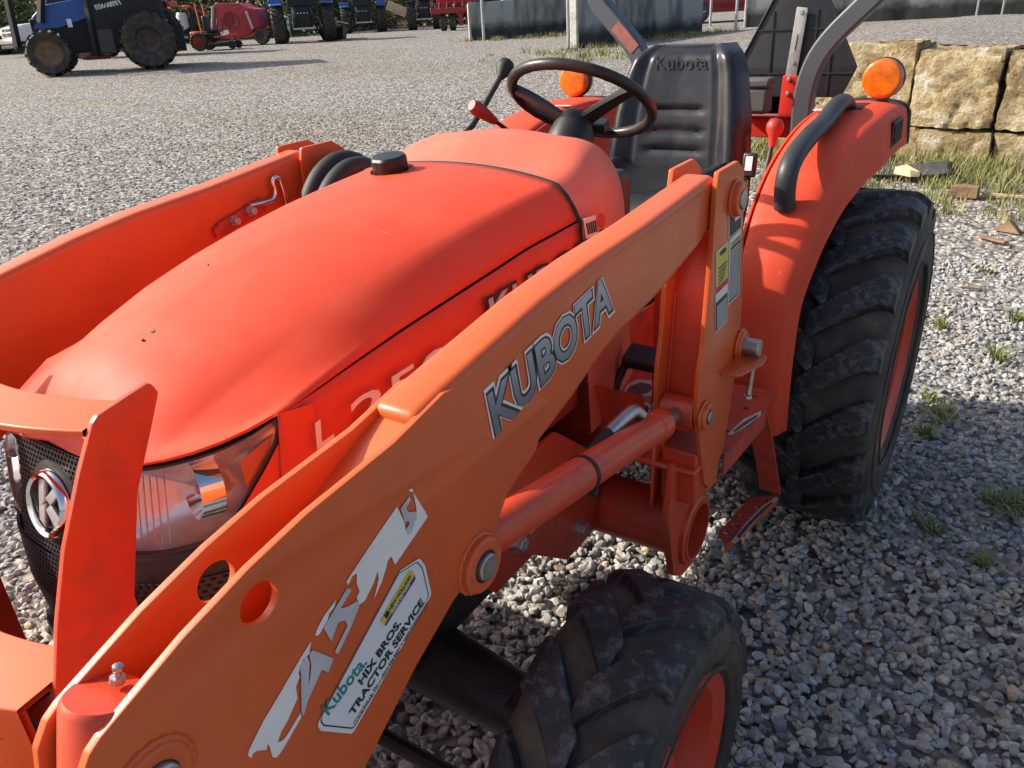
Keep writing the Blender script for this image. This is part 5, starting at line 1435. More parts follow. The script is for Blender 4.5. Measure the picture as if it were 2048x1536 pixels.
# ---------------------------------------------------------------- bucket level hook and latch on the right arm
RX = -XI + 0.0012
lt = MB()
a = Vector(on(424, 462, 'x', RX)); b = Vector(on(522, 404, 'x', RX)); u = (b - a).normalized(); v = Vector((0, -u.z, u.y))
w = 0.018
pl = [a - v * w * 0.9, a + u * 0.010 - v * w, b - v * w, b + v * w * .6, a + u * .02 + v * w * .6, a + v * 0.2 * w]
me = plate_mesh([fillet([(p.y, p.z) for p in pl], 0.003)], 0.010, 0.001); me.transform(Matrix.Translation((RX, 0, 0)) @ TO_X)
latch = link_mesh('indicator_bracket', me, worn_paint, LD, 30)
for k in (0.36, 0.70):
    c = a + (b - a) * k
    MB().lathe([(0.0, 0.018), (0.007, 0.018), (0.0085, 0.016), (0.0085, 0.004), (0.012, 0.004), (0.012, 0.0)], (RX + 0.010, c.y, c.z), (1, 0, 0), 6).build('bracket_bolt', zinc, latch, 30)
hk = [on(px, py, 'x', RX + 0.014) for px, py in ((500, 412), (530, 405), (547, 398), (551, 382), (546, 366), (548, 357), (556, 356), (562, 368), (575, 408), (590, 440))]
MB().tube(smooth_curve(hk, 4), 0.0052, 10).build('indicator_hook', chrome, latch, 60)

# ---------------------------------------------------------------- bucket on the ground ahead of the arms
bk = MB(); rows = []
prof = [(-0.98, 0.52), (-1.02, 0.55), (-1.05, 0.40), (-1.10, 0.18), (-1.20, 0.06), (-1.34, 0.015), (-1.75, 0.006)]
prof = smooth_curve(prof[1:], 4)
rows = [[(x, p[0], p[1]) for p in prof] for x in (-0.76, 0.76)]
bo = MB().grid(rows).build('bucket', arm_paint, LD, 50)
md = bo.modifiers.new('sheet', 'SOLIDIFY'); md.thickness = 0.006
for s in (1, -1):
    plate_x('bucket_side', [[(p[0], p[1]) for p in prof] + [(-1.70, 0.03), (-1.25, 0.50)]], s * 0.76, s * 0.768, arm_paint, bo, 0.001)
    plate_x('bucket_lug', [[(-1.00, 0.20), (-1.00, 0.50), (-1.06, 0.52), (-1.12, 0.22)]], s * 0.44, s * 0.45, arm_paint, bo, 0.001)
# ================================================================ retaining wall, terrace, weeds, scraps
WA = Vector((-0.54, 7.24)); WD = Vector((0.985, -0.173)); WN = Vector((0.173, 0.985))
def wall_pt(u, depth, z):
    p = WA + WD * u + WN * depth
    return (p.x, p.y, z)
stone_tan = None
def rock_mat():
    m = bpy.data.materials.new('limestone_block'); m.use_nodes = True
    N = m.node_tree.nodes; L = m.node_tree.links; b = N['Principled BSDF']; b.inputs['Roughness'].default_value = 0.9; b.inputs['Specular IOR Level'].default_value = 0.2
    tc = N.new('ShaderNodeTexCoord'); oi = N.new('ShaderNodeObjectInfo')
    ad = N.new('ShaderNodeVectorMath'); L.new(tc.outputs['Object'], ad.inputs[0])
    sc_ = N.new('ShaderNodeVectorMath'); sc_.operation = 'SCALE'; sc_.inputs['Scale'].default_value = 7.0
    cb = N.new('ShaderNodeCombineXYZ'); L.new(oi.outputs['Random'], cb.inputs[0]); L.new(oi.outputs['Random'], cb.inputs[2]); L.new(cb.outputs[0], sc_.inputs[0]); L.new(sc_.outputs[0], ad.inputs[1])
    n1 = N.new('ShaderNodeTexNoise'); n1.inputs['Scale'].default_value = 3.2; n1.inputs['Detail'].default_value = 9; n1.inputs['Roughness'].default_value = 0.68
    L.new(ad.outputs[0], n1.inputs['Vector'])
    r1 = N.new('ShaderNodeValToRGB'); cr = r1.color_ramp
    cr.elements[0].position = 0.34; cr.elements[0].color = (0.20, 0.15, 0.09, 1)
    cr.elements[1].position = 0.64; cr.elements[1].color = (0.68, 0.64, 0.55, 1)
    e = cr.elements.new(0.45); e.color = (0.42, 0.32, 0.18, 1); e = cr.elements.new(0.55); e.color = (0.56, 0.46, 0.29, 1)
    L.new(n1.outputs['Fac'], r1.inputs[0])
    n2 = N.new('ShaderNodeTexNoise'); n2.inputs['Scale'].default_value = 22; n2.inputs['Detail'].default_value = 8; n2.inputs['Roughness'].default_value = 0.7
    L.new(ad.outputs[0], n2.inputs['Vector'])
    r2 = N.new('ShaderNodeValToRGB'); r2.color_ramp.elements[0].position = 0.35; r2.color_ramp.elements[0].color = (0.62, 0.58, 0.5, 1); r2.color_ramp.elements[1].position = 0.62; r2.color_ramp.elements[1].color = (1.08, 1.08, 1.08, 1)
    L.new(n2.outputs['Fac'], r2.inputs[0])
    mx = N.new('ShaderNodeMix'); mx.data_type = 'RGBA'; mx.blend_type = 'MULTIPLY'; mx.inputs['Factor'].default_value = 1
    L.new(r1.outputs[0], mx.inputs[6]); L.new(r2.outputs[0], mx.inputs[7])
    n4 = N.new('ShaderNodeTexNoise'); n4.inputs['Scale'].default_value = 1.7; n4.inputs['Detail'].default_value = 7; n4.inputs['Roughness'].default_value = 0.65; L.new(ad.outputs[0], n4.inputs['Vector'])
    r4 = N.new('ShaderNodeValToRGB'); r4.color_ramp.elements[0].position = 0.42; r4.color_ramp.elements[0].color = (0.50, 0.46, 0.40, 1); r4.color_ramp.elements[1].position = 0.50; r4.color_ramp.elements[1].color = (1, 1, 1, 1)
    L.new(n4.outputs['Fac'], r4.inputs[0])
    m4 = N.new('ShaderNodeMix'); m4.data_type = 'RGBA'; m4.blend_type = 'MULTIPLY'; m4.inputs['Factor'].default_value = 0.9
    L.new(mx.outputs[2], m4.inputs[6]); L.new(r4.outputs[0], m4.inputs[7]); L.new(m4.outputs[2], b.inputs['Base Color'])
    bp = N.new('ShaderNodeBump'); bp.inputs['Strength'].default_value = 1.0; bp.inputs['Distance'].default_value = 0.045
    L.new(n2.outputs['Fac'], bp.inputs['Height']); L.new(bp.outputs[0], b.inputs['Normal'])
    return m
rock_m = rock_mat()
from mathutils import noise as mnoise
RWALL = thing('retaining_wall', 'retaining wall of big rough tan limestone blocks behind the tractor', 'wall', wall_pt(0.5, 0.3, 0.15))
RWALL_INV = Matrix.Translation(Vector(RWALL.location)).inverted()
def rock_block(u0, u1, z0, z1, seed, proud=0.0):
    u0 -= 0.012; u1 += 0.012; z1 += 0.008
    bm = bmesh.new(); bmesh.ops.create_cube(bm, size=1.0)
    bmesh.ops.subdivide_edges(bm, edges=bm.edges, cuts=21, use_grid_fill=True)
    for v in bm.verts:
        c = v.co * 2
        # round the arrises
        k = sorted((abs(c.x), abs(c.y), abs(c.z)))
        r = 1 - 0.012 * max(0, k[1] - 0.84) / 0.16 - 0.012 * max(0, k[0] - 0.84) / 0.16
        c = c * r
        u = (u0 + u1) / 2 + c.x * (u1 - u0) / 2; z = (z0 + z1) / 2 + c.z * (z1 - z0) / 2; dpt = 0.30 + c.y * 0.30 - proud
        p = Vector(wall_pt(u, dpt, z))
        q = p * 3.1 + Vector((seed * 7.3, seed * 3.1, 0))
        amp = 0.032
        vd = mnoise.voronoi(q * 1.5)[0]; edge_ = min(1.0, (vd[1] - vd[0]) * 3)
        d = mnoise.noise(q) * amp * 1.1 + (edge_ - 0.6) * 0.022 + mnoise.noise(q * 4.2) * amp * 0.42 + (0.5 - abs(mnoise.noise(q * 9))) * amp * 0.35 - 0.02
        nrm = (v.co.normalized())
        p += Vector(wall_pt(nrm.x, nrm.y, 0)) * 0 + (Vector((WD.x, WD.y, 0)) * nrm.x + Vector((WN.x, WN.y, 0)) * nrm.y + Vector((0, 0, nrm.z))) * d
        v.co = p
    bmesh.ops.recalc_face_normals(bm, faces=bm.faces)
    me = bpy.data.meshes.new('stone_block'); bm.to_mesh(me); bm.free()
    me.transform(RWALL_INV)
    return link_mesh('stone_block', me, rock_m, RWALL, 22)
for i, (u0, u1, z0, z1, pr) in enumerate(((-0.75, -0.24, 0.45, 1.10, 0), (-0.22, 0.46, 0.44, 1.135, 0.02), (0.49, 1.15, 0.45, 1.085, 0.05), (1.18, 1.86, 0.44, 1.06, 0.03), (1.89, 2.55, 0.43, 1.04, 0.0),
                                          (-0.95, -0.10, -0.15, 0.43, -0.02), (-0.08, 0.58, -0.15, 0.435, 0.0), (0.60, 1.16, -0.15, 0.43, 0.03), (1.19, 1.80, -0.15, 0.425, 0.0), (1.82, 2.6, -0.15, 0.42, 0.0))):
    rock_block(u0, u1, z0, z1, i + 1, pr)
# terrace behind the wall
rows = []
NU = 26
for i in range(NU + 1):
    u = -2.6 + 9.5 * i / NU; row = []
    for j in range(22):
        k = j / 21; dpt = 0.42 + 19.5 * k ** 1.5
        uu = u - 3.2 * k + (0.0)
        p = WA + WD * uu + WN * dpt
        top = 1.13 - 0.05 * max(0, u) - 0.30 * k
        base = terr(p.x, p.y) - 0.08
        w = min(1.0, max(0.0, (u + 2.3) / 1.6)); w = w * w * (3 - 2 * w)
        if u < -0.9 and dpt < 0.7: w *= 0.3
        z = base + (max(top, base + 0.02) - base) * w + 0.03 * mnoise.noise(Vector((p.x * 0.9, p.y * 0.9, 0)))
        row.append((p.x, p.y, z))
    rows.append(row)
tz = MB().grid(rows).build('terrace_ground', gravel_ground, None, 180); tz['kind'] = 'structure'

# grass and weeds
leaf_g = mat('grass_blade', (0.13, 0.17, 0.04), 0.6, base2=(0.27, 0.27, 0.09), scale=3)
dry_g = mat('dry_grass', (0.40, 0.33, 0.15), 0.7, base2=(0.24, 0.24, 0.09), scale=3)
def blades(cx, cy, cz, n, h, spread, lean=0.6, w=0.004):
    V = []; F = []
    for _ in range(n):
        a = rng.uniform(0, 2 * PI); r = spread * math.sqrt(rng.uniform()); bx = cx + r * math.cos(a); by = cy + r * math.sin(a)
        da = a + rng.normal(0, 0.8); l = h * rng.uniform(0.45, 1.1); le = lean * rng.uniform(0.2, 1.2); ww = w * rng.uniform(0.6, 1.4)
        px, py = -math.sin(da), math.cos(da); prev = None
        for k in range(4):
            t = k / 3; d = le * l * t * t; z = cz + l * t * (1 - 0.35 * le * t); c = (bx + math.cos(da) * d, by + math.sin(da) * d, z); q = ww * (1 - t * 0.92)
            V += [(c[0] - px * q, c[1] - py * q, c[2]), (c[0] + px * q, c[1] + py * q, c[2])]
            if k: m = len(V); F.append((m - 4, m - 3, m - 1, m - 2))
    return V, F
def mk(name, V, F, m, parent=None):
    me = bpy.data.meshes.new(name); me.from_pydata(V, [], F); me.update(); me.materials.append(m)
    o = bpy.data.objects.new(name, me); COL.objects.link(o); o.parent = parent
    return o
V = []; F = []; V2 = []; F2 = []
for k in range(640):
    u = rng.uniform(-1.0, 2.4); dpt = -abs(rng.normal(0, 0.55)) - 0.03
    if k % 3 == 0: dpt = -rng.uniform(0.0, 1.7)
    p = wall_pt(u, dpt, 0); z = terr(p[0], p[1])
    v, f = blades(p[0], p[1], z - 0.01, rng.integers(10, 22), rng.uniform(0.06, 0.19), 0.07)
    if rng.uniform() < 0.55: F += [tuple(i + len(V) for i in q) for q in f]; V += v
    else: F2 += [tuple(i + len(V2) for i in q) for q in f]; V2 += v
for k in range(260):          # weedy verge along the concrete barriers and the terrace edge
    if k < 110:
        t = rng.uniform(); p = Vector((-8.9, 17.0)).lerp(Vector((-7.4, 22.4)), t) + Vector((rng.normal(0.25, 0.3), rng.normal(-0.3, 0.3)))
    elif k < 170:
        t = rng.uniform(); p = Vector((-14.8, 20.8)).lerp(Vector((-12.0, 22.9)), t) + Vector((rng.normal(0.2, 0.3), rng.normal(-0.3, 0.3)))
    else:
        t = rng.uniform(); p = Vector((-9.5, 15.9)).lerp(Vector((-5.0, 15.0)), t) + Vector((rng.normal(0, 0.6), rng.normal(0, 0.6)))
    v, f = blades(p.x, p.y, terr(p.x, p.y) - 0.01, 14, rng.uniform(0.06, 0.22), 0.15, 0.7, 0.008)
    if rng.uniform() < 0.5: F += [tuple(i + len(V) for i in q) for q in f]; V += v
    else: F2 += [tuple(i + len(V2) for i in q) for q in f]; V2 += v
o = mk('grass', V, F, leaf_g); o['kind'] = 'stuff'; o['label'] = 'green grass growing along the foot of the limestone wall'; o['category'] = 'grass'
o = mk('dry_grass', V2, F2, dry_g); o['kind'] = 'stuff'; o['label'] = 'dry yellowish grass mixed in along the foot of the limestone wall'; o['category'] = 'grass'
weeds = [((1995, 718), 0.11, 26, 'spiky grass tuft alone on the sunlit gravel beside the rear tyre'), ((1880, 655), 0.08, 22, 'small grass tuft on sunlit gravel close against the rear tyre'),
         ((1860, 800), 0.06, 18, 'pale green weed beside the rear tyre rim on the gravel'), ((1880, 835), 0.07, 34, 'flat weed patch at the edge of the rear tyre shadow'), ((1850, 868), 0.05, 26, 'low weed in the shade touching the rear tyre'),
         ((2010, 1010), 0.06, 60, 'wide leafy weed patch in the shaded gravel, the largest there'), ((1865, 1062), 0.05, 26, 'small dark weed in the shade near the foot of the rear tyre'), ((1970, 1132), 0.05, 28, 'low weed between shaded stones away from the tyre'),
         ((2030, 640), 0.09, 20, 'thin weed at the outer side of the sunlit gravel'), ((1975, 545), 0.05, 18, 'tiny weed on bright gravel below the split wood'), ((1890, 425), 0.07, 22, 'weed by the top of the rear tyre near the wood block')]
for i, ((px, py), h, n, lab) in enumerate(weeds):
    p = gnd(px, py)
    v, f = blades(0, 0, 0, n * 2, h, 0.07 if n > 30 else 0.03, 1.3 if n > 24 else 0.8, 0.005)
    me = bpy.data.meshes.new('weed'); me.from_pydata(v, [], f); me.update(); me.materials.append(leaf_g)
    o = bpy.data.objects.new('weed', me); COL.objects.link(o); o.location = (p.x, p.y, p.z - 0.002); tag(o, lab, 'weed', 'weeds growing through the gravel')

# scraps on the ground by the wall
def scrap(name, label, cat, px, py, build, rotz=0.0, dz=0.0):
    p = gnd(px, py); o = build(); o.location = (p.x, p.y, p.z + dz); o.rotation_euler = (0, 0, rotz); tag(o, label, cat); return o
scrap('wood_block', 'short brown sawn timber block in the grass before the limestone wall', 'wood', 1928, 394, lambda: MB().box(-0.09, 0.09, -0.04, 0.05, 0.0, 0.085).build('wood_block', old_wood, None, 30, 0.004), -0.1)
scrap('wood_wedge', 'dark split wedge of wood on the sunlit gravel', 'wood', 2015, 462, lambda: MB().add([(-0.08, -0.03, 0.0), (0.085, -0.04, 0), (0.07, 0.045, 0), (-0.06, 0.03, 0), (0.0, -0.02, 0.075), (0.02, 0.02, 0.065)], [(0, 3, 2, 1), (0, 1, 4), (1, 2, 5, 4), (2, 3, 5), (3, 0, 4, 5)]).build('wood_wedge', old_wood, None, 0), -0.3)
scrap('thin_board', 'thin weathered board lying flat near the wood wedge', 'board', 1985, 482, lambda: MB().obox((0, 0, 0.012), (0.21, 0.035, 0.014), (0.03, -0.05, 0)).build('thin_board', old_wood, None, 30, 0.002), -0.75)
scrap('wood_sliver', 'pale narrow sliver of wood flat on the sunlit gravel', 'wood', 1940, 580, lambda: MB().obox((0, 0, 0.012), (0.10, 0.016, 0.008), (0, 0.03, 0)).build('wood_sliver', old_wood, None, 30), 0.2)
scrap('plank', 'long pale plank lying in the grass past the timber block', 'plank', 2035, 398, lambda: MB().obox((0, 0, 0.02), (0.45, 0.03, 0.018), (0, 0.0, 0)).build('plank', raw_wood, None, 30, 0.002), -0.05)
def sheet():
    rows = []
    for i in range(13):
        x = -0.30 + 0.6 * i / 12
        rows.append([(x, y, 0.035 + 0.03 * math.sin(x * 9) * math.cos(y * 11) + 0.12 * max(0, x) + 0.03 * (y > 0)) for y in [-0.16 + 0.04 * j for j in range(9)]])
    o = MB().grid(rows).build('rubber_sheet', mat('weathered_rubber', (0.05, 0.05, 0.055), 0.65, noise=0.3, scale=8), None, 180)
    m = o.modifiers.new('t', 'SOLIDIFY'); m.thickness = 0.012
    return o
scrap('rubber_sheet', 'torn black rubber sheet half buried in grass before the wall', 'rubber', 1818, 352, sheet, 0.15)
scrap('wood_chunk', 'pale splintered chunk of wood lying on the black rubber sheet', 'wood', 1812, 362, lambda: MB().add([(-0.10, -0.03, 0.05), (0.07, -0.06, 0.05), (0.11, 0.0, 0.05), (-0.06, 0.06, 0.05), (-0.11, -0.01, 0.10), (0.05, -0.045, 0.10), (0.10, 0.01, 0.085), (-0.05, 0.05, 0.12)], [(0, 3, 2, 1), (4, 5, 6, 7), (0, 1, 5, 4), (1, 2, 6, 5), (2, 3, 7, 6), (3, 0, 4, 7)]).build('wood_chunk', raw_wood, None, 0), -0.45)
scrap('plastic_case', 'small open black plastic case in the grass behind the fender', 'case', 1772, 330, lambda: MB().box(-0.065, 0.065, -0.04, 0.04, 0.0, 0.02).box(-0.065, 0.065, 0.03, 0.042, 0.02, 0.09).build('plastic_case', black_plastic, None, 30, 0.004), -0.1)
scrap('broken_brick', 'orange broken brick in the grass at the wall foot', 'brick', 1795, 302, lambda: MB().obox((0, 0, 0.03), (0.16, 0.07, 0.05), (0.1, 0.15, 0)).build('broken_brick', mat('brick_orange', (0.45, 0.17, 0.09), 0.9, noise=0.2), None, 30, 0.006), 0.3)

# ================================================================ concrete barriers and pipes
def barrier_mat():
    m = bpy.data.materials.new('stained_concrete'); m.use_nodes = True
    N = m.node_tree.nodes; L = m.node_tree.links; b = N['Principled BSDF']; b.inputs['Roughness'].default_value = 0.9
    tc = N.new('ShaderNodeTexCoord'); sp_ = N.new('ShaderNodeSeparateXYZ'); L.new(tc.outputs['Object'], sp_.inputs[0])
    n1 = N.new('ShaderNodeTexNoise'); n1.inputs['Scale'].default_value = 2.5; n1.inputs['Detail'].default_value = 9; n1.inputs['Roughness'].default_value = 0.7; L.new(tc.outputs['Object'], n1.inputs['Vector'])
    mp = N.new('ShaderNodeMapping'); mp.inputs['Scale'].default_value = (1.6, 1.6, 0.35); L.new(tc.outputs['Object'], mp.inputs['Vector'])
    n2 = N.new('ShaderNodeTexNoise'); n2.inputs['Scale'].default_value = 1.6; n2.inputs['Detail'].default_value = 7; L.new(mp.outputs[0], n2.inputs['Vector'])
    ad = N.new('ShaderNodeMath'); ad.operation = 'MULTIPLY_ADD'; ad.inputs[1].default_value = 0.5; L.new(n1.outputs['Fac'], ad.inputs[0]); L.new(sp_.outputs['Z'], ad.inputs[2])
    r1 = N.new('ShaderNodeValToRGB'); cr = r1.color_ramp; cr.elements[0].position = 0.55; cr.elements[0].color = (0.045, 0.05, 0.045, 1); cr.elements[1].position = 0.80; cr.elements[1].color = (0.30, 0.31, 0.30, 1)
    L.new(ad.outputs[0], r1.inputs[0])
    r2 = N.new('ShaderNodeValToRGB'); r2.color_ramp.elements[0].position = 0.36; r2.color_ramp.elements[0].color = (0.28, 0.27, 0.25, 1); r2.color_ramp.elements[1].position = 0.56; r2.color_ramp.elements[1].color = (1, 1, 1, 1)
    L.new(n2.outputs['Fac'], r2.inputs[0])
    mx = N.new('ShaderNodeMix'); mx.data_type = 'RGBA'; mx.blend_type = 'MULTIPLY'; mx.inputs['Factor'].default_value = 0.85
    L.new(r1.outputs[0], mx.inputs[6]); L.new(r2.outputs[0], mx.inputs[7]); L.new(mx.outputs[2], b.inputs['Base Color'])
    return m
conc = barrier_mat(); end_white = mat('chipped_white', (0.46, 0.45, 0.41), 0.8, noise=0.15, scale=4, dirt=(0.08, 0.08, 0.07), dirt_amt=0.8, dirt_scale=5)
def barrier(name, label, a, b, h, th=0.18):
    a = Vector(a); b = Vector(b); d = (b - a); l = d.length; ang = math.atan2(d.y, d.x); z = min(terr(a.x, a.y), terr(b.x, b.y))
    t = thing(name, label, 'barrier', (a.x, a.y, z - 0.03), ang)
    nx = max(8, int(l / 0.12)); mb = MB(); rows = []
    for i in range(nx + 1):
        x = l * i / nx; j = 0.02 * mnoise.noise(Vector((x * 2, a.x, 0))); tp = h + 0.02 * mnoise.noise(Vector((x * 1.3, a.y, 3)))
        rows.append([(x, 0 + j, 0), (x, 0 + j * .5, h * .5), (x, 0.012 + j, tp - 0.03), (x, 0.035, tp), (x, th - 0.03, tp), (x, th, tp - 0.03), (x, th, 0), (x, 0 + j, 0)])
    mb.grid(rows); mb.f.append(tuple(range(7))); mb.f.append(tuple(nx * 8 + k for k in range(7)))
    mb.build('concrete_slab', conc, t, 40)
    MB().box(-0.02, 0.06, -0.012, th + 0.006, 0.0, h * 0.96).build('end_post', end_white, t, 30, 0.03, 3)
    return t
barrier('concrete_barrier', 'stained concrete barrier wall with dark base behind two galvanised pipes', (-14.75, 20.9), (-9.9, 25.3), 1.10)
barrier('concrete_barrier', 'stained concrete barrier wall behind the seat with white pipe at its end', (-8.85, 17.1), (-7.7, 22.3), 1.22, 0.22)
barrier('concrete_barrier', 'long stained concrete barrier along the upper gravel road behind the sign', (-7.05, 24.0), (6.0, 27.5), 1.15)
def post(px, py, h, r, label, m=galv, cat='pipe', name='upright_pipe', group='upright pipes by the barriers'):
    p = gnd(px, py); o = MB().lathe([(r, 0), (r, h), (r * 0.7, h + 0.01), (0, h + 0.012)], (0, 0, 0), (0, 0, 1), 14).build(name, m, None, 40)
    o.location = (p.x, p.y, p.z - 0.03); tag(o, label, cat, group); return o
post(968, 81, 2.6, 0.045, 'galvanised pipe at the end of the concrete barrier behind two pipes')
post(1065, 72, 2.6, 0.045, 'galvanised pipe before the middle of the stained concrete barrier')
post(1137, 96, 2.6, 0.038, 'galvanised pipe standing beside the white pipe')
post(1157, 92, 2.6, 0.055, 'white plastic pipe at the end of the barrier behind the seat', white_paint)
post(1420, 52, 2.6, 0.040, 'galvanised pipe standing before the red car')
post(1471, 60, 2.6, 0.040, 'galvanised pipe at the white end of the long barrier')
# ================================================================ machines across the yard
def far_wheel(parent, name, c, R, w, rim_r, rim_m, lugs=18, lug_h=0.04, steer=0.0):
    """wheel about local y axis"""
    h = bpy.data.objects.new(name, None); COL.objects.link(h); h.parent = parent; h.location = c; h.rotation_euler = (0, 0, steer); h.empty_display_size = 0.1
    hw = w / 2
    mb = MB().lathe([(rim_r, -hw * .85), (rim_r + 0.05, -hw), (R * .86, -hw * 1.02), (R - lug_h, -hw * .8), (R - lug_h, hw * .8), (R * .86, hw * 1.02), (rim_r + .05, hw), (rim_r, hw * .85)], (0, 0, 0), (0, 1, 0), 36, cap=False)
    for k in range(lugs):
        for sd in (1, -1):
            a = 2 * PI * (k + (0.5 if sd < 0 else 0)) / lugs; rows = []
            for (s, dphi) in ((0.0, -0.16), (0.5, -0.06), (1.0, 0.02)):
                y = sd * s * hw * 1.0; r1 = R - (0.35 * lug_h if s == 1 else 0); r0 = R - lug_h - 0.02; ww = 0.055 / 0.65
                rows.append([(r0 * math.sin(a + dphi - ww * .5), y, r0 * math.cos(a + dphi - ww * .5)), (r1 * math.sin(a + dphi - ww * .35), y, r1 * math.cos(a + dphi - ww * .35)), (r1 * math.sin(a + dphi + ww * .35), y, r1 * math.cos(a + dphi + ww * .35)), (r0 * math.sin(a + dphi + ww * .5), y, r0 * math.cos(a + dphi + ww * .5))])
            n = len(mb.v); mb.grid(rows); mb.f.append(tuple(n + 8 + q for q in range(4)))
    mb.build('tyre', rubber, h, 40)
    MB().lathe([(rim_r + .01, -hw * .8), (rim_r - .03, -hw * .3), (rim_r * .55, 0.0), (0.0, 0.02)], (0, 0, 0), (0, 1, 0), 24, cap=False).lathe([(rim_r + .01, hw * .8), (rim_r - .03, hw * .3), (rim_r * .55, 0.04), (rim_r * .3, 0.08), (0.0, 0.10)], (0, 0, 0), (0, 1, 0), 24, cap=False).build('rim', rim_m, h, 40)
    return h
rust_rim = mat('rusty_rim', (0.16, 0.10, 0.06), 0.8, base2=(0.26, 0.17, 0.10), noise=0.3, scale=5)
dull_rim = mat('dull_rim', (0.10, 0.07, 0.06), 0.7, noise=0.3, scale=5)
def heading(f): return math.atan2(f[1], f[0])

# --- forestry tractor: blue hood, black guarding and protective cage
pf = gnd(100, 152); pr = gnd(300, 138)
f = Vector((pf.x - pr.x, pf.y - pr.y)).normalized(); lf = Vector((-f.y, f.x))
org = Vector((pr.x, pr.y)) - lf * 0.85 - f * 0.12
WB = (Vector((pf.x, pf.y)) - Vector((pr.x, pr.y))).length
FT = thing('forestry_tractor', 'blue and black forestry tractor with steel cage posts and bare rusty wheels', 'tractor', (org.x, org.y, (pf.z + pr.z) / 2), heading(f))
FT.rotation_euler = (0, math.radians(-0.0), heading(f))
for s in (1, -1):
    far_wheel(FT, 'rear_wheel', (0, s * 0.85, 0.64), 0.66, 0.52, 0.30, dull_rim, 16, 0.055)
    far_wheel(FT, 'front_wheel', (WB, s * 0.85, 0.49), 0.51, 0.42, 0.30, rust_rim, 16, 0.045)
MB().add([(WB + 0.20, -0.38, 1.28), (WB + 0.20, 0.38, 1.28), (WB - 0.1, 0.42, 1.52), (WB - 0.1, -0.42, 1.52), (WB - 1.1, 0.44, 1.66), (WB - 1.1, -0.44, 1.66), (WB + 0.24, -0.40, 1.02), (WB + 0.24, 0.40, 1.02), (WB - 1.1, 0.46, 1.25), (WB - 1.1, -0.46, 1.25), (WB - .3, .46, 1.02), (WB - .3, -.46, 1.02)],
         [(0, 1, 2, 3), (3, 2, 4, 5), (0, 6, 7, 1), (1, 7, 10, 2), (2, 10, 8, 4), (3, 11, 6, 0), (5, 9, 11, 3)]).build('hood', blue_paint, FT, 40, 0.03, 3)
MB().box(WB - 1.15, WB + 0.28, -0.40, 0.40, 0.45, 1.24).build('engine_guard', dark_machine, FT, 30, 0.03)
MB().obox((WB + 0.22, 0.30, 1.12), (0.06, 0.14, 0.14)).build('headlamp', mat('lamp_yellowed', (0.6, 0.55, 0.3), 0.3), FT, 30, 0.02)
MB().box(-0.45, WB - 1.05, -0.62, 0.66, 0.55, 1.72).build('side_guard', dark_machine, FT, 30, 0.03)
MB().box(-0.55, WB - 1.35, -0.62, 0.62, 1.70, 2.75).build('cab', dark_machine, FT, 30, 0.03)
MB().add([(WB - 1.15, -.4, 1.62), (WB - 1.15, .4, 1.62), (WB - 1.0, .35, 1.95), (WB - 1.3, .35, 1.98), (WB - 1.5, .4, 1.70), (WB - 1.0, -.35, 1.95), (WB - 1.3, -.35, 1.98), (WB - 1.5, -.4, 1.70)], [(0, 1, 2, 5), (5, 2, 3, 6), (6, 3, 4, 7), (1, 4, 3, 2), (0, 5, 6, 7)]).build('dash_hood', blue_paint, FT, 40, 0.02)
for pts in (((WB + 0.62, 0.70, 0.62), (WB + 0.48, 0.62, 2.75)), ((WB + 0.02, 0.62, 1.15), (WB - 0.45, 0.62, 2.75)), ((WB - 1.0, 0.70, 0.35), (WB - 1.12, 0.66, 2.75))):
    for s in ((1, -1) if pts[0][0] < WB else (1,)):
        (x0, y0, z0), (x1, y1, z1) = pts
        MB().tube([(x0, s * y0, z0), (x1, s * y1, z1)], 0.085, 4).build('cage_post', dark_machine, FT, 0)
MB().box(-0.6, WB + 0.5, -0.68, 0.68, 2.72, 2.80).build('cage_roof', dark_machine, FT, 30)
MB().box(WB + 0.45, WB + 0.68, -0.75, 0.75, 0.55, 0.70).build('front_bar', dark_machine, FT, 30, 0.02)
MB().box(0.75, 1.25, 0.58, 0.68, 0.40, 0.95).build('fuel_tank', mat('tank_grey', (0.06, 0.06, 0.065), 0.5), FT, 30, 0.03)
MB().box(0.95, 1.50, 0.20, 0.42, 0.28, 0.36).box(1.05, 1.35, 0.2, 0.4, 0.42, 0.47).build('red_linkage', far_red, FT, 30, 0.01)
MB().box(1.58, 1.68, 0.662, 0.675, 1.02, 1.20).build('white_label', white_paint, FT, 30)
for k in range(9):
    x = 0.98 - k * 0.066; q = [(x + 0.03 * math.sin(i * 2.1 + k * 1.7), 0.668, 1.42 + 0.055 * math.sin(i * 1.7 + k) + 0.01 * k) for i in range(6)]
    MB().tube(smooth_curve(q, 3), 0.009, 5).build('script_stroke', white_paint, FT, 60)
MB().tube([(-0.65, -0.5, 0.5), (-0.85, -0.5, 0.6)], 0.05, 8).box(-0.85, -0.60, -0.45, 0.45, 0.35, 0.95).build('rear_hitch', dark_machine, FT, 30, 0.02)

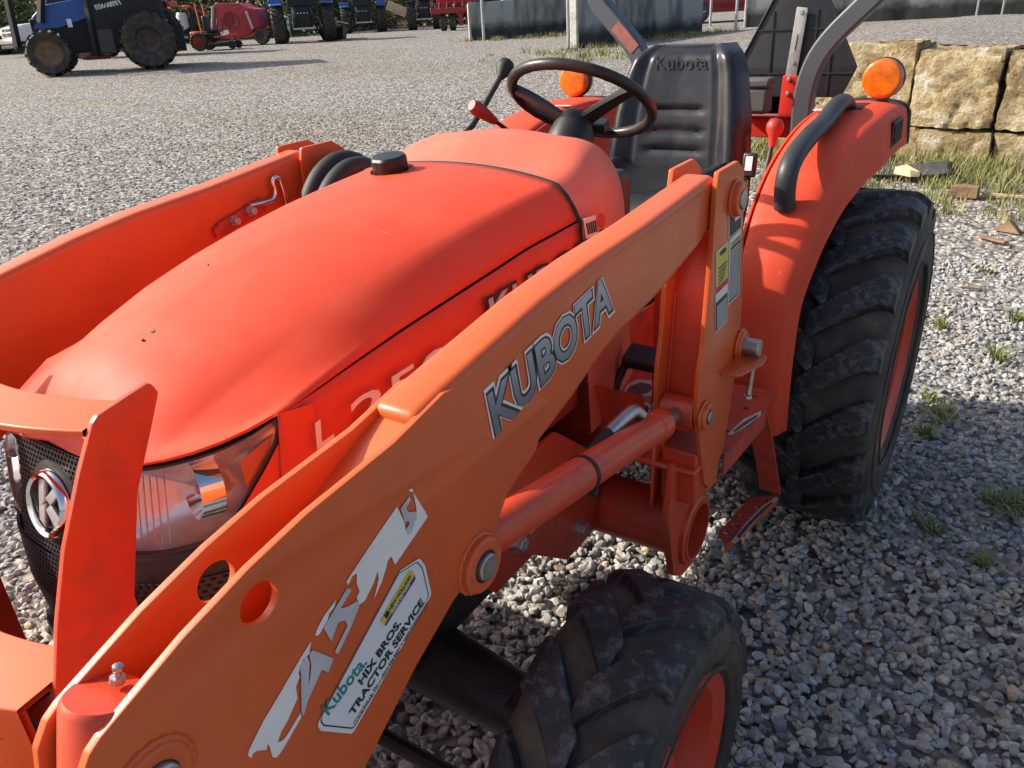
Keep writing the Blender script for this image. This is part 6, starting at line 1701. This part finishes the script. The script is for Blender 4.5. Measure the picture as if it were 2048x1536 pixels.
# --- general farm tractor seen from the rear
def farm_tractor(name, label, px0, px1, col, rimc=None, R=0.76, away=True, turn=0.0, cab=True, fr=0.48):
    a = gnd(*px0); b = gnd(*px1); mid = Vector(((a.x + b.x) / 2, (a.y + b.y) / 2)); tr = (Vector((a.x, a.y)) - Vector((b.x, b.y))).length
    tr = min(max(tr, 1.3), 1.9); v = Vector((mid.x - CAM_POS.x, mid.y - CAM_POS.y)).normalized()
    ang = math.atan2(v.y, v.x) + turn + (0 if away else PI)
    T = thing(name, label, 'tractor', (mid.x, mid.y, terr(mid.x, mid.y)), ang)
    rimc = rimc or white_paint
    for s in (1, -1):
        far_wheel(T, 'rear_wheel', (0.25, s * tr / 2, R - 0.02), R, 0.46, R * 0.5, rimc, 20, 0.05)
        far_wheel(T, 'front_wheel', (2.4, s * tr / 2 * 0.9, fr - 0.02), fr, 0.32, fr * 0.55, rimc, 18, 0.035)
        MB().lathe([(R + 0.05, -0.24), (R + 0.09, -0.2), (R + 0.09, 0.2), (R + 0.05, 0.24)], (0.25, s * tr / 2, R), (0, 1, 0), 14, a0=PI * 1.32, a1=PI * 1.80, cap=False).build('fender', col, T, 40)
        MB().obox((-0.30, s * (tr / 2), R * 2 + 0.10), (0.16, 0.50, 0.16)).build('tail_lamp', col, T, 30, 0.03)
    MB().box(-0.25, 1.2, -0.30, 0.30, 0.45, 1.25).build('transmission', dark_machine, T, 30, 0.05)
    MB().box(1.1, 2.9, -0.28, 0.28, 0.55, 0.95).build('engine', dark_machine, T, 30, 0.04)
    MB().box(1.15, 3.0, -0.36, 0.36, 0.95, 1.62).build('hood', col, T, 30, 0.08, 3)
    for s in (1, -1):
        MB().tube([(-0.20, s * 0.32, 0.62), (-0.75, s * 0.40, 0.50)], 0.035, 8).build('lift_arm', dark_machine, T, 60)
        MB().tube([(-0.25, s * 0.36, 1.25), (-0.62, s * 0.40, 0.56)], 0.022, 8).build('lift_rod', dark_machine, T, 60)
    MB().box(-0.78, -0.72, -0.42, 0.42, 0.46, 0.52).build('draw_bar', zinc, T, 30)
    for k in range(4):
        MB().lathe([(0.03, 0), (0.03, 0.06), (0.0, 0.065)], (-0.25, -0.18 + 0.12 * k, 1.02), (-1, 0, 0), 8).build('coupler', zinc, T, 40)
    if cab:
        MB().box(-0.22, 1.2, -0.52, 0.52, 1.25, 1.62).build('cab_base', dark_machine, T, 30, 0.04)
        for (x, y) in ((-0.25, 0.62), (-0.25, -0.62), (1.15, 0.55), (1.15, -0.55)):
            MB().tube([(x, y, 1.55), (x, y, 2.55)], 0.045, 6).build('cab_post', dark_machine, T, 60)
        MB().box(-0.27, -0.255, -0.58, 0.58, 1.68, 2.5).build('rear_window', dark_glass, T, 0)
        MB().box(-0.4, 1.3, -0.72, 0.72, 2.52, 2.66).build('roof', col, T, 30, 0.06)
    else:
        MB().box(0.3, 0.8, -0.25, 0.25, 1.25, 1.35).box(0.25, 0.35, -0.24, 0.24, 1.35, 1.75).build('seat', dark_machine, T, 30, 0.04)
        for s in (1, -1):
            MB().tube([(-0.1, s * 0.55, 1.2), (-0.1, s * 0.55, 2.4)], 0.04, 6).build('roll_bar', dark_machine, T, 60)
    return T
farm_tractor('farm_tractor', 'blue farm tractor seen from behind beside the red round baler', (577, 88), (648, 81), blue_paint, R=0.68)
farm_tractor('farm_tractor', 'blue farm tractor seen from behind beside the pile of pallets', (703, 67), (758, 63), blue_paint, R=0.64)
farm_tractor('farm_tractor', 'black old tractor with muddy rear tyres beside the red hay machine', (826, 60), (876, 57), dark_machine, rust_rim, R=0.68, cab=False)
farm_tractor('farm_tractor', 'orange tractor half hidden behind the forestry tractor', (300, 112), (352, 108), far_orange, far_orange, R=0.70, turn=1.0, cab=True)

# --- red round baler
pb = gnd(468, 92); sc_ = 49.0
BL = thing('round_baler', 'dark red round baler with rounded body and hub disc on the side', 'baler', (pb.x, pb.y, pb.z), math.atan2(RT.y, RT.x) - 0.10)
def pxb(x, y): return ((x - 468) / sc_, (92 - y) / sc_)
body = [pxb(*q) for q in ((430, 78), (434, 60), (442, 22), (446, 17), (470, 18), (490, 19), (502, 26), (519, 30), (522, 40), (524, 62), (515, 66), (498, 74), (470, 80))]
def plate_local_y(name, outl, y0, y1, m, parent, bev=0.02):
    me = plate_mesh(outl, y1 - y0, bev)
    me.transform(Matrix.Translation((0, y1, 0)) @ Matrix(((1, 0, 0, 0), (0, 0, -1, 0), (0, 1, 0, 0), (0, 0, 0, 1))))
    return link_mesh(name, me, m, parent, 30)
plate_local_y('side_panel', [fillet(body, 0.06)], 0.0, 0.06, far_red, BL)
plate_local_y('chamber', [[(x * 0.97, z * 0.97 + .02) for x, z in fillet(body, 0.06)]], 0.061, 1.25, far_red, BL)
plate_local_y('side_panel', [fillet(body, 0.06)], 1.251, 1.31, far_red, BL)
hb_ = MB().lathe([(0.0, 0.03), (0.09, 0.03), (0.10, 0.012), (0.27, 0.012), (0.28, 0.02), (0.31, 0.02), (0.31, 0.0)], (*[pxb(472, 48)[0], 0.0], pxb(472, 48)[1]), (0, -1, 0), 24).build('hub_disc', mat('hub_dark_red', (0.20, 0.02, 0.025), 0.6), BL, 40)
for (a_, b_) in (((431, 62), (442, 22)), ((505, 34), (512, 64))):
    p_, q_ = pxb(*a_), pxb(*b_)
    MB().tube([(p_[0], -0.02, p_[1]), (q_[0], -0.02, q_[1])], 0.05, 6).build('edge_strip', mat('strip_grey', (0.4, 0.38, 0.38), 0.5, noise=0.3, scale=9), BL, 60)
me = plate_mesh([[pxb(*q) for q in ((446, 66), (462, 63), (464, 70), (448, 74))]], 0.01); me.transform(Matrix.Translation((0, -0.005, 0)) @ Matrix(((1, 0, 0, 0), (0, 0, -1, 0), (0, 1, 0, 0), (0, 0, 0, 1)))); link_mesh('white_decal', me, white_paint, BL, 0)
for yy in (0.0, 1.3):
    far_wheel(BL, 'wheel', (pxb(527, 80)[0] + yy * 0.25, yy, 0.30), 0.30, 0.25, 0.16, dull_rim, 14, 0.02)
MB().box(pxb(480, 80)[0], pxb(528, 80)[0], 0.1, 1.2, 0.30, 0.45).build('axle_frame', far_orange, BL, 30, 0.02)
# --- zero-turn mower in front of the baler
pm = gnd(440, 99)
ZM = thing('riding_mower', 'small orange and black riding mower with red rimmed tyre before the baler', 'mower', (pm.x, pm.y, pm.z), math.atan2(RT.y, RT.x))
orr = mat('mower_rim', (0.35, 0.05, 0.04), 0.5)
far_wheel(ZM, 'drive_wheel', (-0.52, -0.45, 0.29), 0.30, 0.24, 0.19, orr, 16, 0.02); far_wheel(ZM, 'drive_wheel', (-0.52, 0.45, 0.29), 0.30, 0.24, 0.19, orr, 16, 0.02)
for s in (1, -1):
    MB().lathe([(0.13, -0.06), (0.14, 0.0), (0.13, 0.06)], (0.58, s * 0.35, 0.14), (0, 1, 0), 18).build('caster_wheel', black_plastic, ZM, 40)
    MB().tube([(0.0, s * 0.3, 0.40), (0.62, s * 0.35, 0.44), (0.62, s * 0.35, 0.18)], 0.035, 8).build('caster_arm', far_orange, ZM, 60)
MB().box(-0.2, 0.42, -0.6, 0.6, 0.10, 0.24).box(-0.7, 0.05, -0.3, 0.3, 0.3, 0.55).build('deck', black_plastic, ZM, 30, 0.04)
MB().box(-0.85, -0.45, -0.32, 0.32, 0.42, 0.62).build('engine_cover', far_orange, ZM, 30, 0.05)
MB().box(-0.30, 0.12, -0.26, 0.26, 0.55, 0.66).box(-0.36, -0.24, -0.26, 0.26, 0.62, 1.10).build('seat', black_plastic, ZM, 30, 0.05)
for s in (1, -1):
    MB().tube([(0.1, s * 0.3, 0.5), (0.2, s * 0.3, 0.95), (0.16, s * 0.1, 1.0)], 0.02, 6).build('steering_lever', dark_machine, ZM, 60)
    MB().tube([(-0.4, s * 0.35, 0.5), (-0.45, s * 0.35, 1.5)], 0.025, 6).build('roll_bar', far_orange, ZM, 60)
# --- auger boom with orange cap between the machines
pa = gnd(392, 92); AU = thing('auger_hopper', 'small orange topped hopper with slanting red boom by the baler', 'hopper', (pa.x, pa.y, pa.z), math.atan2(RT.y, RT.x))
MB().tube([(0, 0, 0.0), (0.05, 0, 1.5)], [0.10, 0.07], 10).build('mast', dark_machine, AU, 40); MB().obox((-0.05, 0, 1.5), (0.30, 0.3, 0.12)).build('cap', far_orange, AU, 30, 0.03); MB().tube([(0.1, 0, 1.45), (0.75, 0.1, 1.15)], 0.04, 8).build('boom', far_red, AU, 60)
MB().lathe([(0.05, 0), (0.22, 0.1), (0.22, 0.55), (0.15, 0.65)], (-0.35, 0, 0.65), (0, 0, 1), 16).build('tank', pale_plastic, AU, 40)
# --- gate, white tank
pg = gnd(540, 70); GT = thing('field_gate', 'pale tubular field gate behind the round baler', 'gate', (pg.x - 1.2, pg.y + 2.2, terr(pg.x - 1.2, pg.y + 2.2)), math.atan2(RT.y, RT.x))
for z in (0.25, 0.5, 0.75, 1.0, 1.25):
    MB().tube([(-1.2, 0, z), (0.9, 0, z)], 0.025, 6).build('rail', pale_plastic, GT, 60)
for x in (-1.2, -0.15, 0.9):
    MB().tube([(x, 0, 0.0), (x, 0, 1.30)], 0.03, 6).build('stile', pale_plastic, GT, 60)
TK = MB().lathe([(0.0, 0.0), (0.33, 0.0), (0.36, 0.05), (0.36, 0.85), (0.28, 0.98), (0.0, 1.02)], (0, 0, 0), (0, 0, 1), 20).build('white_tank', white_paint, None, 40)
p = gnd(553, 76); TK.location = (p.x - 0.5, p.y + 1.0, terr(p.x - .5, p.y + 1.0)); tag(TK, 'round white plastic tank beside the blue tractor tyre', 'tank')
# --- black tub of wood scraps beside the first blue tractor
p = gnd(672, 78); TUB = thing('scrap_tub', 'black metal tub full of scrap boards between the blue tractors', 'tub', (p.x, p.y, p.z), math.atan2(RT.y, RT.x))
MB().add([(-0.45, -0.4, 0), (0.35, -0.4, 0), (0.35, 0.4, 0), (-0.45, 0.4, 0), (-0.65, -0.5, 0.42), (0.45, -0.5, 0.42), (0.45, 0.5, 0.42), (-0.65, 0.5, 0.42)], [(0, 3, 2, 1), (0, 1, 5, 4), (1, 2, 6, 5), (2, 3, 7, 6), (3, 0, 4, 7)]).build('tub', dark_machine, TUB, 0)
for k in range(9):
    MB().obox((rng.uniform(-.3, .3), rng.uniform(-.3, .3), 0.42 + rng.uniform(0, .25)), (rng.uniform(.5, .9), 0.10, 0.025), (rng.uniform(-.3, .3), rng.uniform(-.5, .5), rng.uniform(-.6, .9))).build('board', raw_wood, TUB, 0)
# --- pallet pile and cardboard box
p = gnd(795, 60); PP = thing('pallet_pile', 'pile of broken wooden pallets and boards beside the blue tractor', 'pallets', (p.x, p.y, p.z), math.atan2(RT.y, RT.x))
for k in range(26):
    z = 0.05 + 0.045 * k * (0.75 if k > 12 else 1.0)
    MB().obox((rng.uniform(-.55, .45), rng.uniform(-.3, .3), min(z, 0.95)), (rng.uniform(.7, 1.3), 0.11, 0.025), (rng.uniform(-.15, .15), rng.uniform(-.25, .25), rng.uniform(-.5, .5))).build('board', raw_wood if k % 3 else old_wood, PP, 0)
for i in range(7):
    c = Vector((0.12, -0.35, 1.05)); r = Euler((0.5, 0.42, 0.1)).to_matrix(); q = c + r @ Vector((0, -0.45 + 0.15 * i, 0))
    MB().obox(q, (1.1, 0.09, 0.022), (0.5, 0.42, 0.1)).build('slat', raw_wood, PP, 0)
for i in (-1, 0, 1):
    q = Vector((0.12, -0.35, 1.05)) + Euler((0.5, 0.42, 0.1)).to_matrix() @ Vector((0.5 * i, 0, -0.06)); MB().obox(q, (0.05, 1.0, 0.09), (0.5, 0.42, 0.1)).build('runner', raw_wood, PP, 0)
p = gnd(805, 57); CBX = MB().box(-0.26, 0.26, -0.2, 0.2, 0, 0.46).build('cardboard_box', cardboard, None, 30, 0.01); CBX.location = p - Vector((0, 0, 0.01)); CBX.rotation_euler = (0, 0, math.atan2(RT.y, RT.x)); tag(CBX, 'plain cardboard box standing before the pallet pile', 'box')
# --- red hay machine
p = gnd(915, 60); HM = thing('hay_machine', 'red hay machine with open frame and grey front panels beside the barrier', 'implement', (p.x, p.y, p.z), math.atan2(RT.y, RT.x))
MB().box(-1.15, 0.95, -0.2, 1.0, 0.72, 0.95).build('main_beam', far_red, HM, 30, 0.02)
MB().box(-0.85, 0.85, 0.0, 0.9, 1.08, 1.75).build('hopper', far_red, HM, 30, 0.04)
for x in (-1.1, -0.75, -0.4, -0.05, 0.3, 0.65, 0.9):
    MB().tube([(x, -0.2, 0.9), (x + 0.06, -0.2, 1.35)], 0.03, 6).build('rail_post', far_red, HM, 60)
MB().tube([(-1.12, -0.2, 1.33), (0.95, -0.2, 1.36)], 0.03, 6).build('rail', far_red, HM, 60)
for x in (-0.62, -0.2):
    far_wheel(HM, 'wheel', (x * 1.0 + 0.0, 0.2, 0.34), 0.36, 0.22, 0.2, pale_plastic, 12, 0.02, PI / 2 * 0.9)
for x in (0.1, 0.45, 0.72):
    MB().box(x, x + 0.16, -0.1, 0.5, 0.18, 0.75).build('cultivator_leg', far_red, HM, 30, 0.02)
# --- white pickup
pk = gnd(62, 112)
PK = thing('pickup_truck', 'white pickup truck with chrome bumper behind the forestry tractor', 'truck', (pk.x, pk.y, pk.z), 0.0)
fwd = Vector((CAM_POS.x - pk.x, CAM_POS.y - pk.y)).normalized(); fh_ = Vector((FW.x, FW.y)).normalized(); rh_ = Vector((RT.x, RT.y)).normalized(); fwd = -rh_ * 0.70 - fh_ * 0.71; ang = math.atan2(fwd.y, fwd.x)
PK.rotation_euler = (0, 0, ang)
PK.location = (pk.x, pk.y, pk.z)
# origin at the middle of the front axle
for s in (1, -1):
    for x in (-0.35, -3.9):
        w_ = bpy.data.objects.new('wheel', None); COL.objects.link(w_); w_.parent = PK; w_.location = (x, s * 0.82, 0.38)
        MB().lathe([(0.2, -0.12), (0.36, -0.12), (0.385, -0.06), (0.385, 0.06), (0.36, 0.12), (0.2, 0.12)], (0, 0, 0), (0, 1, 0), 24, close=True).build('tyre', rubber, w_, 40)
        MB().lathe([(0.22, 0.10), (0.12, 0.04), (0.0, 0.06)], (0, 0, 0), (0, s, 0), 20).build('rim', chrome_far, w_, 40)
bd = MB(); rows = []
for (x, w, zb, zt) in ((0.62, 0.86, 0.60, 0.98), (0.58, 0.94, 0.55, 1.06), (0.2, 0.98, 0.55, 1.16), (-0.7, 1.0, 0.5, 1.22), (-2.6, 1.0, 0.5, 1.20), (-4.7, 0.98, 0.55, 1.20)):
    rows.append([(x, -w * .9, zb), (x, -w, zb + .2), (x, -w, zt - .1), (x, -w * .9, zt), (x, w * .9, zt), (x, w, zt - .1), (x, w, zb + .2), (x, w * .9, zb), (x, -w * .9, zb)])
bd.grid(rows); bd.f.append(tuple(range(8))); bd.f.append(tuple(5 * 9 + k for k in range(8))); bd.build('body', car_white, PK, 40, 0.03)
cabr = []
for (x, w, z) in ((-0.55, 0.88, 1.20), (-1.15, 0.76, 1.82), (-2.35, 0.76, 1.84), (-2.6, 0.86, 1.2)):
    cabr.append([(x, -w, z), (x, w, z)])
MB().grid(cabr).add([(-0.55, -.88, 1.2), (-1.15, -.76, 1.82), (-2.35, -.76, 1.84), (-2.6, -.86, 1.2)], [(0, 1, 2, 3)]).add([(-0.55, .88, 1.2), (-1.15, .76, 1.82), (-2.35, .76, 1.84), (-2.6, .86, 1.2)], [(0, 1, 2, 3)]).build('cabin', car_white, PK, 40, 0.03)
MB().add([(-0.56, -.78, 1.25), (-0.56, .78, 1.25), (-1.07, .68, 1.77), (-1.07, -.68, 1.77)], [(0, 1, 2, 3)]).build('windscreen', dark_glass, PK, 0).location = (0.03, 0, 0.02)
for s in (1, -1):
    MB().add([(-0.75, s * .875, 1.26), (-1.2, s * .79, 1.74), (-2.2, s * .79, 1.76), (-2.35, s * .88, 1.26)], [(0, 1, 2, 3)]).build('side_window', dark_glass, PK, 0)
    MB().obox((0.60, s * 0.70, 0.86), (0.10, 0.28, 0.18)).build('headlight', mat('pickup_lamp', (0.7, 0.7, 0.6), 0.2), PK, 30, 0.03)
MB().box(0.55, 0.645, -0.52, 0.52, 0.74, 1.02).build('grille', dark_machine, PK, 30, 0.02)
for z in (0.88,):
    MB().box(0.62, 0.655, -0.55, 0.55, z - 0.025, z + 0.025).box(0.62, 0.655, -0.03, 0.03, 0.74, 1.02).build('grille_bar', car_white, PK, 30, 0.005)
MB().box(0.50, 0.80, -0.95, 0.95, 0.46, 0.66).build('front_bumper', chrome_far, PK, 30, 0.05)
MB().box(0.55, 0.75, -0.8, 0.8, 0.30, 0.44).build('air_dam', dark_machine, PK, 30, 0.03)
MB().box(-2.4, -0.9, -0.7, 0.7, 1.86, 1.98).build('roof_rack', dark_machine, PK, 30, 0.02)
# --- dark red car behind the barrier
pc = gnd(1397, 47); CR = thing('parked_car', 'dark red car parked behind the concrete barrier with silver wheels', 'car', (pc.x, pc.y, pc.z), math.atan2(RT.y, RT.x) - 0.05)
rows = []
for (x, zb, zt) in ((-0.95, 0.45, 0.80), (-0.8, 0.35, 0.95), (0.2, 0.32, 1.05), (1.6, 0.32, 1.08), (3.2, 0.35, 1.05), (3.5, 0.5, 0.9)):
    rows.append([(x, 0.0, zb), (x, -0.03, (zb + zt) / 2), (x, 0.04, zt), (x, 1.7, zt), (x, 1.78, (zb + zt) / 2), (x, 1.74, zb), (x, 0, zb)])
b_ = MB().grid(rows); b_.f.append(tuple(range(6))); b_.f.append(tuple(5 * 7 + k for k in range(6))); b_.build('body', car_red, CR, 40, 0.03)
MB().grid([[(0.0, 0.1, 1.04), (0.7, 0.25, 1.60), (2.4, 0.25, 1.62), (3.3, 0.1, 1.05)], [(0.0, 1.64, 1.04), (0.7, 1.5, 1.6), (2.4, 1.5, 1.62), (3.3, 1.64, 1.05)]]).build('cabin', car_red, CR, 40)
MB().add([(0.25, 0.10, 1.08), (0.8, 0.22, 1.52), (2.3, 0.22, 1.54), (2.9, 0.10, 1.08)], [(0, 1, 2, 3)]).build('side_window', dark_glass, CR, 0)
for x in (0.0, 2.6):
    for y in (0.06, 1.66):
        w_ = bpy.data.objects.new('wheel', None); COL.objects.link(w_); w_.parent = CR; w_.location = (x, y, 0.36)
        MB().lathe([(0.24, -0.11), (0.34, -0.11), (0.365, -0.05), (0.365, 0.05), (0.34, 0.11), (0.24, 0.11)], (0, 0, 0), (0, 1, 0), 28, close=True).build('tyre', rubber, w_, 40)
        rb_ = MB().lathe([(0.25, 0.09), (0.24, 0.02), (0.0, 0.02)], (0, 0, 0), (0, -1 if y < 1 else 1, 0), 24)
        rb_.build('rim', mat('rim_dark', (0.08, 0.08, 0.08), 0.5), w_, 40)
        for k in range(5):
            a = 2 * PI * k / 5; MB().tube([(0, -0.07 if y < 1 else 0.07, 0), (0.235 * math.cos(a), -0.09 if y < 1 else 0.09, 0.235 * math.sin(a))], [0.05, 0.03], 6).build('spoke', chrome_far, w_, 60)
# --- white tote and red cooler behind the barriers
p = gnd(1035, 62); TT = thing('plastic_tote', 'pale caged plastic tote behind the first concrete barrier', 'tote', (p.x, p.y, p.z), math.atan2(RT.y, RT.x))
MB().box(-0.55, 0.55, 0, 1.0, 0.12, 1.20).build('tank', pale_plastic, TT, 30, 0.05)
for x in (-0.57, -0.2, 0.2, 0.57):
    MB().tube([(x, -0.03, 0.0), (x, -0.03, 1.25)], 0.02, 6).build('cage_bar', galv, TT, 60)
for z in (0.4, 0.8, 1.22):
    MB().tube([(-0.57, -0.03, z), (0.57, -0.03, z)], 0.02, 6).build('cage_bar', galv, TT, 60)
# --- hay rack frame on the upper road
p = on(1960, 14, 'y', 27.6)
RK = thing('pipe_rack', 'low galvanised pipe rack leaning on the long barrier', 'rack', (-0.9, 26.6, terr(-0.9, 26.6) + 0.0), 0.25)
for z in (0.65, 1.2):
    MB().tube([(-0.7, -1.2, z), (0.9, -1.2, z)], 0.03, 6).build('rail', galv, RK, 60)
for x in (-0.6, 0.0, 0.8):
    MB().tube([(x, -1.2, -0.2), (x, -1.2, 1.25)], 0.03, 6).build('stile', galv, RK, 60)

# ================================================================ trees and shrubs along the far side
def leaf_mat(name, c1, c2):
    m = mat(name, c1, 0.55, base2=c2, scale=1.3)
    nt = m.node_tree; b = nt.nodes['Principled BSDF']
    b.inputs['Subsurface Weight'].default_value = 0.0
    return m
lm = [leaf_mat('leaf_green', (0.05, 0.09, 0.016), (0.15, 0.19, 0.045)), leaf_mat('leaf_olive', (0.09, 0.10, 0.028), (0.21, 0.20, 0.07)), leaf_mat('leaf_dark', (0.03, 0.055, 0.014), (0.09, 0.12, 0.03))]
bark = mat('bark', (0.09, 0.065, 0.045), 0.9, base2=(0.16, 0.13, 0.10), scale=8, bump=0.4, bscale=15)
def tree(x, y, h, r, low, n, m, label, name='broadleaf_tree', cat='tree', leaf=0.16):
    z0 = terr(x, y); T = thing(name, label, cat, (x, y, z0), 0, 'trees along the far side of the yard')
    tk = MB().tube([(0, 0, -0.1), (0.05, 0.03, h * 0.3), (-0.05, 0.1, h * 0.6), (0.05, 0, h * 0.85)], [0.16, 0.12, 0.08, 0.03], 8)
    for k in range(7):
        a = k * 2.4; zz = h * (0.15 + 0.1 * k); tk.tube([(0, 0, zz), (0.5 * r * math.cos(a), 0.5 * r * math.sin(a), zz + 0.35 * r), (0.85 * r * math.cos(a), 0.85 * r * math.sin(a), zz + 0.5 * r)], [0.05, 0.035, 0.01], 6)
    tk.build('trunk', bark, T, 60)
    nc = max(14, n // 110); cl = []
    for k in range(nc):
        a = rng.uniform(0, 2 * PI); zz = rng.uniform(low, 1.0); rr = r * math.sqrt(rng.uniform(0.05, 1)) * (1 - 0.6 * max(0, zz - 0.5) ** 1.2)
        cl.append((rr * math.cos(a), rr * math.sin(a), h * zz, r * rng.uniform(0.18, 0.36)))
    cl = np.array(cl); idx = rng.integers(0, nc, n); d = rng.normal(size=(n, 3)); d /= np.linalg.norm(d, axis=1)[:, None]
    c = cl[idx, :3] + d * cl[idx, 3:4] * rng.uniform(0.55, 1.05, (n, 1)); c[:, 2] = np.maximum(c[:, 2], 0.05)
    u = rng.normal(size=(n, 3)); u /= np.linalg.norm(u, axis=1)[:, None]; v = np.cross(u, d + rng.normal(0, 0.5, (n, 3))); v /= np.linalg.norm(v, axis=1)[:, None] + 1e-9
    s = leaf * rng.uniform(0.5, 1.2, (n, 1)); Vx = np.stack([c - u * s, c + v * s * 0.45, c + u * s, c - v * s * 0.45], 1).reshape(-1, 3)
    F_ = np.arange(4 * n).reshape(-1, 4)
    me = big_mesh('crown', Vx, F_); me.materials.append(m); o = bpy.data.objects.new('crown', me); COL.objects.link(o); o.parent = T
    return T
def far_at(px, d):
    r = ray(px, 40); k = d / math.hypot(r.x, r.y); return CAM_POS.x + r.x * k, CAM_POS.y + r.y * k
TREES = [(-40, 52, 7, 3.6, 0.05, 1, 'olive leafy tree rising behind the white pickup cab'), (60, 50, 6, 3.2, 0.02, 0, 'green leafy tree behind the pickup roof rack'), (150, 54, 7, 3.6, 0.05, 1, 'pale leafed tree behind the forestry tractor hood'), (250, 56, 7, 3.8, 0.05, 2, 'dark tree behind the forestry tractor cab'),
         (345, 54, 7, 3.6, 0.03, 2, 'dark leafy tree behind the orange tractor'), (430, 56, 7, 3.8, 0.02, 2, 'dark dense tree behind the round baler'), (510, 55, 7, 3.6, 0.02, 0, 'green tree behind the field gate'), (600, 57, 7, 3.6, 0.02, 0, 'green tree behind the first blue tractor'), (675, 57, 6, 3.2, 0.0, 1, 'olive brown scrub tree between the blue tractors'),
         (760, 64, 7, 3.8, 0.02, 0, 'green tree behind the second blue tractor'), (840, 64, 7, 3.8, 0.02, 0, 'bright green tree behind the black tractor'), (925, 64, 7, 3.8, 0.02, 1, 'olive green tree behind the red hay machine'), (1010, 62, 7, 3.6, 0.02, 0, 'green leafy tree behind the plastic tote'), (1100, 66, 7, 3.6, 0.02, 1, 'leafy tree behind the barrier pipes'),
         (-140, 52, 7, 3.8, 0.02, 2, 'dark tree at the far end of the yard'), (1200, 70, 7, 3.8, 0.02, 0, 'green tree far beyond the roll bar'), (1310, 70, 8, 4.0, 0.02, 2, 'dark green tree far beyond the red car'), (1430, 70, 8, 4.0, 0.02, 0, 'green tree beyond the red car roof'), (1560, 70, 8, 4.0, 0.02, 1, 'olive tree beyond the long barrier'), (1700, 70, 8, 4.0, 0.02, 0, 'leafy tree beyond the upper road'), (1850, 70, 8, 4.0, 0.02, 2, 'dark tree beyond the pipe rack'), (2010, 70, 8, 4.0, 0.02, 0, 'green tree beyond the end of the long barrier')]
for (px, d, h, r, low, mi, lab) in TREES:
    x, y = far_at(px, d); tree(x, y, h, r, low, 5200 if px < 1150 else 2500, lm[mi], lab)
# low scrub that closes the foot of the trees: one uncountable mass
V = []; F = []
n = 26000
px_ = rng.uniform(-250, 1160, n); dd = rng.uniform(47, 62, n)
for k in range(n):
    d0 = 46 + (px_[k] > 620) * 8 + (px_[k] > 690) * 3; x, y = far_at(px_[k], d0 + (dd[k] - 47) * 0.5)
    hh = 1.6 + 0.9 * mnoise.noise(Vector((px_[k] * 0.02, dd[k] * 0.2, 0))); z = terr(x, y) + rng.uniform(0, 1) ** 0.8 * hh
    s = 0.15 * rng.uniform(0.5, 1.3); u = rng.normal(size=3); u /= np.linalg.norm(u); w = rng.normal(size=3); w -= u * (w @ u); w /= np.linalg.norm(w); c = np.array([x, y, z])
    m = len(V); V += [tuple(c - u * s), tuple(c + w * s * .5), tuple(c + u * s), tuple(c - w * s * .5)]; F.append((m, m + 1, m + 2, m + 3))
o = mk('undergrowth', V, F, lm[2]); o['kind'] = 'stuff'; o['label'] = 'dense dark undergrowth below the trees across the yard'; o['category'] = 'undergrowth'
# the nose sits a touch low on its right side (the sheet metal is slightly twisted)
for o in bpy.data.objects:
    if o.type == 'MESH' and (o.parent is TR or (o.parent is not None and o.parent.parent is TR)) and o.name.split('.')[0] in ('hood', 'hood_side_panel', 'panel_corner', 'front_fascia', 'headlight', 'reflector', 'lens', 'bulb_bowl', 'orange_strip'):
        for v in o.data.vertices:
            if v.co.x < 0:
                v.co.z -= 0.034 * min(1.0, -v.co.x / 0.27) * min(1.0, max(0.0, (0.42 - v.co.y) / 0.72))
for o in list(bpy.data.objects):
    if o.users_collection == ():
        bpy.data.objects.remove(o)
